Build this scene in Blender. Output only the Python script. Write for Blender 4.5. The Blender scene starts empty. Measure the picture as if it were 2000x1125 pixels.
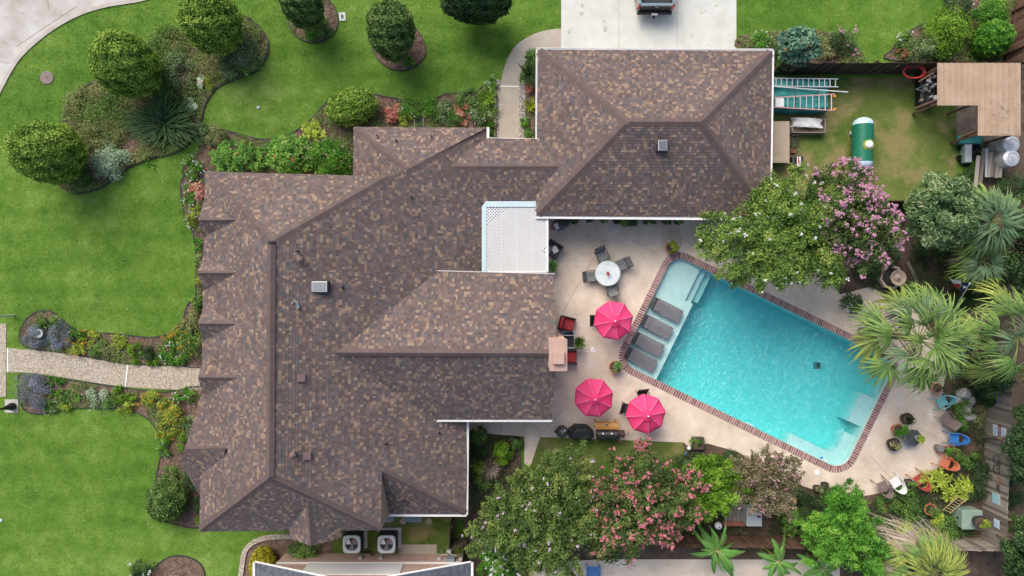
import bpy, bmesh, math, random
import numpy as np
from mathutils import Vector, Matrix
from mathutils.geometry import tessellate_polygon

# ------------------------------------------------------------------ camera, sky, sun, exposure
scene = bpy.context.scene
CAM_H = 36.0                      # drone height in metres, looking straight down
FPX = 1296.0                      # focal length in photo pixels (2000 px wide photo)
cam_d = bpy.data.cameras.new('camera'); cam = bpy.data.objects.new('camera', cam_d)
scene.collection.objects.link(cam); scene.camera = cam
cam.location = (0, 0, CAM_H); cam.rotation_euler = (0, 0, 0)
cam_d.sensor_width = 36.0; cam_d.lens = 36.0*FPX/2000.0
cam_d.clip_start = 0.5; cam_d.clip_end = 500

TO_SUN = Vector((-0.34, 0.60, 0.74)).normalized()
world = bpy.data.worlds.new('World'); scene.world = world; world.use_nodes = True
wn = world.node_tree; wn.nodes.clear()
sky = wn.nodes.new('ShaderNodeTexSky'); sky.sky_type = 'NISHITA'; sky.sun_disc = False
sky.sun_elevation = math.asin(TO_SUN.z); sky.sun_rotation = math.atan2(TO_SUN.x, TO_SUN.y)
sky.air_density = 1.0; sky.dust_density = 3.5; sky.ozone_density = 0.6
bgn = wn.nodes.new('ShaderNodeBackground'); bgn.inputs['Strength'].default_value = 0.125
wout = wn.nodes.new('ShaderNodeOutputWorld')
wn.links.new(sky.outputs[0], bgn.inputs['Color']); wn.links.new(bgn.outputs[0], wout.inputs['Surface'])
sun_d = bpy.data.lights.new('sun', 'SUN'); sun_o = bpy.data.objects.new('sun', sun_d)
scene.collection.objects.link(sun_o)
sun_d.energy = 1.7; sun_d.angle = math.radians(40); sun_d.color = (1.0, 0.95, 0.88)
sun_o.rotation_euler = TO_SUN.to_track_quat('Z', 'Y').to_euler(); sun_o.location = TO_SUN*60
vs = scene.view_settings; vs.view_transform = 'Standard'; vs.look = 'None'; vs.gamma = 1.0
vs.use_curve_mapping = False; vs.exposure = 0.70
scene.render.engine = 'CYCLES'
cy = scene.cycles
cy.use_denoising = True
cy.max_bounces = 8; cy.diffuse_bounces = 3; cy.glossy_bounces = 3; cy.transmission_bounces = 6
cy.transparent_max_bounces = 8; cy.sample_clamp_indirect = 6.0
cy.caustics_refractive = True; cy.caustics_reflective = False

# ------------------------------------------------------------------ helpers
rng = np.random.default_rng(11); random.seed(11)
COL = scene.collection
def P(px, py, z=0.0):
    k = (CAM_H-z)/FPX
    return Vector(((px-1000)*k, (562.5-py)*k, z))
def m(px, z=0.0): return px*(CAM_H-z)/FPX          # pixels -> metres at height z
def face(dx, dy): return math.atan2(-dx, -dy)      # rotation that turns +Y towards an image direction

class MB:
    def __init__(s): s.V = []; s.F = []; s.R = []; s.n = 0
    def add(s, verts, faces, rnd=0.5):
        v = np.asarray(verts, dtype=float).reshape(-1, 3)
        if isinstance(faces, np.ndarray):
            s.F.append(faces+s.n); s.R.append(np.broadcast_to(np.asarray(rnd, float), (len(faces),)))
        else:
            for f in faces:
                s.F.append(np.array([f])+s.n); s.R.append(np.array([float(rnd)]))
        s.V.append(v); s.n += len(v)
        return s
    def mesh(s, name, mat, smooth=False):
        me = bpy.data.meshes.new(name)
        V = np.concatenate(s.V); tot = np.concatenate([np.full(len(f), f.shape[1]) for f in s.F])
        idx = np.concatenate([f.ravel() for f in s.F]).astype(np.int32)
        st = np.concatenate([[0], np.cumsum(tot)[:-1]]).astype(np.int32)
        me.vertices.add(len(V)); me.vertices.foreach_set('co', V.astype(np.float32).ravel())
        me.loops.add(len(idx)); me.loops.foreach_set('vertex_index', idx)
        me.polygons.add(len(tot)); me.polygons.foreach_set('loop_start', st)
        me.update(calc_edges=True)
        me.polygons.foreach_set('use_smooth', np.full(len(tot), bool(smooth)))
        a = me.attributes.new('rnd', 'FLOAT', 'FACE')
        a.data.foreach_set('value', np.concatenate(s.R).astype(np.float32))
        me.materials.append(mat)
        return me
    def build(s, name, mat, parent=None, world=False, smooth=False, kind=None):
        return link(s.mesh(name, mat, smooth), name, parent, world, kind)

def link(me, name, parent=None, world=False, kind=None):
    o = bpy.data.objects.new(name, me); COL.objects.link(o)
    if parent is not None:
        o.parent = parent
        if world and parent.type == 'EMPTY':
            o.matrix_parent_inverse = Matrix.LocRotScale(parent.location, parent.rotation_euler, None).inverted()
    if kind: o['kind'] = kind
    return o
def tag(o, label, cat, group=None):
    o['label'] = label; o['category'] = cat
    if group: o['group'] = group
    return o
def thing(name, label, cat, loc=(0, 0, 0), rz=0.0, group=None):
    o = bpy.data.objects.new(name, None); COL.objects.link(o)
    o.location = loc; o.rotation_euler = (0, 0, rz); o.empty_display_size = 0.2
    return tag(o, label, cat, group)
def copy_tree(o, parent=None):
    c = o.copy(); COL.objects.link(c); c.parent = parent
    if parent is not None: c.matrix_parent_inverse = o.matrix_parent_inverse.copy()
    for ch in list(o.children): copy_tree(ch, c)
    return c
def dup(o, loc, rz=None, label=None, group=None):
    c = copy_tree(o); c.location = loc
    if rz is not None: c.rotation_euler = (0, 0, rz)
    if label: c['label'] = label
    if group: c['group'] = group
    return c

# --- shapes
BOXF = np.array([[0,3,2,1],[4,5,6,7],[0,1,5,4],[1,2,6,5],[2,3,7,6],[3,0,4,7]])
def xf(v, loc=(0,0,0), rz=0, rx=0, ry=0):
    M_ = Matrix.Translation(loc) @ Matrix.Rotation(rz,4,'Z') @ Matrix.Rotation(rx,4,'X') @ Matrix.Rotation(ry,4,'Y')
    a = np.array(M_); v = np.asarray(v, float)
    return v@a[:3,:3].T + a[:3,3]
def box(mb, c, s, rz=0, rx=0, ry=0, rnd=0.5, taper=1.0):
    x, y, z = s[0]/2, s[1]/2, s[2]/2; t = taper
    v = [(-x,-y,-z),(x,-y,-z),(x,y,-z),(-x,y,-z),(-x*t,-y*t,z),(x*t,-y*t,z),(x*t,y*t,z),(-x*t,y*t,z)]
    return mb.add(xf(v, c, rz, rx, ry), BOXF, rnd)
_bevc = {}
def bbox(mb, c, s, b=0.02, rz=0, rx=0, ry=0, rnd=0.5, seg=2):
    bm = bmesh.new(); bmesh.ops.create_cube(bm, size=1.0)
    for v in bm.verts: v.co = Vector((v.co.x*s[0], v.co.y*s[1], v.co.z*s[2]))
    bmesh.ops.bevel(bm, geom=bm.edges[:], offset=min(b, min(s)*0.45), segments=seg, affect='EDGES', profile=0.5)
    bm.verts.index_update()
    V = [tuple(v.co) for v in bm.verts]; F = [[v.index for v in f.verts] for f in bm.faces]; bm.free()
    return mb.add(xf(V, c, rz, rx, ry), F, rnd)
def tube(mb, pts, rad, n=8, rnd=0.5, caps=True):
    pts = [Vector(p) for p in pts]; k = len(pts)
    if np.isscalar(rad): rad = [rad]*k
    V = []; up = Vector((0.31, 0.17, 0.93))
    for i, p in enumerate(pts):
        d = (pts[min(i+1,k-1)]-pts[max(i-1,0)])
        d = d.normalized() if d.length > 1e-9 else Vector((0,0,1))
        a = d.cross(up)
        if a.length < 0.1: a = d.cross(Vector((1,0,0)))
        a.normalize(); b = d.cross(a)
        for j in range(n):
            t = 2*math.pi*j/n; V.append(p+(a*math.cos(t)+b*math.sin(t))*rad[i])
    F = []
    for i in range(k-1):
        for j in range(n):
            F.append([i*n+j, i*n+(j+1)%n, (i+1)*n+(j+1)%n, (i+1)*n+j])
    mb.add([tuple(v) for v in V], np.array(F), rnd)
    if caps:
        mb.add([tuple(v) for v in V[:n]], [list(range(n))], rnd); mb.add([tuple(v) for v in V[-n:]], [list(range(n))[::-1]], rnd)
    return mb
def lathe(mb, prof, n=20, c=(0,0,0), rnd=0.5, sx=1, sy=1, a0=0.0):
    V = []; F = []
    for r, z in prof:
        for j in range(n):
            t = 2*math.pi*j/n+a0; V.append((c[0]+sx*r*math.cos(t), c[1]+sy*r*math.sin(t), c[2]+z))
    for i in range(len(prof)-1):
        for j in range(n): F.append([i*n+j, i*n+(j+1)%n, (i+1)*n+(j+1)%n, (i+1)*n+j])
    return mb.add(V, np.array(F), rnd)
def prism(mb, poly, z0, z1, rnd=0.5, holes=(), bottom=False):
    """poly: 2D world points; top cap tessellated (with holes), sides."""
    loops = [[Vector((p[0], p[1], 0)) for p in L] for L in [poly]+list(holes)]
    flat = [p for L in loops for p in L]
    tris = tessellate_polygon(loops)
    V = [(p.x, p.y, z1) for p in flat]; F = []
    for t in tris:
        a, b, c = (flat[i] for i in t)
        F.append(list(t) if (b-a).cross(c-a).z > 0 else list(t)[::-1])
    mb.add(V, np.array(F), rnd)
    if bottom: mb.add([(p.x, p.y, z0) for p in flat], np.array([f[::-1] for f in F]), rnd)
    if z0 != z1:
        for L in loops:
            n = len(L); Vs = [(p.x,p.y,z0) for p in L]+[(p.x,p.y,z1) for p in L]
            mb.add(Vs, np.array([[i,(i+1)%n,n+(i+1)%n,n+i] for i in range(n)]), rnd)
    return mb
def smooth(pts, n=6, closed=True):
    out = []; k = len(pts); R_ = range(k) if closed else range(k-1)
    g = (lambda i: pts[i % k]) if closed else (lambda i: pts[min(max(i,0),k-1)])
    for i in R_:
        p0, p1, p2, p3 = g(i-1), g(i), g(i+1), g(i+2)
        for j in range(n):
            t = j/n
            out.append(tuple(0.5*((2*p1[a])+(-p0[a]+p2[a])*t+(2*p0[a]-5*p1[a]+4*p2[a]-p3[a])*t*t+(-p0[a]+3*p1[a]-3*p2[a]+p3[a])*t**3) for a in range(2)))
    if not closed: out.append(tuple(pts[-1]))
    return out
def inpoly(X, Y, poly):
    r = np.zeros(len(X), bool); n = len(poly); j = n-1
    for i in range(n):
        xi, yi = poly[i][0], poly[i][1]; xj, yj = poly[j][0], poly[j][1]
        c = ((yi > Y) != (yj > Y)) & (X < (xj-xi)*(Y-yi)/(yj-yi+1e-12)+xi)
        r ^= c; j = i
    return r
def W2(pts, z=0.0): return [tuple(P(x, y, z))[:2] for x, y in pts]

# --- materials
def mat(name, cols, rough=0.75, attr=False, nscale=4.0, ndetail=6, nmix=1.0, bump=0.0, bscale=60, transl=0.0, metal=0.0, spec=0.3, fine=0.0, coat=0.0, constant=False, stops=None, stretch=None, weather=0.0):
    """Procedural material. Colours come from a ramp driven by the per-face value 'rnd' (attr) or by noise; 'fine' adds a small-scale noise variation."""
    M_ = bpy.data.materials.new(name); M_.use_nodes = True; t = M_.node_tree; t.nodes.clear(); N = t.nodes.new; L = t.links.new
    out = N('ShaderNodeOutputMaterial'); b = N('ShaderNodeBsdfPrincipled')
    b.inputs['Roughness'].default_value = rough; b.inputs['Metallic'].default_value = metal
    b.inputs['Specular IOR Level'].default_value = spec; b.inputs['Coat Weight'].default_value = coat
    geo = N('ShaderNodeNewGeometry'); pos = geo.outputs['Position']
    if stretch:
        vm = N('ShaderNodeVectorMath'); vm.operation = 'MULTIPLY'; vm.inputs[1].default_value = stretch; L(pos, vm.inputs[0]); pos = vm.outputs[0]
    if attr:
        at = N('ShaderNodeAttribute'); at.attribute_name = 'rnd'; fac = at.outputs['Fac']
    else:
        nz = N('ShaderNodeTexNoise'); nz.inputs['Scale'].default_value = nscale; nz.inputs['Detail'].default_value = ndetail; nz.inputs['Roughness'].default_value = 0.62
        L(pos, nz.inputs['Vector'])
        mr = N('ShaderNodeMapRange'); mr.inputs[1].default_value = 0.5-0.22/nmix; mr.inputs[2].default_value = 0.5+0.22/nmix
        L(nz.outputs['Fac'], mr.inputs[0]); fac = mr.outputs[0]
    r = N('ShaderNodeValToRGB'); e = r.color_ramp.elements
    if constant: r.color_ramp.interpolation = 'CONSTANT'
    k = len(cols)
    while len(e) < k: e.new(0.5)
    for i, c in enumerate(cols):
        e[i].position = (stops[i] if stops else (i/max(k-1, 1) if not constant else i/k)); 
    for i, c in enumerate(cols): e[i].color = (*c, 1)
    if k == 1: e[0].color = (*cols[0], 1); e[1].color = (*cols[0], 1)
    L(fac, r.inputs[0]); colr = r.outputs[0]
    if fine > 0:
        n2 = N('ShaderNodeTexNoise'); n2.inputs['Scale'].default_value = 38; n2.inputs['Detail'].default_value = 5; L(pos, n2.inputs['Vector'])
        m2 = N('ShaderNodeMapRange'); m2.inputs[1].default_value = 0.3; m2.inputs[2].default_value = 0.7; m2.inputs[3].default_value = 1-fine; m2.inputs[4].default_value = 1+fine
        L(n2.outputs['Fac'], m2.inputs[0]); hv = N('ShaderNodeHueSaturation'); L(colr, hv.inputs['Color']); L(m2.outputs[0], hv.inputs['Value']); colr = hv.outputs[0]
    if weather > 0:     # large soft patches of fading and grime
        n4 = N('ShaderNodeTexNoise'); n4.inputs['Scale'].default_value = 0.38; n4.inputs['Detail'].default_value = 7; n4.inputs['Roughness'].default_value = 0.6; L(pos, n4.inputs['Vector'])
        m4 = N('ShaderNodeMapRange'); m4.inputs[1].default_value = 0.32; m4.inputs[2].default_value = 0.68; m4.inputs[3].default_value = 1-weather; m4.inputs[4].default_value = 1+weather
        L(n4.outputs['Fac'], m4.inputs[0]); h4 = N('ShaderNodeHueSaturation'); L(colr, h4.inputs['Color']); L(m4.outputs[0], h4.inputs['Value']); colr = h4.outputs[0]
    L(colr, b.inputs['Base Color'])
    if bump > 0:
        n3 = N('ShaderNodeTexNoise'); n3.inputs['Scale'].default_value = bscale; n3.inputs['Detail'].default_value = 4; L(pos, n3.inputs['Vector'])
        bp = N('ShaderNodeBump'); bp.inputs['Strength'].default_value = bump; bp.inputs['Distance'].default_value = 0.03; L(n3.outputs['Fac'], bp.inputs['Height']); L(bp.outputs[0], b.inputs['Normal'])
    if transl > 0:
        tr = N('ShaderNodeBsdfTranslucent'); L(colr, tr.inputs['Color']); mx = N('ShaderNodeMixShader'); mx.inputs[0].default_value = transl
        L(b.outputs[0], mx.inputs[1]); L(tr.outputs[0], mx.inputs[2]); L(mx.outputs[0], out.inputs['Surface'])
    else: L(b.outputs[0], out.inputs['Surface'])
    return M_
def fol(name, cols): return mat(name, cols, attr=True, rough=0.55, spec=0.25, transl=0.22)

K = {}
K['shingle'] = mat('asphalt_shingle', [(0.130,0.093,0.085),(0.152,0.111,0.101),(0.172,0.128,0.117),(0.096,0.084,0.085),(0.120,0.107,0.108),(0.228,0.160,0.116),(0.285,0.203,0.146)],
    attr=True, constant=True, stops=[0,0.24,0.46,0.60,0.71,0.84,0.93], rough=0.95, spec=0.1, fine=0.14, bump=0.25, bscale=180, weather=0.09)
K['ridge'] = mat('ridge_cap_shingle', [(0.120,0.088,0.082),(0.140,0.104,0.098)], attr=True, rough=0.95, spec=0.1, fine=0.12, bump=0.25, bscale=150)
K['felt'] = mat('roof_deck', [(0.06,0.045,0.04),(0.08,0.06,0.05)], rough=0.95)
K['white_paint'] = mat('white_paint', [(0.74,0.72,0.69),(0.80,0.79,0.77)], rough=0.5, nscale=3)
K['white_vinyl'] = mat('white_vinyl', [(0.70,0.70,0.69),(0.76,0.76,0.75)], rough=0.45, nscale=6)
K['wall_brick'] = mat('tan_brick_wall', [(0.34,0.22,0.15),(0.42,0.30,0.22)], rough=0.9, nscale=7, fine=0.15)
K['concrete'] = mat('pale_concrete', [(0.47,0.475,0.43),(0.545,0.55,0.50),(0.59,0.595,0.55)], rough=0.9, nscale=1.1, ndetail=9, fine=0.05, bump=0.08)
K['street'] = mat('street_concrete', [(0.27,0.23,0.20),(0.40,0.365,0.33),(0.49,0.465,0.43),(0.56,0.545,0.51)], rough=0.92, nscale=0.55, ndetail=10, nmix=1.1, fine=0.08, bump=0.12)
K['kerb'] = mat('kerb_concrete', [(0.38,0.33,0.28),(0.50,0.47,0.43)], rough=0.9, nscale=1.5, fine=0.08)
K['walk'] = mat('tan_walk', [(0.36,0.31,0.25),(0.44,0.39,0.32)], rough=0.9, nscale=1.5, ndetail=8, fine=0.05)
K['deck'] = mat('pool_deck', [(0.50,0.405,0.31),(0.60,0.50,0.395),(0.66,0.555,0.445),(0.71,0.615,0.505),(0.78,0.70,0.58)], weather=0.07, rough=0.85, nscale=0.9, ndetail=12, nmix=1.05, fine=0.07, bump=0.06, stops=[0,0.3,0.6,0.82,1])
K['aggregate'] = mat('aggregate_path', [(0.22,0.175,0.13),(0.40,0.34,0.26),(0.54,0.49,0.41)], rough=0.95, nscale=15, ndetail=4, nmix=1.6, fine=0.25, bump=0.4)
K['mulch'] = mat('mulch_soil', [(0.10,0.062,0.045),(0.17,0.115,0.085),(0.25,0.175,0.13)], rough=1.0, nscale=3.5, ndetail=10, nmix=1.2, fine=0.3, bump=0.6, bscale=40)
K['chip'] = mat('mulch_chip', [(0.09,0.05,0.035),(0.18,0.115,0.08),(0.28,0.19,0.13),(0.36,0.26,0.18)], attr=True, rough=1.0)
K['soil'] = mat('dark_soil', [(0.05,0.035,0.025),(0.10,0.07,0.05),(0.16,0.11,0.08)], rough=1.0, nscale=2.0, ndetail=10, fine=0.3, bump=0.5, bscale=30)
K['dirt'] = mat('bare_dirt', [(0.14,0.105,0.08),(0.25,0.19,0.14),(0.32,0.25,0.18)], rough=1.0, nscale=2.0, ndetail=10, fine=0.2, bump=0.4, bscale=40)
K['rock'] = mat('white_rock', [(0.20,0.18,0.16),(0.45,0.42,0.38),(0.66,0.63,0.58)], attr=True, rough=0.9)
K['black'] = mat('black_metal', [(0.012,0.012,0.013),(0.02,0.02,0.021)], rough=0.4, nscale=8, spec=0.5)
K['dark'] = mat('dark_grey', [(0.03,0.03,0.032),(0.05,0.05,0.053)], rough=0.6, nscale=8)
K['grey'] = mat('mid_grey', [(0.17,0.17,0.175),(0.22,0.22,0.225)], rough=0.6, nscale=8)
K['lightgrey'] = mat('light_grey', [(0.40,0.42,0.42),(0.48,0.50,0.50)], rough=0.5, nscale=6)
K['alu'] = mat('aluminium', [(0.62,0.63,0.64),(0.74,0.75,0.76)], rough=0.38, metal=0.5, nscale=9)
K['brown_metal'] = mat('brown_metal', [(0.14,0.085,0.085),(0.18,0.115,0.115)], rough=0.6, nscale=10)
K['wood'] = mat('weathered_wood', [(0.14,0.115,0.095),(0.24,0.205,0.17),(0.36,0.315,0.265)], attr=True, rough=0.9, fine=0.25, bump=0.3, stretch=(1,1,1))
K['wood_dark'] = mat('dark_fence_wood', [(0.035,0.024,0.018),(0.07,0.046,0.034),(0.11,0.075,0.055)], attr=True, rough=0.95, fine=0.3, bump=0.3)
K['wood_brown'] = mat('brown_fence_wood', [(0.075,0.042,0.028),(0.13,0.075,0.05),(0.19,0.115,0.078)], attr=True, rough=0.95, fine=0.3, bump=0.3)
K['pine'] = mat('varnished_pine', [(0.45,0.22,0.06),(0.60,0.33,0.11),(0.70,0.42,0.16)], attr=True, rough=0.5, fine=0.25)
K['terracotta'] = mat('terracotta', [(0.38,0.15,0.10),(0.48,0.21,0.14)], rough=0.85, nscale=7)
K['pink'] = mat('hot_pink_canvas', [(0.84,0.050,0.185),(0.92,0.090,0.25)], attr=True, rough=0.85, transl=0.25, fine=0.04)
K['trunk'] = mat('bark', [(0.10,0.075,0.055),(0.19,0.15,0.115),(0.27,0.22,0.17)], rough=0.95, nscale=9, bump=0.5, bscale=30)
K['petiole'] = mat('petiole', [(0.20,0.26,0.07),(0.32,0.36,0.12)], rough=0.6, nscale=5)
K['glass'] = mat('frosted_table_glass', [(0.50,0.58,0.57),(0.62,0.69,0.68),(0.72,0.76,0.75)], rough=0.12, nscale=2.2, spec=0.6, coat=0.3)
F = {}
F['topiary'] = fol('topiary_leaf', [(0.082,0.169,0.024),(0.165,0.315,0.041),(0.317,0.460,0.071),(0.578,0.600,0.143)])
F['topiary_d'] = fol('dark_topiary_leaf', [(0.046,0.102,0.026),(0.093,0.178,0.042),(0.174,0.274,0.066),(0.325,0.399,0.113)])
F['crape'] = fol('crape_leaf', [(0.049,0.091,0.022),(0.103,0.176,0.038),(0.188,0.270,0.061),(0.341,0.380,0.102)])
F['crape_w'] = fol('white_crape_leaf', [(0.054,0.120,0.021),(0.129,0.232,0.039),(0.229,0.346,0.066),(0.385,0.465,0.106)])
F['crape_p'] = fol('pink_crape_leaf', [(0.039,0.070,0.018),(0.080,0.133,0.032),(0.151,0.220,0.055),(0.268,0.282,0.094)])
F['mauve'] = fol('mauve_leaf', [(0.104,0.090,0.052),(0.170,0.154,0.078),(0.246,0.226,0.113),(0.377,0.290,0.192)])
F['lime'] = fol('lime_leaf', [(0.059,0.146,0.009),(0.127,0.264,0.020),(0.215,0.391,0.029),(0.323,0.489,0.059)])
F['bright'] = fol('bright_leaf', [(0.038,0.138,0.013),(0.083,0.249,0.023),(0.153,0.374,0.039),(0.267,0.469,0.067)])
F['mid'] = fol('mid_green_leaf', [(0.045,0.113,0.024),(0.100,0.217,0.040),(0.181,0.330,0.064),(0.307,0.452,0.112)])
F['dark'] = fol('dark_green_leaf', [(0.017,0.049,0.017),(0.038,0.087,0.026),(0.072,0.138,0.043),(0.131,0.210,0.072)])
F['silver'] = fol('silver_leaf', [(0.193,0.304,0.166),(0.331,0.469,0.276),(0.469,0.600,0.386),(0.600,0.600,0.524)])
F['loquat'] = fol('grey_green_leaf', [(0.054,0.115,0.042),(0.131,0.222,0.082),(0.277,0.382,0.163),(0.507,0.528,0.326)])
F['bluegreen'] = fol('blue_green_leaf', [(0.058,0.136,0.093),(0.116,0.234,0.151),(0.197,0.357,0.220),(0.290,0.493,0.278)])
F['greyblue'] = fol('grey_blue_leaf', [(0.101,0.127,0.141),(0.183,0.216,0.240),(0.284,0.323,0.358),(0.406,0.431,0.543)])
F['olive'] = fol('olive_leaf', [(0.131,0.155,0.057),(0.228,0.252,0.091),(0.326,0.351,0.132),(0.435,0.439,0.203)])
F['yellow'] = fol('yellow_green_leaf', [(0.138,0.207,0.021),(0.253,0.345,0.034),(0.391,0.483,0.057),(0.529,0.598,0.115)])
F['hedge'] = fol('glossy_hedge_leaf', [(0.028,0.095,0.012),(0.068,0.180,0.020),(0.125,0.285,0.034),(0.27,0.41,0.07)])
F['gold'] = fol('golden_leaf', [(0.253,0.253,0.014),(0.391,0.368,0.021),(0.506,0.460,0.034),(0.598,0.552,0.069)])
F['red'] = fol('red_leaf', [(0.174,0.051,0.043),(0.319,0.087,0.065),(0.435,0.189,0.131),(0.522,0.362,0.217)])
F['dry'] = fol('dry_leaf', [(0.230,0.172,0.127),(0.345,0.276,0.218),(0.460,0.391,0.322),(0.575,0.517,0.448)])
F['palm'] = fol('palm_leaf', [(0.055,0.123,0.037),(0.117,0.217,0.054),(0.232,0.348,0.085),(0.465,0.480,0.122)])
F['palm_y'] = fol('yellowing_palm_leaf', [(0.088,0.144,0.038),(0.200,0.274,0.063),(0.376,0.418,0.090),(0.432,0.450,0.115)])
F['palm_g'] = fol('grey_green_palm_leaf', [(0.061,0.128,0.068),(0.111,0.198,0.099),(0.173,0.268,0.123),(0.271,0.357,0.161)])
F['banana'] = fol('banana_leaf', [(0.065,0.203,0.036),(0.109,0.290,0.051),(0.160,0.377,0.072),(0.435,0.580,0.145)])
def flow(name, c1, c2): return mat(name, [c1, c2], attr=True, rough=0.7, transl=0.2)
FL = dict(white=flow('white_petal', (0.66,0.66,0.62), (0.82,0.82,0.80)), pink=flow('pink_petal', (0.56,0.25,0.38), (0.72,0.42,0.54)),
    hotpink=flow('coral_pink_petal', (0.50,0.13,0.16), (0.68,0.27,0.30)), orange=flow('orange_petal', (0.70,0.25,0.02), (0.82,0.42,0.04)),
    purple=flow('purple_petal', (0.16,0.15,0.42), (0.30,0.28,0.58)), red=flow('red_petal', (0.50,0.04,0.04), (0.65,0.12,0.10)),
    lilac=flow('lilac_petal', (0.55,0.40,0.52), (0.72,0.60,0.70)), blush=flow('blush_petal', (0.45,0.22,0.24), (0.60,0.36,0.38)))
# ------------------------------------------------------------------ setting: ground, paths, beds, pool deck
POOL_O = P(1211.6, 708.2); POOL_A = -math.atan2(0.4384, 0.8988)      # pool corner and direction in plan
PU = Vector((math.cos(POOL_A), math.sin(POOL_A))); PV = Vector((-PU.y, PU.x))
PL, PW = 484.2/36, 236.0/36
def pw(u, v, z=0): return Vector((POOL_O.x+PU.x*u+PV.x*v, POOL_O.y+PU.y*u+PV.y*v, z))
def pool_outline(off=0.0, seg=9):
    rad = [0.72+off, 0.85+off, 0.72+off, 0.72+off]; c = [(-off,-off),(PL+off,-off),(PL+off,PW+off),(-off,PW+off)]
    out = []
    for (cx, cy), r, a0, sx, sy in zip(c, rad, (180,270,0,90), (1,-1,-1,1), (1,1,-1,-1)):
        ox, oy = cx+sx*r, cy+sy*r
        for i in range(seg+1):
            a = math.radians(a0+90*i/seg); p = pw(ox+r*math.cos(a), oy+r*math.sin(a)); out.append((p.x, p.y))
    return out
HOLE = pool_outline(0.18)

def grass_mat(name, stops, dry):
    M_ = bpy.data.materials.new(name); M_.use_nodes = True; t = M_.node_tree; t.nodes.clear(); N = t.nodes.new; L = t.links.new
    out = N('ShaderNodeOutputMaterial'); b = N('ShaderNodeBsdfPrincipled'); b.inputs['Roughness'].default_value = 0.8; b.inputs['Specular IOR Level'].default_value = 0.15
    geo = N('ShaderNodeNewGeometry'); pos = geo.outputs['Position']
    def nz(scale, det, lo, hi, r=0.6):
        n = N('ShaderNodeTexNoise'); n.inputs['Scale'].default_value = scale; n.inputs['Detail'].default_value = det; n.inputs['Roughness'].default_value = r; L(pos, n.inputs['Vector'])
        q = N('ShaderNodeMapRange'); q.inputs[1].default_value = lo; q.inputs[2].default_value = hi; L(n.outputs['Fac'], q.inputs[0]); return q.outputs[0]
    def math_(op, a, b_, clamp=False):
        n = N('ShaderNodeMath'); n.operation = op; n.use_clamp = clamp
        for i, x in enumerate((a, b_)):
            if isinstance(x, float): n.inputs[i].default_value = x
            else: L(x, n.inputs[i])
        return n.outputs[0]
    at = N('ShaderNodeAttribute'); at.attribute_name = 'rnd'
    big = nz(0.16, 5, 0.30, 0.70); med = nz(1.4, 7, 0.30, 0.70); fin = nz(9.0, 6, 0.32, 0.68, 0.8)
    f = math_('ADD', math_('MULTIPLY', big, 0.40), math_('ADD', math_('MULTIPLY', med, 0.24), math_('ADD', math_('MULTIPLY', fin, 0.20), math_('MULTIPLY', at.outputs['Fac'], 0.22))))
    wv = N('ShaderNodeTexWave'); wv.bands_direction = 'Y'; wv.inputs['Scale'].default_value = 0.22; wv.inputs['Distortion'].default_value = 1.6; wv.inputs['Detail'].default_value = 3; wv.inputs['Detail Scale'].default_value = 0.6; L(pos, wv.inputs['Vector'])
    f = math_('ADD', f, math_('MULTIPLY', wv.outputs['Fac'], 0.07))          # faint mowing passes
    r = N('ShaderNodeValToRGB'); e = r.color_ramp.elements
    while len(e) < len(stops): e.new(0.5)
    for i, (p, c) in enumerate(stops): e[i].position = p
    for i, (p, c) in enumerate(stops): e[i].color = (*c, 1)
    L(f, r.inputs[0])
    dm = nz(0.55, 7, *dry); mx = N('ShaderNodeMix'); mx.data_type = 'RGBA'; L(math_('MULTIPLY', dm, 0.85, True), mx.inputs[0])
    L(r.outputs[0], mx.inputs[6]); mx.inputs[7].default_value = (0.30, 0.25, 0.11, 1)
    L(mx.outputs[2], b.inputs['Base Color'])
    tr = N('ShaderNodeBsdfTranslucent'); L(mx.outputs[2], tr.inputs['Color']); ms = N('ShaderNodeMixShader'); ms.inputs[0].default_value = 0.12
    L(b.outputs[0], ms.inputs[1]); L(tr.outputs[0], ms.inputs[2]); L(ms.outputs[0], out.inputs['Surface'])
    return M_
K['grass'] = grass_mat('lawn_grass', [(0.18,(0.041,0.104,0.012)),(0.42,(0.083,0.184,0.020)),(0.62,(0.136,0.252,0.034)),(0.86,(0.245,0.365,0.082))], (0.68,0.98))
K['grass_dry'] = grass_mat('dry_lawn_grass', [(0.22,(0.060,0.115,0.018)),(0.45,(0.11,0.17,0.032)),(0.65,(0.165,0.215,0.052)),(0.85,(0.26,0.27,0.09))], (0.48,0.60))

NONLAWN = []                                    # world polygons where no blades grow
def sheet(name, pts, mt, z, thick=0.0, holes=(), nonlawn=True, world=False):
    poly = pts if world else W2(pts)
    mb = prism(MB(), poly, z-thick, z, holes=holes); o = mb.build(name, mt, kind='structure')
    if nonlawn: NONLAWN.append(poly)
    return o
def edging(parent, pts, w=0.05, z=0.07, mt=None, world=False):
    p = pts if world else W2(pts); mb = MB(); n = len(p)
    V = []
    for i in range(n):
        a = Vector(p[max(i-1,0)]); b = Vector(p[min(i+1,n-1)]); d = (b-a).normalized() if (b-a).length > 1e-6 else Vector((1,0)); q = Vector((-d.y, d.x))*w/2
        V += [(p[i][0]-q.x,p[i][1]-q.y,0),(p[i][0]+q.x,p[i][1]+q.y,0),(p[i][0]+q.x,p[i][1]+q.y,z),(p[i][0]-q.x,p[i][1]-q.y,z)]
    Fc = []
    for i in range(n-1):
        for j in range(4): Fc.append([i*4+j, i*4+(j+1)%4, i*4+4+(j+1)%4, i*4+4+j])
    mb.add(V, np.array(Fc)); return mb.build('edging', mt or K['dark'], parent)

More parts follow.
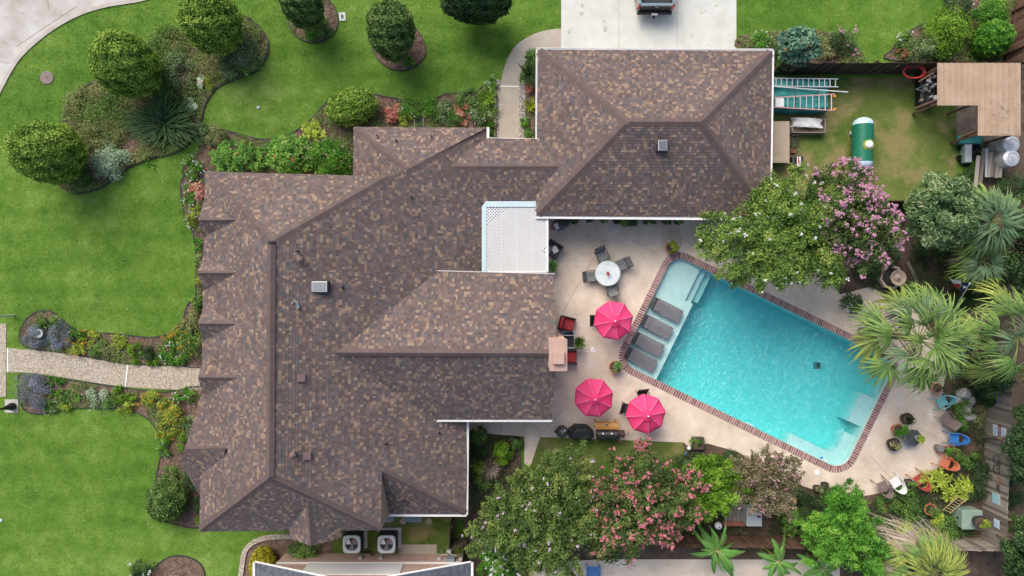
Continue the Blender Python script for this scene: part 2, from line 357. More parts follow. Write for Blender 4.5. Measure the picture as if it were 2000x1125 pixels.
G = 90
sheet('lawn', [(-G,-G),(G,-G),(G,G),(-G,G)], K['grass'], 0.0, holes=[HOLE], nonlawn=False, world=True)
# street with a raised kerb, top left
st = smooth([(0,178),(20,140),(45,105),(95,62),(150,30),(205,12),(275,0),(330,-16)], 8, False)
st = [(-260,640),(-120,420),(-45,262)]+st+[(420,-60),(420,-400),(-600,-400),(-600,640)]
sheet('street', st, K['street'], 0.02)
kb = st[:-4]; kerb = edging(None, kb, 0.20, 0.055, K['kerb']); kerb.name = 'kerb'; kerb['kind'] = 'structure'
mb = MB()
for (x0,y0),(x1,y1) in [((-10,116),(18,124)),((92,-5),(96,22)),((150,12),(30,92))]: box(mb, (P((x0+x1)/2,(y0+y1)/2,0.024)), (m(math.hypot(x1-x0,y1-y0)),0.02,0.004), rz=-math.atan2(y1-y0,x1-x0))
mb.build('street_crack', K['dirt'], bpy.data.objects['street'])
# garage driveway
sheet('driveway', [(1096,-120),(1438,-120),(1438,130),(1096,130)], K['concrete'], 0.03, 0.03)
mb = MB()
for x in (1208.5, 1323): box(mb, P(x, -5, 0.031), (0.035, m(235), 0.006))
for y in (40,): pass
mb.build('expansion_joint', K['kerb'], bpy.data.objects['driveway'])
K['stain'] = mat('stained_concrete', [(0.36,0.36,0.32),(0.45,0.45,0.40)], rough=0.85, nscale=5)
for k_, (sx_, sy_, rr_) in enumerate([(1136,28,0.16),(1137,12,0.12),(1180,42,0.10),(1182,57,0.16),(1112,62,0.13),(1398,12,0.08),(1352,70,0.10)]):
    c_s = P(sx_, sy_, 0.0); prism(MB(), [(c_s.x+rr_*(1+0.35*math.sin(3*t+k_)+0.2*math.sin(5*t))*math.cos(t)*0.7, c_s.y+rr_*(1+0.3*math.cos(2*t+k_))*math.sin(t)) for t in np.linspace(0, 2*math.pi, 17)[:-1]], 0.034, 0.034).build('stain', K['stain'], bpy.data.objects['driveway'])
# curved entry walk
wo = smooth([(1100,56),(1075,58),(1040,68),(1005,92),(986,130),(977,170),(975,220),(974,300)], 6, False)
wi = smooth([(1016,300),(1014,220),(1015,160),(1022,128),(1040,108),(1060,100),(1100,99)], 6, False)
sheet('entry_walk', wo+wi, K['walk'], 0.026, 0.026)
mb = MB(); box(mb, P(995,168.5,0.028), (m(38),0.06,0.006), rz=-0.02); mb.build('expansion_joint', K['white_paint'], bpy.data.objects['entry_walk'])
# white rock strips beside the entry walk
def rocks(name, poly, n, s, mt=K['rock'], z=0.02, parent=None):
    w = W2(poly); A = np.array(w); X = rng.uniform(A[:,0].min(), A[:,0].max(), n*4); Y = rng.uniform(A[:,1].min(), A[:,1].max(), n*4)
    k = inpoly(X, Y, w); X = X[k][:n]; Y = Y[k][:n]; mb = MB()
    base = np.array([(1,0,0),(0.3,0.9,0),(-0.8,0.6,0),(-0.9,-0.5,0),(0.2,-1,0),(0,0,0.8)]); fc = np.array([[0,1,5],[1,2,5],[2,3,5],[3,4,5],[4,0,5]])
    for x, y in zip(X, Y):
        sc = s*random.uniform(0.6,1.4); mb.add(xf(base*sc, (x,y,z), random.uniform(0,6.3)), fc, random.random())
    return mb.build(name, mt, parent, kind='stuff')
rs1 = [(1015,170),(1023,150),(1028,180),(1025,272),(1015,272)]; rs2 = [(966,155),(976,158),(974,272),(965,272)]
for q in (rs1, rs2): NONLAWN.append(W2(q))
sheet('rock_bed', rs1, K['dirt'], 0.012); sheet('rock_bed', rs2, K['dirt'], 0.012)
o = rocks('white_rocks', rs1, 420, 0.045); tag(o, 'white and grey river rocks lining the right side of the curved walk', 'rocks')
o = rocks('white_rocks', rs2, 300, 0.045); tag(o, 'white river rocks lining the left side of the curved walk', 'rocks')
# front path of exposed aggregate
pt = smooth([(14,680),(70,684),(130,691),(190,702),(250,712),(320,715),(400,716)], 5, False)
pb = smooth([(400,762),(320,760),(245,755),(185,747),(130,738),(60,728),(14,727)], 5, False)
sheet('front_path', pt+pb, K['aggregate'], 0.036, 0.036)
sheet('front_sidewalk', [(-60,632),(12.5,632),(12.5,775),(-60,775)], K['aggregate'], 0.029, 0.029)
mb = MB(); box(mb, P(247,734,0.039), (0.06, m(44), 0.006), rz=-0.12); box(mb, P(14.5,703,0.039), (0.06, m(47), 0.006)); mb.build('expansion_joint', K['white_paint'], bpy.data.objects['front_path'])
# planting beds
BEDS = {}
def bed(key, pts, smoothn=5, edge=True, mt=None, z=0.012):
    q = smooth(pts, smoothn) if smoothn else pts
    o = sheet('planting_bed', q, mt or K['mulch'], z+0.003*len(BEDS)); BEDS[key] = q
    if edge: edging(o, q+[q[0]])
    return o
bed('island', [(345,60),(300,80),(215,140),(160,175),(128,215),(118,270),(95,330),(115,360),(150,378),(200,366),(240,335),(290,312),(345,298),(378,272),(394,238),(402,205),(425,172),(460,156),(500,140),(522,110),(524,80),(505,50),(470,28),(400,25)])
bed('oval_a', [(660,40),(650,68),(615,84),(578,70),(562,40),(580,5),(615,-8),(648,5)])
bed('oval_b', [(831,92),(825,118),(790,138),(755,130),(733,108),(728,70),(760,45),(810,55)])
bed('house_top', [(402,345),(360,345),(362,318),(385,298),(398,262),(425,253),(470,262),(510,272),(560,265),(600,240),(625,213),(650,192),(700,180),(745,187),(790,196),(830,203),(872,183),(930,178),(967,157),(968,275),(940,290),(700,300),(690,360),(410,360)], 3)
bed('house_left', [(402,335),(358,345),(355,390),(366,430),(378,455),(384,500),(382,545),(386,590),(402,590)], 4)
bed('path_north', [(40,668),(42,640),(60,616),(85,606),(108,612),(135,636),(165,648),(220,651),(270,657),(305,658),(335,648),(358,622),(372,590),(420,590),(420,709),(320,711),(250,710),(190,700),(130,689),(70,682)], 4)
bed('path_south', [(36,742),(50,731),(130,741),(185,749),(245,758),(320,766),(420,772),(420,1008),(385,1030),(345,1024),(310,1012),(300,980),(300,960),(310,910),(316,870),(300,830),(270,806),(230,799),(150,797),(80,808),(45,796)], 4)
bed('bottom', [(400,1128),(395,1105),(375,1090),(350,1085),(325,1090),(302,1108),(290,1130),(300,1160),(390,1160)], 4)
bed('garage_strip', [(1025,145),(1035,120),(1052,110),(1062,110),(1062,276),(1026,276)], 0, False)
bed('east_top', [(1440,72),(1470,66),(1530,60),(1600,60),(1660,80),(1680,125),(1508,138),(1440,100)], 3, False)
bed('corner_top', [(1742,118),(1744,95),(1765,70),(1800,48),(1840,36),(1852,15),(1850,-20),(1990,-40),(1975,118)], 4)
# stone edged bed with the yellow hedge, bottom left
sb = smooth([(476,1160),(475,1095),(486,1066),(520,1050),(575,1047),(640,1046),(640,1085),(560,1088),(545,1160)], 5)
o = sheet('planting_bed', sb, K['mulch'], 0.012); edging(o, sb[:25], 0.26, 0.09, K['aggregate'])
# back areas: drier grass, soil
sheet('back_lawn', [(1495,150),(1880,150),(1868,260),(1868,395),(1700,400),(1500,400)], K['grass_dry'], 0.004, nonlawn=False)
sheet('back_lawn', [(1045,840),(1345,850),(1345,905),(1180,900),(1160,940),(1035,940)], K['grass_dry'], 0.004, nonlawn=False)
sheet('back_lawn', [(735,1000),(890,1000),(905,1080),(600,1080),(610,1030)], K['grass_dry'], 0.004, nonlawn=False)
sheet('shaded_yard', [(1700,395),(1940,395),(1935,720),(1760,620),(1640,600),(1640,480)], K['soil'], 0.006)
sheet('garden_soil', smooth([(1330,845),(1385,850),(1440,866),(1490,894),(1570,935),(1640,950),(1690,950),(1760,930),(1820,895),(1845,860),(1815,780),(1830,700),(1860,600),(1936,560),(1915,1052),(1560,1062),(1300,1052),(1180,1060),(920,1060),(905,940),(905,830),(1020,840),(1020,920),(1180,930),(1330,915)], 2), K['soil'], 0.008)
sheet('outer_soil', [(1920,100),(2300,100),(2300,1300),(1905,1300),(1915,1050)], K['soil'], 0.005)
sheet('south_ground', [(905,1050),(1600,1064),(1920,1052),(1920,1300),(905,1300)], K['soil'], 0.004)
sheet('neighbour_patio', [(1180,1092),(1640,1093),(1640,1300),(1000,1300),(1040,1100)], K['deck'], 0.02, 0.02)
sheet('shed_slab', [(1795,115),(1990,115),(1990,275),(1868,275),(1868,205),(1795,205)], K['dirt'], 0.008)
# pool deck
DECK = [(880,500),(1000,400),(1040,395),(1500,400),(1560,470),(1640,575),(1700,560),(1780,600),(1850,700),(1838,780),(1872,855),(1845,905),(1800,935),(1740,958),(1680,970),(1625,966),(1570,950),(1490,911),(1440,882),(1382,866),(1345,872),(1335,864),(1055,853),(1038,905),(1024,925),(1024,852),(900,843),(880,700)]
deck = sheet('pool_deck', DECK, K['deck'], 0.035, 0.035, holes=[HOLE])
mb = MB()
for (x0,y0),(x1,y1) in [((1202,432),(1150,520)),((1150,520),(1098,612)),((1052,853),(1100,800)),((1330,480),(1325,425)),((1238,470),(1280,495)),((1024,822),(1024,852)),((978,822),(977,848)),((1790,835),(1860,870)),((1700,890),(1760,955))]:
    box(mb, P((x0+x1)/2,(y0+y1)/2,0.037), (m(math.hypot(x1-x0,y1-y0)),0.03,0.004), rz=-math.atan2(y1-y0,x1-x0))
mb.build('expansion_joint', K['walk'], deck)

# ------------------------------------------------------------------ pool
K['plaster'] = mat('pool_plaster', [(0.47,0.66,0.64),(0.54,0.72,0.70),(0.60,0.77,0.75)], rough=0.7, nscale=2.5, ndetail=8, fine=0.06)
K['brick'] = mat('coping_brick', [(0.175,0.088,0.080),(0.255,0.140,0.130),(0.33,0.195,0.18)], attr=True, rough=0.85, fine=0.18)
K['mortar'] = mat('mortar', [(0.56,0.44,0.40),(0.64,0.52,0.48)], rough=0.95, nscale=8)
pool = thing('swimming_pool', 'rectangular swimming pool with red brick coping, tanning shelf and corner steps', 'pool', pw(PL/2, PW/2, 0))
inner = pool_outline(0.0)
ZW = -0.11
mb = MB(); n = len(inner); zb = -1.75
mb.add([(x,y,-0.02) for x,y in inner]+[(x,y,zb) for x,y in inner], np.array([[i,n+i,n+(i+1)%n,(i+1)%n] for i in range(n)]))
prism(mb, inner, zb, zb)
mb.build('basin', K['plaster'], pool, world=True)
def pstep(name, pts, z): prism(MB(), [tuple(pw(a,b))[:2] for a,b in pts], zb, z).build(name, K['plaster'], pool, world=True)
e = -0.02
pstep('tanning_shelf', [(e,e),(2.22,e),(2.22,4.62),(1.74,4.62),(1.74,PW-e),(e,PW-e)], ZW-0.17)
pstep('step', [(1.741,4.64),(2.14,4.64),(2.14,PW-e),(1.741,PW-e)], ZW-0.42)
pstep('step', [(2.141,4.80),(2.55,4.80),(2.55,PW-e),(2.141,PW-e)], ZW-0.68)
bn = [(PL-3.25,e),(PL-e,e),(PL-e,2.0),(PL-0.62,2.0),(PL-0.62,1.05),(PL-0.75,0.75),(PL-1.05,0.60),(PL-3.25,0.60)]
pstep('bench', bn, ZW-0.36)
pstep('step', [(PL-0.75,2.6),(PL-e,2.6),(PL-e,4.3),(PL-0.75,4.3)], ZW-0.30)
# coping: mortar bed with individual bricks
oo = pool_outline(0.345); mb = MB(); prism(mb, oo, 0.0, 0.058, holes=[pool_outline(-0.02)]); mb.build('mortar_bed', K['mortar'], pool, world=True)
mid = pool_outline(0.16, 14); pts = [Vector(p) for p in mid]+[Vector(mid[0])]
seglen = [(pts[i+1]-pts[i]).length for i in range(len(pts)-1)]; total = sum(seglen); nb = 292; brs = []
for v in range(6):
    bm_ = MB(); bbox(bm_, (0,0,0), (0.107,0.350,0.09), 0.012, rnd=[0.05,0.3,0.45,0.6,0.75,1.0][v], seg=1); brs.append(bm_.mesh('coping_brick', K['brick']))
for k in range(nb):
    d = total*(k+0.5)/nb; i = 0
    while d > seglen[i]: d -= seglen[i]; i += 1
    t = (pts[i+1]-pts[i]).normalized(); p = pts[i]+t*d
    o = link(random.choice(brs), 'coping_brick', pool, True); o.location = (p.x, p.y, 0.028+random.uniform(-0.003,0.003)); o.rotation_euler = (0,0,math.atan2(t.y,t.x)+random.uniform(-0.01,0.01))
# water
def water_mat():
    M_ = bpy.data.materials.new('pool_water'); M_.use_nodes = True; t = M_.node_tree; t.nodes.clear(); N = t.nodes.new; L = t.links.new
    out = N('ShaderNodeOutputMaterial'); gl = N('ShaderNodeBsdfGlossy'); gl.inputs['Roughness'].default_value = 0.36
    rf = N('ShaderNodeBsdfRefraction'); rf.inputs['IOR'].default_value = 1.33; rf.inputs['Roughness'].default_value = 0.0
    tp = N('ShaderNodeBsdfTransparent'); m1 = N('ShaderNodeMixShader'); m1.inputs[0].default_value = 0.20; L(tp.outputs[0], m1.inputs[1]); L(rf.outputs[0], m1.inputs[2])
    fr = N('ShaderNodeLayerWeight'); fr.inputs['Blend'].default_value = 0.5; pw5 = N('ShaderNodeMath'); pw5.operation = 'POWER'; pw5.inputs[1].default_value = 5.0; L(fr.outputs['Facing'], pw5.inputs[0])
    ma = N('ShaderNodeMath'); ma.operation = 'MULTIPLY_ADD'; ma.inputs[1].default_value = 0.9; ma.inputs[2].default_value = 0.045; L(pw5.outputs[0], ma.inputs[0])
    m2 = N('ShaderNodeMixShader'); L(ma.outputs[0], m2.inputs[0]); L(m1.outputs[0], m2.inputs[1]); L(gl.outputs[0], m2.inputs[2])
    geo = N('ShaderNodeNewGeometry'); nz = N('ShaderNodeTexNoise'); nz.inputs['Scale'].default_value = 2.3; nz.inputs['Detail'].default_value = 1.2; nz.inputs['Distortion'].default_value = 2.2; L(geo.outputs['Position'], nz.inputs['Vector'])
    bp = N('ShaderNodeBump'); bp.inputs['Strength'].default_value = 1.0; bp.inputs['Distance'].default_value = 0.20; L(nz.outputs['Fac'], bp.inputs['Height'])
    b2 = N('ShaderNodeBump'); b2.inputs['Strength'].default_value = 1.0; b2.inputs['Distance'].default_value = 0.02; L(nz.outputs['Fac'], b2.inputs['Height'])
    L(bp.outputs[0], gl.inputs['Normal']); L(b2.outputs[0], rf.inputs['Normal'])
    L(m2.outputs[0], out.inputs['Surface'])
    va = N('ShaderNodeVolumeAbsorption'); va.inputs['Color'].default_value = (0.06, 0.92, 0.945, 1); va.inputs['Density'].default_value = 0.48; L(va.outputs[0], out.inputs['Volume'])
    return M_
nx, ny = 240, 120
uu, vv = np.meshgrid(np.linspace(-0.015, PL+0.015, nx), np.linspace(-0.015, PW+0.015, ny), indexing='ij')
h = np.zeros_like(uu)
for i in range(26):
    a = rng.uniform(0, 2*math.pi); k = rng.uniform(3, 14); h += 0.012/k*6*np.sin(k*(uu*math.cos(a)+vv*math.sin(a))+rng.uniform(0,6.3)+1.3*np.sin(0.9*uu+0.7*vv+i))*0.35
rr = np.hypot(uu-5.6, vv-3.2); h += 0.006*np.sin(rr*9)*np.exp(-rr*0.35)
amp = 0.35+0.65/(1+np.exp(-(uu-3.0)*2)); h = h*amp*0.6
mb = MB(); X = POOL_O.x+PU.x*uu+PV.x*vv; Y = POOL_O.y+PU.y*uu+PV.y*vv
V = np.stack([X, Y, ZW+h], -1).reshape(-1,3); I = np.arange(nx*ny).reshape(nx,ny)
mb.add(V, np.stack([I[:-1,:-1],I[1:,:-1],I[1:,1:],I[:-1,1:]],-1).reshape(-1,4))
ring = np.concatenate([I[:,0],I[-1,1:],I[-2::-1,-1],I[0,-2:0:-1]]); nr = len(ring); Vr = V[ring]; Vb = Vr.copy(); Vb[:,2] = -2.1
mb.add(np.concatenate([Vr,Vb]), np.array([[i,nr+i,nr+(i+1)%nr,(i+1)%nr] for i in range(nr)])); mb.add(Vb, [list(range(nr))[::-1]])
me = mb.mesh('pool_water', water_mat(), True)
bm = bmesh.new(); bm.from_mesh(me); bmesh.ops.remove_doubles(bm, verts=bm.verts, dist=1e-5); bmesh.ops.recalc_face_normals(bm, faces=bm.faces); bm.to_mesh(me); bm.free()
link(me, 'pool_water', kind='structure')
# ------------------------------------------------------------------ house
house = thing('house', 'large brown shingled house with attached garage, hip roofs and small front gables', 'house', (-5, -2, 0))
def plane3(a, b, c):
    A = np.array([[p.x, p.y, 1] for p in (a,b,c)]); s = np.linalg.solve(A, np.array([a.z,b.z,c.z])); return (s[2], s[0], s[1])   # z = a + bX + cY
def PZ(px, py, pl):
    g = pl[1]*(px-1000)/FPX + pl[2]*(562.5-py)/FPX; return P(px, py, (pl[0]+CAM_H*g)/(1+g))
ZR = 7.2
plW = plane3(P(530,472,ZR), P(527,932,ZR), P(396,700,4.6))
plE = plane3(P(530,472,ZR), P(527,932,ZR), P(912,912,2.8))
zne = PZ(757,345,plE).z; zse = PZ(745,1035,plE).z
plN = plane3(P(530,472,ZR), P(400,335,4.6), P(757,345,zne))
plS = plane3(P(527,932,ZR), P(390,1038,4.6), P(745,1035,zse))
a2 = PZ(795,331,plE)
plN2 = plane3(a2, P(690,248,2.5), P(952,250,2.45)); plW2 = plane3(a2, P(690,248,2.5), P(690,345,2.5))
zc = PZ(885,325,plE).z+0.06
plCN = plane3(P(885,325,zc), P(1100,325,zc), P(1000,270,2.6)); plCS = plane3(P(885,325,zc), P(1100,325,zc), P(1000,396,2.55))
GZ, GR = 2.7, 4.86
plGN = plane3(P(1225,238,GR), P(1370,238,GR), P(1280,98,GZ)); plGS = plane3(P(1225,238,GR), P(1370,238,GR), P(1280,423,GZ))
plGW = plane3(P(1225,238,GR), P(1050,97,GZ), P(1048,420,GZ)); plGE = plane3(P(1370,238,GR), P(1508,99,GZ), P(1503,425,GZ))
MR = 5.85
plMN = plane3(P(640,688,MR), P(1087,690,MR), P(960,533,3.6)); plMS = plane3(P(640,688,MR), P(1087,690,MR), P(960,820,3.6))
s2 = PZ(747,920,plE); plS2 = plane3(s2, PZ(910,1004,plE), P(747,1004,2.75))
sg0 = PZ(602,985,plS); sg1 = P(608,1066,sg0.z-0.35)
plSL = plane3(sg0, sg1, P(566,1051,4.75)); plSR = plane3(sg0, sg1, P(667,1050,4.75))
FAC = [ # (plane, convex pixel polygon)
 (plW, [(530,472),(400,335),(390,1038),(527,932)]), (plN, [(400,335),(757,345),(530,472)]), (plS, [(390,1038),(527,932),(745,1035)]),
 (plE, [(530,472),(757,345),(795,331),(943,331),(943,530),(530,530)]), (plE, [(795,331),(951,250),(951,331)]),
 (plE, [(530,530),(906,530),(912,921),(747,921),(527,921)]), (plE, [(527,921),(746,921),(745,1035),(527,932)]), (plE, [(746,921),(912,921),(910,1004)]),
 (plN2, [(691,248),(951,250),(795,331)]), (plW2, [(691,248),(795,331),(795,346),(690,346)]),
 (plCN, [(872,325),(1115,325),(1115,271),(952,271),(915,292)]), (plCS, [(872,325),(1115,325),(1062,396),(940,396)]),
 (plGN, [(1050,97),(1508,99),(1370,238),(1225,238)]), (plGW, [(1050,97),(1225,238),(1048,421)]), (plGS, [(1048,421),(1225,238),(1370,238),(1503,425)]), (plGE, [(1508,99),(1503,425),(1370,238)]),
 (plMN, [(622,688),(1087,690),(1083,536),(850,530)]), (plMS, [(622,689),(1087,691),(1078,819),(845,819)]),
 (plS2, [(747,921),(910,1004),(747,1004)]), (plSL, [(602,985),(608,1066),(566,1051),(565,1010)]), (plSR, [(602,985),(608,1066),(667,1050),(668,1012)])]
DORM = []
for y0, sp in ((430,34),(533,36),(632,34),(737,36)):
    A_ = P(387,y0,5.32); B_ = PZ(456,y0,plW); B_ = Vector((B_.x, A_.y*0.985, B_.z+0.05))
    up = plane3(A_, B_, PZ(397,y0-sp,plW)); dn = plane3(A_, B_, PZ(397,y0+sp,plW))
    FAC += [(up, [(387,y0),(456,y0),(430,y0-26),(398,y0-sp)]), (dn, [(387,y0),(456,y0),(430,y0+28),(397,y0+sp)])]
    DORM.append((A_, B_, up, dn))
A_ = P(361,877,5.25); B_ = PZ(442,877,plW); B_.z += 0.05
up = plane3(A_, B_, PZ(394,768,plW)); dn = plane3(A_, P(353,904,4.7), P(391,968,3.75))
FAC += [(up, [(361,877),(442,877),(430,800),(394,768)]), (dn, [(361,877),(440,877),(425,968),(391,968),(353,904)])]
DORM.append((A_, B_, up, dn))
# roof deck slabs under the shingles
mb = MB()
for pl, poly in FAC:
    top = [PZ(x,y,pl) for x,y in poly]; n = len(top)
    if sum((top[i].x*top[(i+1)%n].y-top[(i+1)%n].x*top[i].y) for i in range(n)) < 0: top = top[::-1]
    V = [tuple(p) for p in top]+[(p.x,p.y,p.z-0.14) for p in top]
    mb.add(V, [list(range(n)), list(range(2*n-1,n-1,-1))]+[[i,n+i,n+(i+1)%n,(i+1)%n] for i in range(n)])
roof = mb.build('roof', K['felt'], house, world=True)
roof['label'] = 'brown, grey and tan asphalt shingle hip roof'
# shingle tabs: every tab is a thin wedge with its own butt edge
EXP = 0.145
def clip(poly, lo, hi, ax):
    for val, sgn in ((lo,1),(hi,-1)):
        out = []; n = len(poly)
        for i in range(n):
            a, b = poly[i], poly[(i+1)%n]; da, db = sgn*(a[ax]-val), sgn*(b[ax]-val)
            if da >= 0: out.append(a)
            if da*db < 0:
                t = da/(da-db); out.append((a[0]+(b[0]-a[0])*t, a[1]+(b[1]-a[1])*t))
        poly = out
        if not poly: return poly
    return poly
tabs = MB(); singles = []
def course_tabs(seed, j, s0, s1):
    r_ = random.Random(seed*7919+j*131); s = -60.0-r_.random(); out = []
    # courses keyed to global position so that split facets line up
    s = math.floor(s0-1.0) ; r_ = random.Random(seed*7919+j*131+int(s)*0)
    s = -40.0+r_.random(); val = 0.3
    while s < s1:
        w = r_.choice((0.07,0.09,0.11,0.13,0.15,0.18)); u = r_.random()
        val = u if r_.random() < 0.96 else val
        if s+w > s0: out.append((s, s+w, val))
        s += w
    return out
plane_ids = {}
for pl, poly in FAC:
    pid = plane_ids.setdefault(pl, len(plane_ids)+1)
    nrm = Vector((-pl[1], -pl[2], 1)).normalized(); hd = Vector((0,0,1)).cross(nrm).normalized(); dn_ = hd.cross(nrm); dn_ = dn_ if dn_.z < 0 else -dn_
    o0 = Vector((0,0,pl[0])); q = [PZ(x,y,pl) for x,y in poly]; st_ = [((p-o0).dot(hd), (p-o0).dot(dn_)) for p in q]
    t0 = min(p[1] for p in st_); t1 = max(p[1] for p in st_)
    off = t1 % EXP                                   # courses start at the eave
    off = plane_ids.setdefault(('off',pl), off)
    for j in range(int(math.floor((t0-off)/EXP)), int(math.ceil((t1-off)/EXP))+1):
        a, b = off+j*EXP, off+(j+1)*EXP
        row = clip(st_, a, b, 1)
        if len(row) < 3: continue
        s0, s1 = min(p[0] for p in row), max(p[0] for p in row)
        for (x0, x1, val) in course_tabs(pid, j, s0, s1):
            c = clip(row, x0, x1, 0)
            if len(c) < 3: continue
            ar = 0.5*abs(sum(c[i][0]*c[(i+1)%len(c)][1]-c[(i+1)%len(c)][0]*c[i][1] for i in range(len(c))))
            if ar < 0.0008: continue
            full = ar > 0.985*(x1-x0)*EXP
            th = 0.006+0.010*(1 if val > 0.36 else 0.55)
            V = [o0+hd*p[0]+dn_*p[1]+nrm*(0.004+th*(p[1]-a)/EXP) for p in c]
            n = len(V); cr = (V[1]-V[0]).cross(V[2]-V[0]); order = list(range(n)) if cr.dot(nrm) > 0 else list(range(n))[::-1]
            if full and x1-x0 >= 0.145:
                cen = o0+hd*((x0+x1)/2)+dn_*((a+b)/2); singles.append((cen.length_squared*0+ (cen-Vector((0,0,CAM_H))).length, cen, x1-x0, hd.copy(), dn_.copy(), nrm.copy(), val, [tuple(v) for v in V], order))
                continue
            tabs.add([tuple(v) for v in V], [order], val)
            e_ = [i for i, p in enumerate(c) if p[1] > b-1e-6]
            if len(e_) == 2:
                A0, B0 = V[e_[0]], V[e_[1]]; tabs.add([tuple(A0),tuple(B0),tuple(B0-nrm*(th+0.004)),tuple(A0-nrm*(th+0.004))], [[0,1,2,3]], val)
singles.sort(key=lambda s: s[0])
for s in singles[300:]: tabs.add(s[7], [s[8]], s[6])
tabs.build('shingle_field', K['shingle'], roof, kind='stuff')
unit = {}
for s in singles[:300]:
    _, cen, w, hd, dn_, nrm, val, _, _ = s
    key = (round(w,2), int(val*14))
    if key not in unit:
        b_ = MB(); x, y = key[0]/2, EXP/2
        b_.add([(-x,-y,0.004),(x,-y,0.004),(x,y,0.018),(-x,y,0.018),(-x,-y,0),(x,-y,0),(x,y,0),(-x,y,0)], [[0,1,2,3],[3,2,6,7],[1,5,6,2],[0,3,7,4]], (int(val*14)+0.5)/14)
        unit[key] = b_.mesh('shingle', K['shingle'])
    o = link(unit[key], 'shingle', roof)
    R_ = Matrix((hd if hd.cross(dn_).dot(nrm) > 0 else -hd, dn_, nrm)).transposed().to_4x4(); o.matrix_local = Matrix.Translation(cen) @ R_
# ridge and hip caps
capn = [0]; caprest = MB(); capcache = {}
def caps(p0, p1, n1, n2, w=0.20, lift=0.008, step=0.155, single=True, vent=False):
    d = p1-p0; Ln = d.length; r = d.normalized()
    def side(pl):
        nn = Vector((-pl[1],-pl[2],1)).normalized(); l = r.cross(nn)
        if l.z > 0: l = -l
        if abs(l.z) < 1e-4: l = l if True else l
        return l.normalized()
    l1 = side(n1); l2 = side(n2)
    if l1.dot(l2) > 0.3: l2 = -l2
    up_ = Vector((0,0,1)); k = int(Ln/step)
    if vent:
        b_ = MB(); pr = [l1*(w-0.015), l2*(w-0.015)]
        V = [p0+pr[0], p0+up_*0.01, p0+pr[1], p0+pr[0]+up_*lift, p0+up_*(lift+0.01), p0+pr[1]+up_*lift]; V = V+[v+d for v in V]
        b_.add([tuple(v) for v in V], [[0,3,9,6],[2,8,11,5],[3,4,10,9],[4,5,11,10]]); b_.build('ridge_vent', K['black'], roof)
    for i in range(k):
        a = p0+r*(i*step); e_ = step+0.02; val = random.random()
        V = []
        for t, z in ((0,lift+0.004),(e_,lift+0.016)):
            c = a+r*t
            V += [c+l1*w+up_*z, c+up_*(z+0.014), c+l2*w+up_*z]
        for z in (-0.012,):
            c = a+r*e_; V += [c+l1*w+up_*(lift-0.01), c+up_*(lift-0.01), c+l2*w+up_*(lift-0.01)]
        Fc = [[0,1,4,3],[1,2,5,4],[3,4,7,6],[4,5,8,7]]
        if capn[0] < 300 and single:
            capn[0] += 1; b_ = MB(); b_.add([tuple(v-a) for v in V], Fc, val); o = b_.build('ridge_cap', K['ridge'], roof); o.location = a
        else: caprest.add([tuple(v) for v in V], Fc, val)
c_ = lambda x,y,pl: PZ(x,y,pl)
caps(P(527,932,ZR), P(530,472,ZR), plW, plE, 0.215, 0.07, vent=True)
caps(P(1075,690,MR), P(625,688,MR), plMN, plMS, 0.20, 0.07, vent=True)
caps(P(1370,238,GR), P(1225,238,GR), plGN, plGS, 0.24)
caps(c_(1050,418,plGS), P(1225,238,GR), plGS, plGW, 0.24); caps(c_(1052,99,plGN), P(1225,238,GR), plGN, plGW, 0.24)
caps(c_(1506,101,plGN), P(1370,238,GR), plGN, plGE, 0.24); caps(c_(1503,425,plGS), P(1370,238,GR), plGS, plGE, 0.24)
caps(c_(402,337,plN), P(530,472,ZR), plN, plW, 0.21); caps(c_(755,345,plE), P(530,472,ZR), plE, plN, 0.21)
caps(c_(391,1036,plS), P(527,932,ZR), plS, plW, 0.21); caps(c_(744,1034,plS), P(527,932,ZR), plS, plE, 0.21)
caps(c_(693,250,plN2), a2, plN2, plW2, 0.20); caps(c_(949,251,plE), a2, plE, plN2, 0.20)
caps(P(1110,325,zc), P(888,325,zc), plCN, plCS, 0.19)
caps(c_(909,1003,plE), s2, plE, plS2, 0.19); caps(sg1, sg0, plSL, plSR, 0.19)
for A_, B_, u_, d_ in DORM: caps(A_, B_+(B_-A_)*0.06, u_, d_, 0.17)
caprest.build('ridge_cap_run', K['ridge'], roof, kind='stuff')
# gutters and trim
def gutter(pts, z, w=0.13, name='gutter', mt=None):
    mb = MB()
    p = [P(x,y,zz) if len(q) == 0 else None for (x,y),zz,q in [((a[0],a[1]), z, ()) for a in pts]]
    for i in range(len(p)-1):
        d = p[i+1]-p[i]; ang = math.atan2(d.y,d.x); c = (p[i]+p[i+1])/2; Lg = Vector((d.x,d.y)).length
        for oy, sy, oz, sz in ((0,w,-0.09,0.02),(w/2-0.012,0.024,-0.03,0.13),(-w/2+0.012,0.024,-0.03,0.13),(0,w*0.55,-0.005,0.012)):
            v = xf([(0,oy,oz)], c, ang)[0]; box(mb, v, (Lg+0.02, sy, sz), rz=ang)
    return mb.build(name, mt or K['white_paint'], house, world=True)
gutter([(1049,96),(1509,98)], 2.66, 0.12); gutter([(1049,97),(1048,272)], 2.66, 0.12); gutter([(1047,424),(1503,428)], 2.66, 0.15); gutter([(1509.5,98),(1504.5,428)], 2.66, 0.10)
gutter([(953,249),(953,271)], 2.42); gutter([(952,271.5),(1047,273)], 2.55); gutter([(855,530.5),(1083,536.5)], 3.56, 0.12); gutter([(848,821),(1078,821)], 3.56, 0.13)
gutter([(913.5,823),(911.5,1005)], 2.76, 0.13); gutter([(747,1006),(911,1006)], 2.73, 0.13)
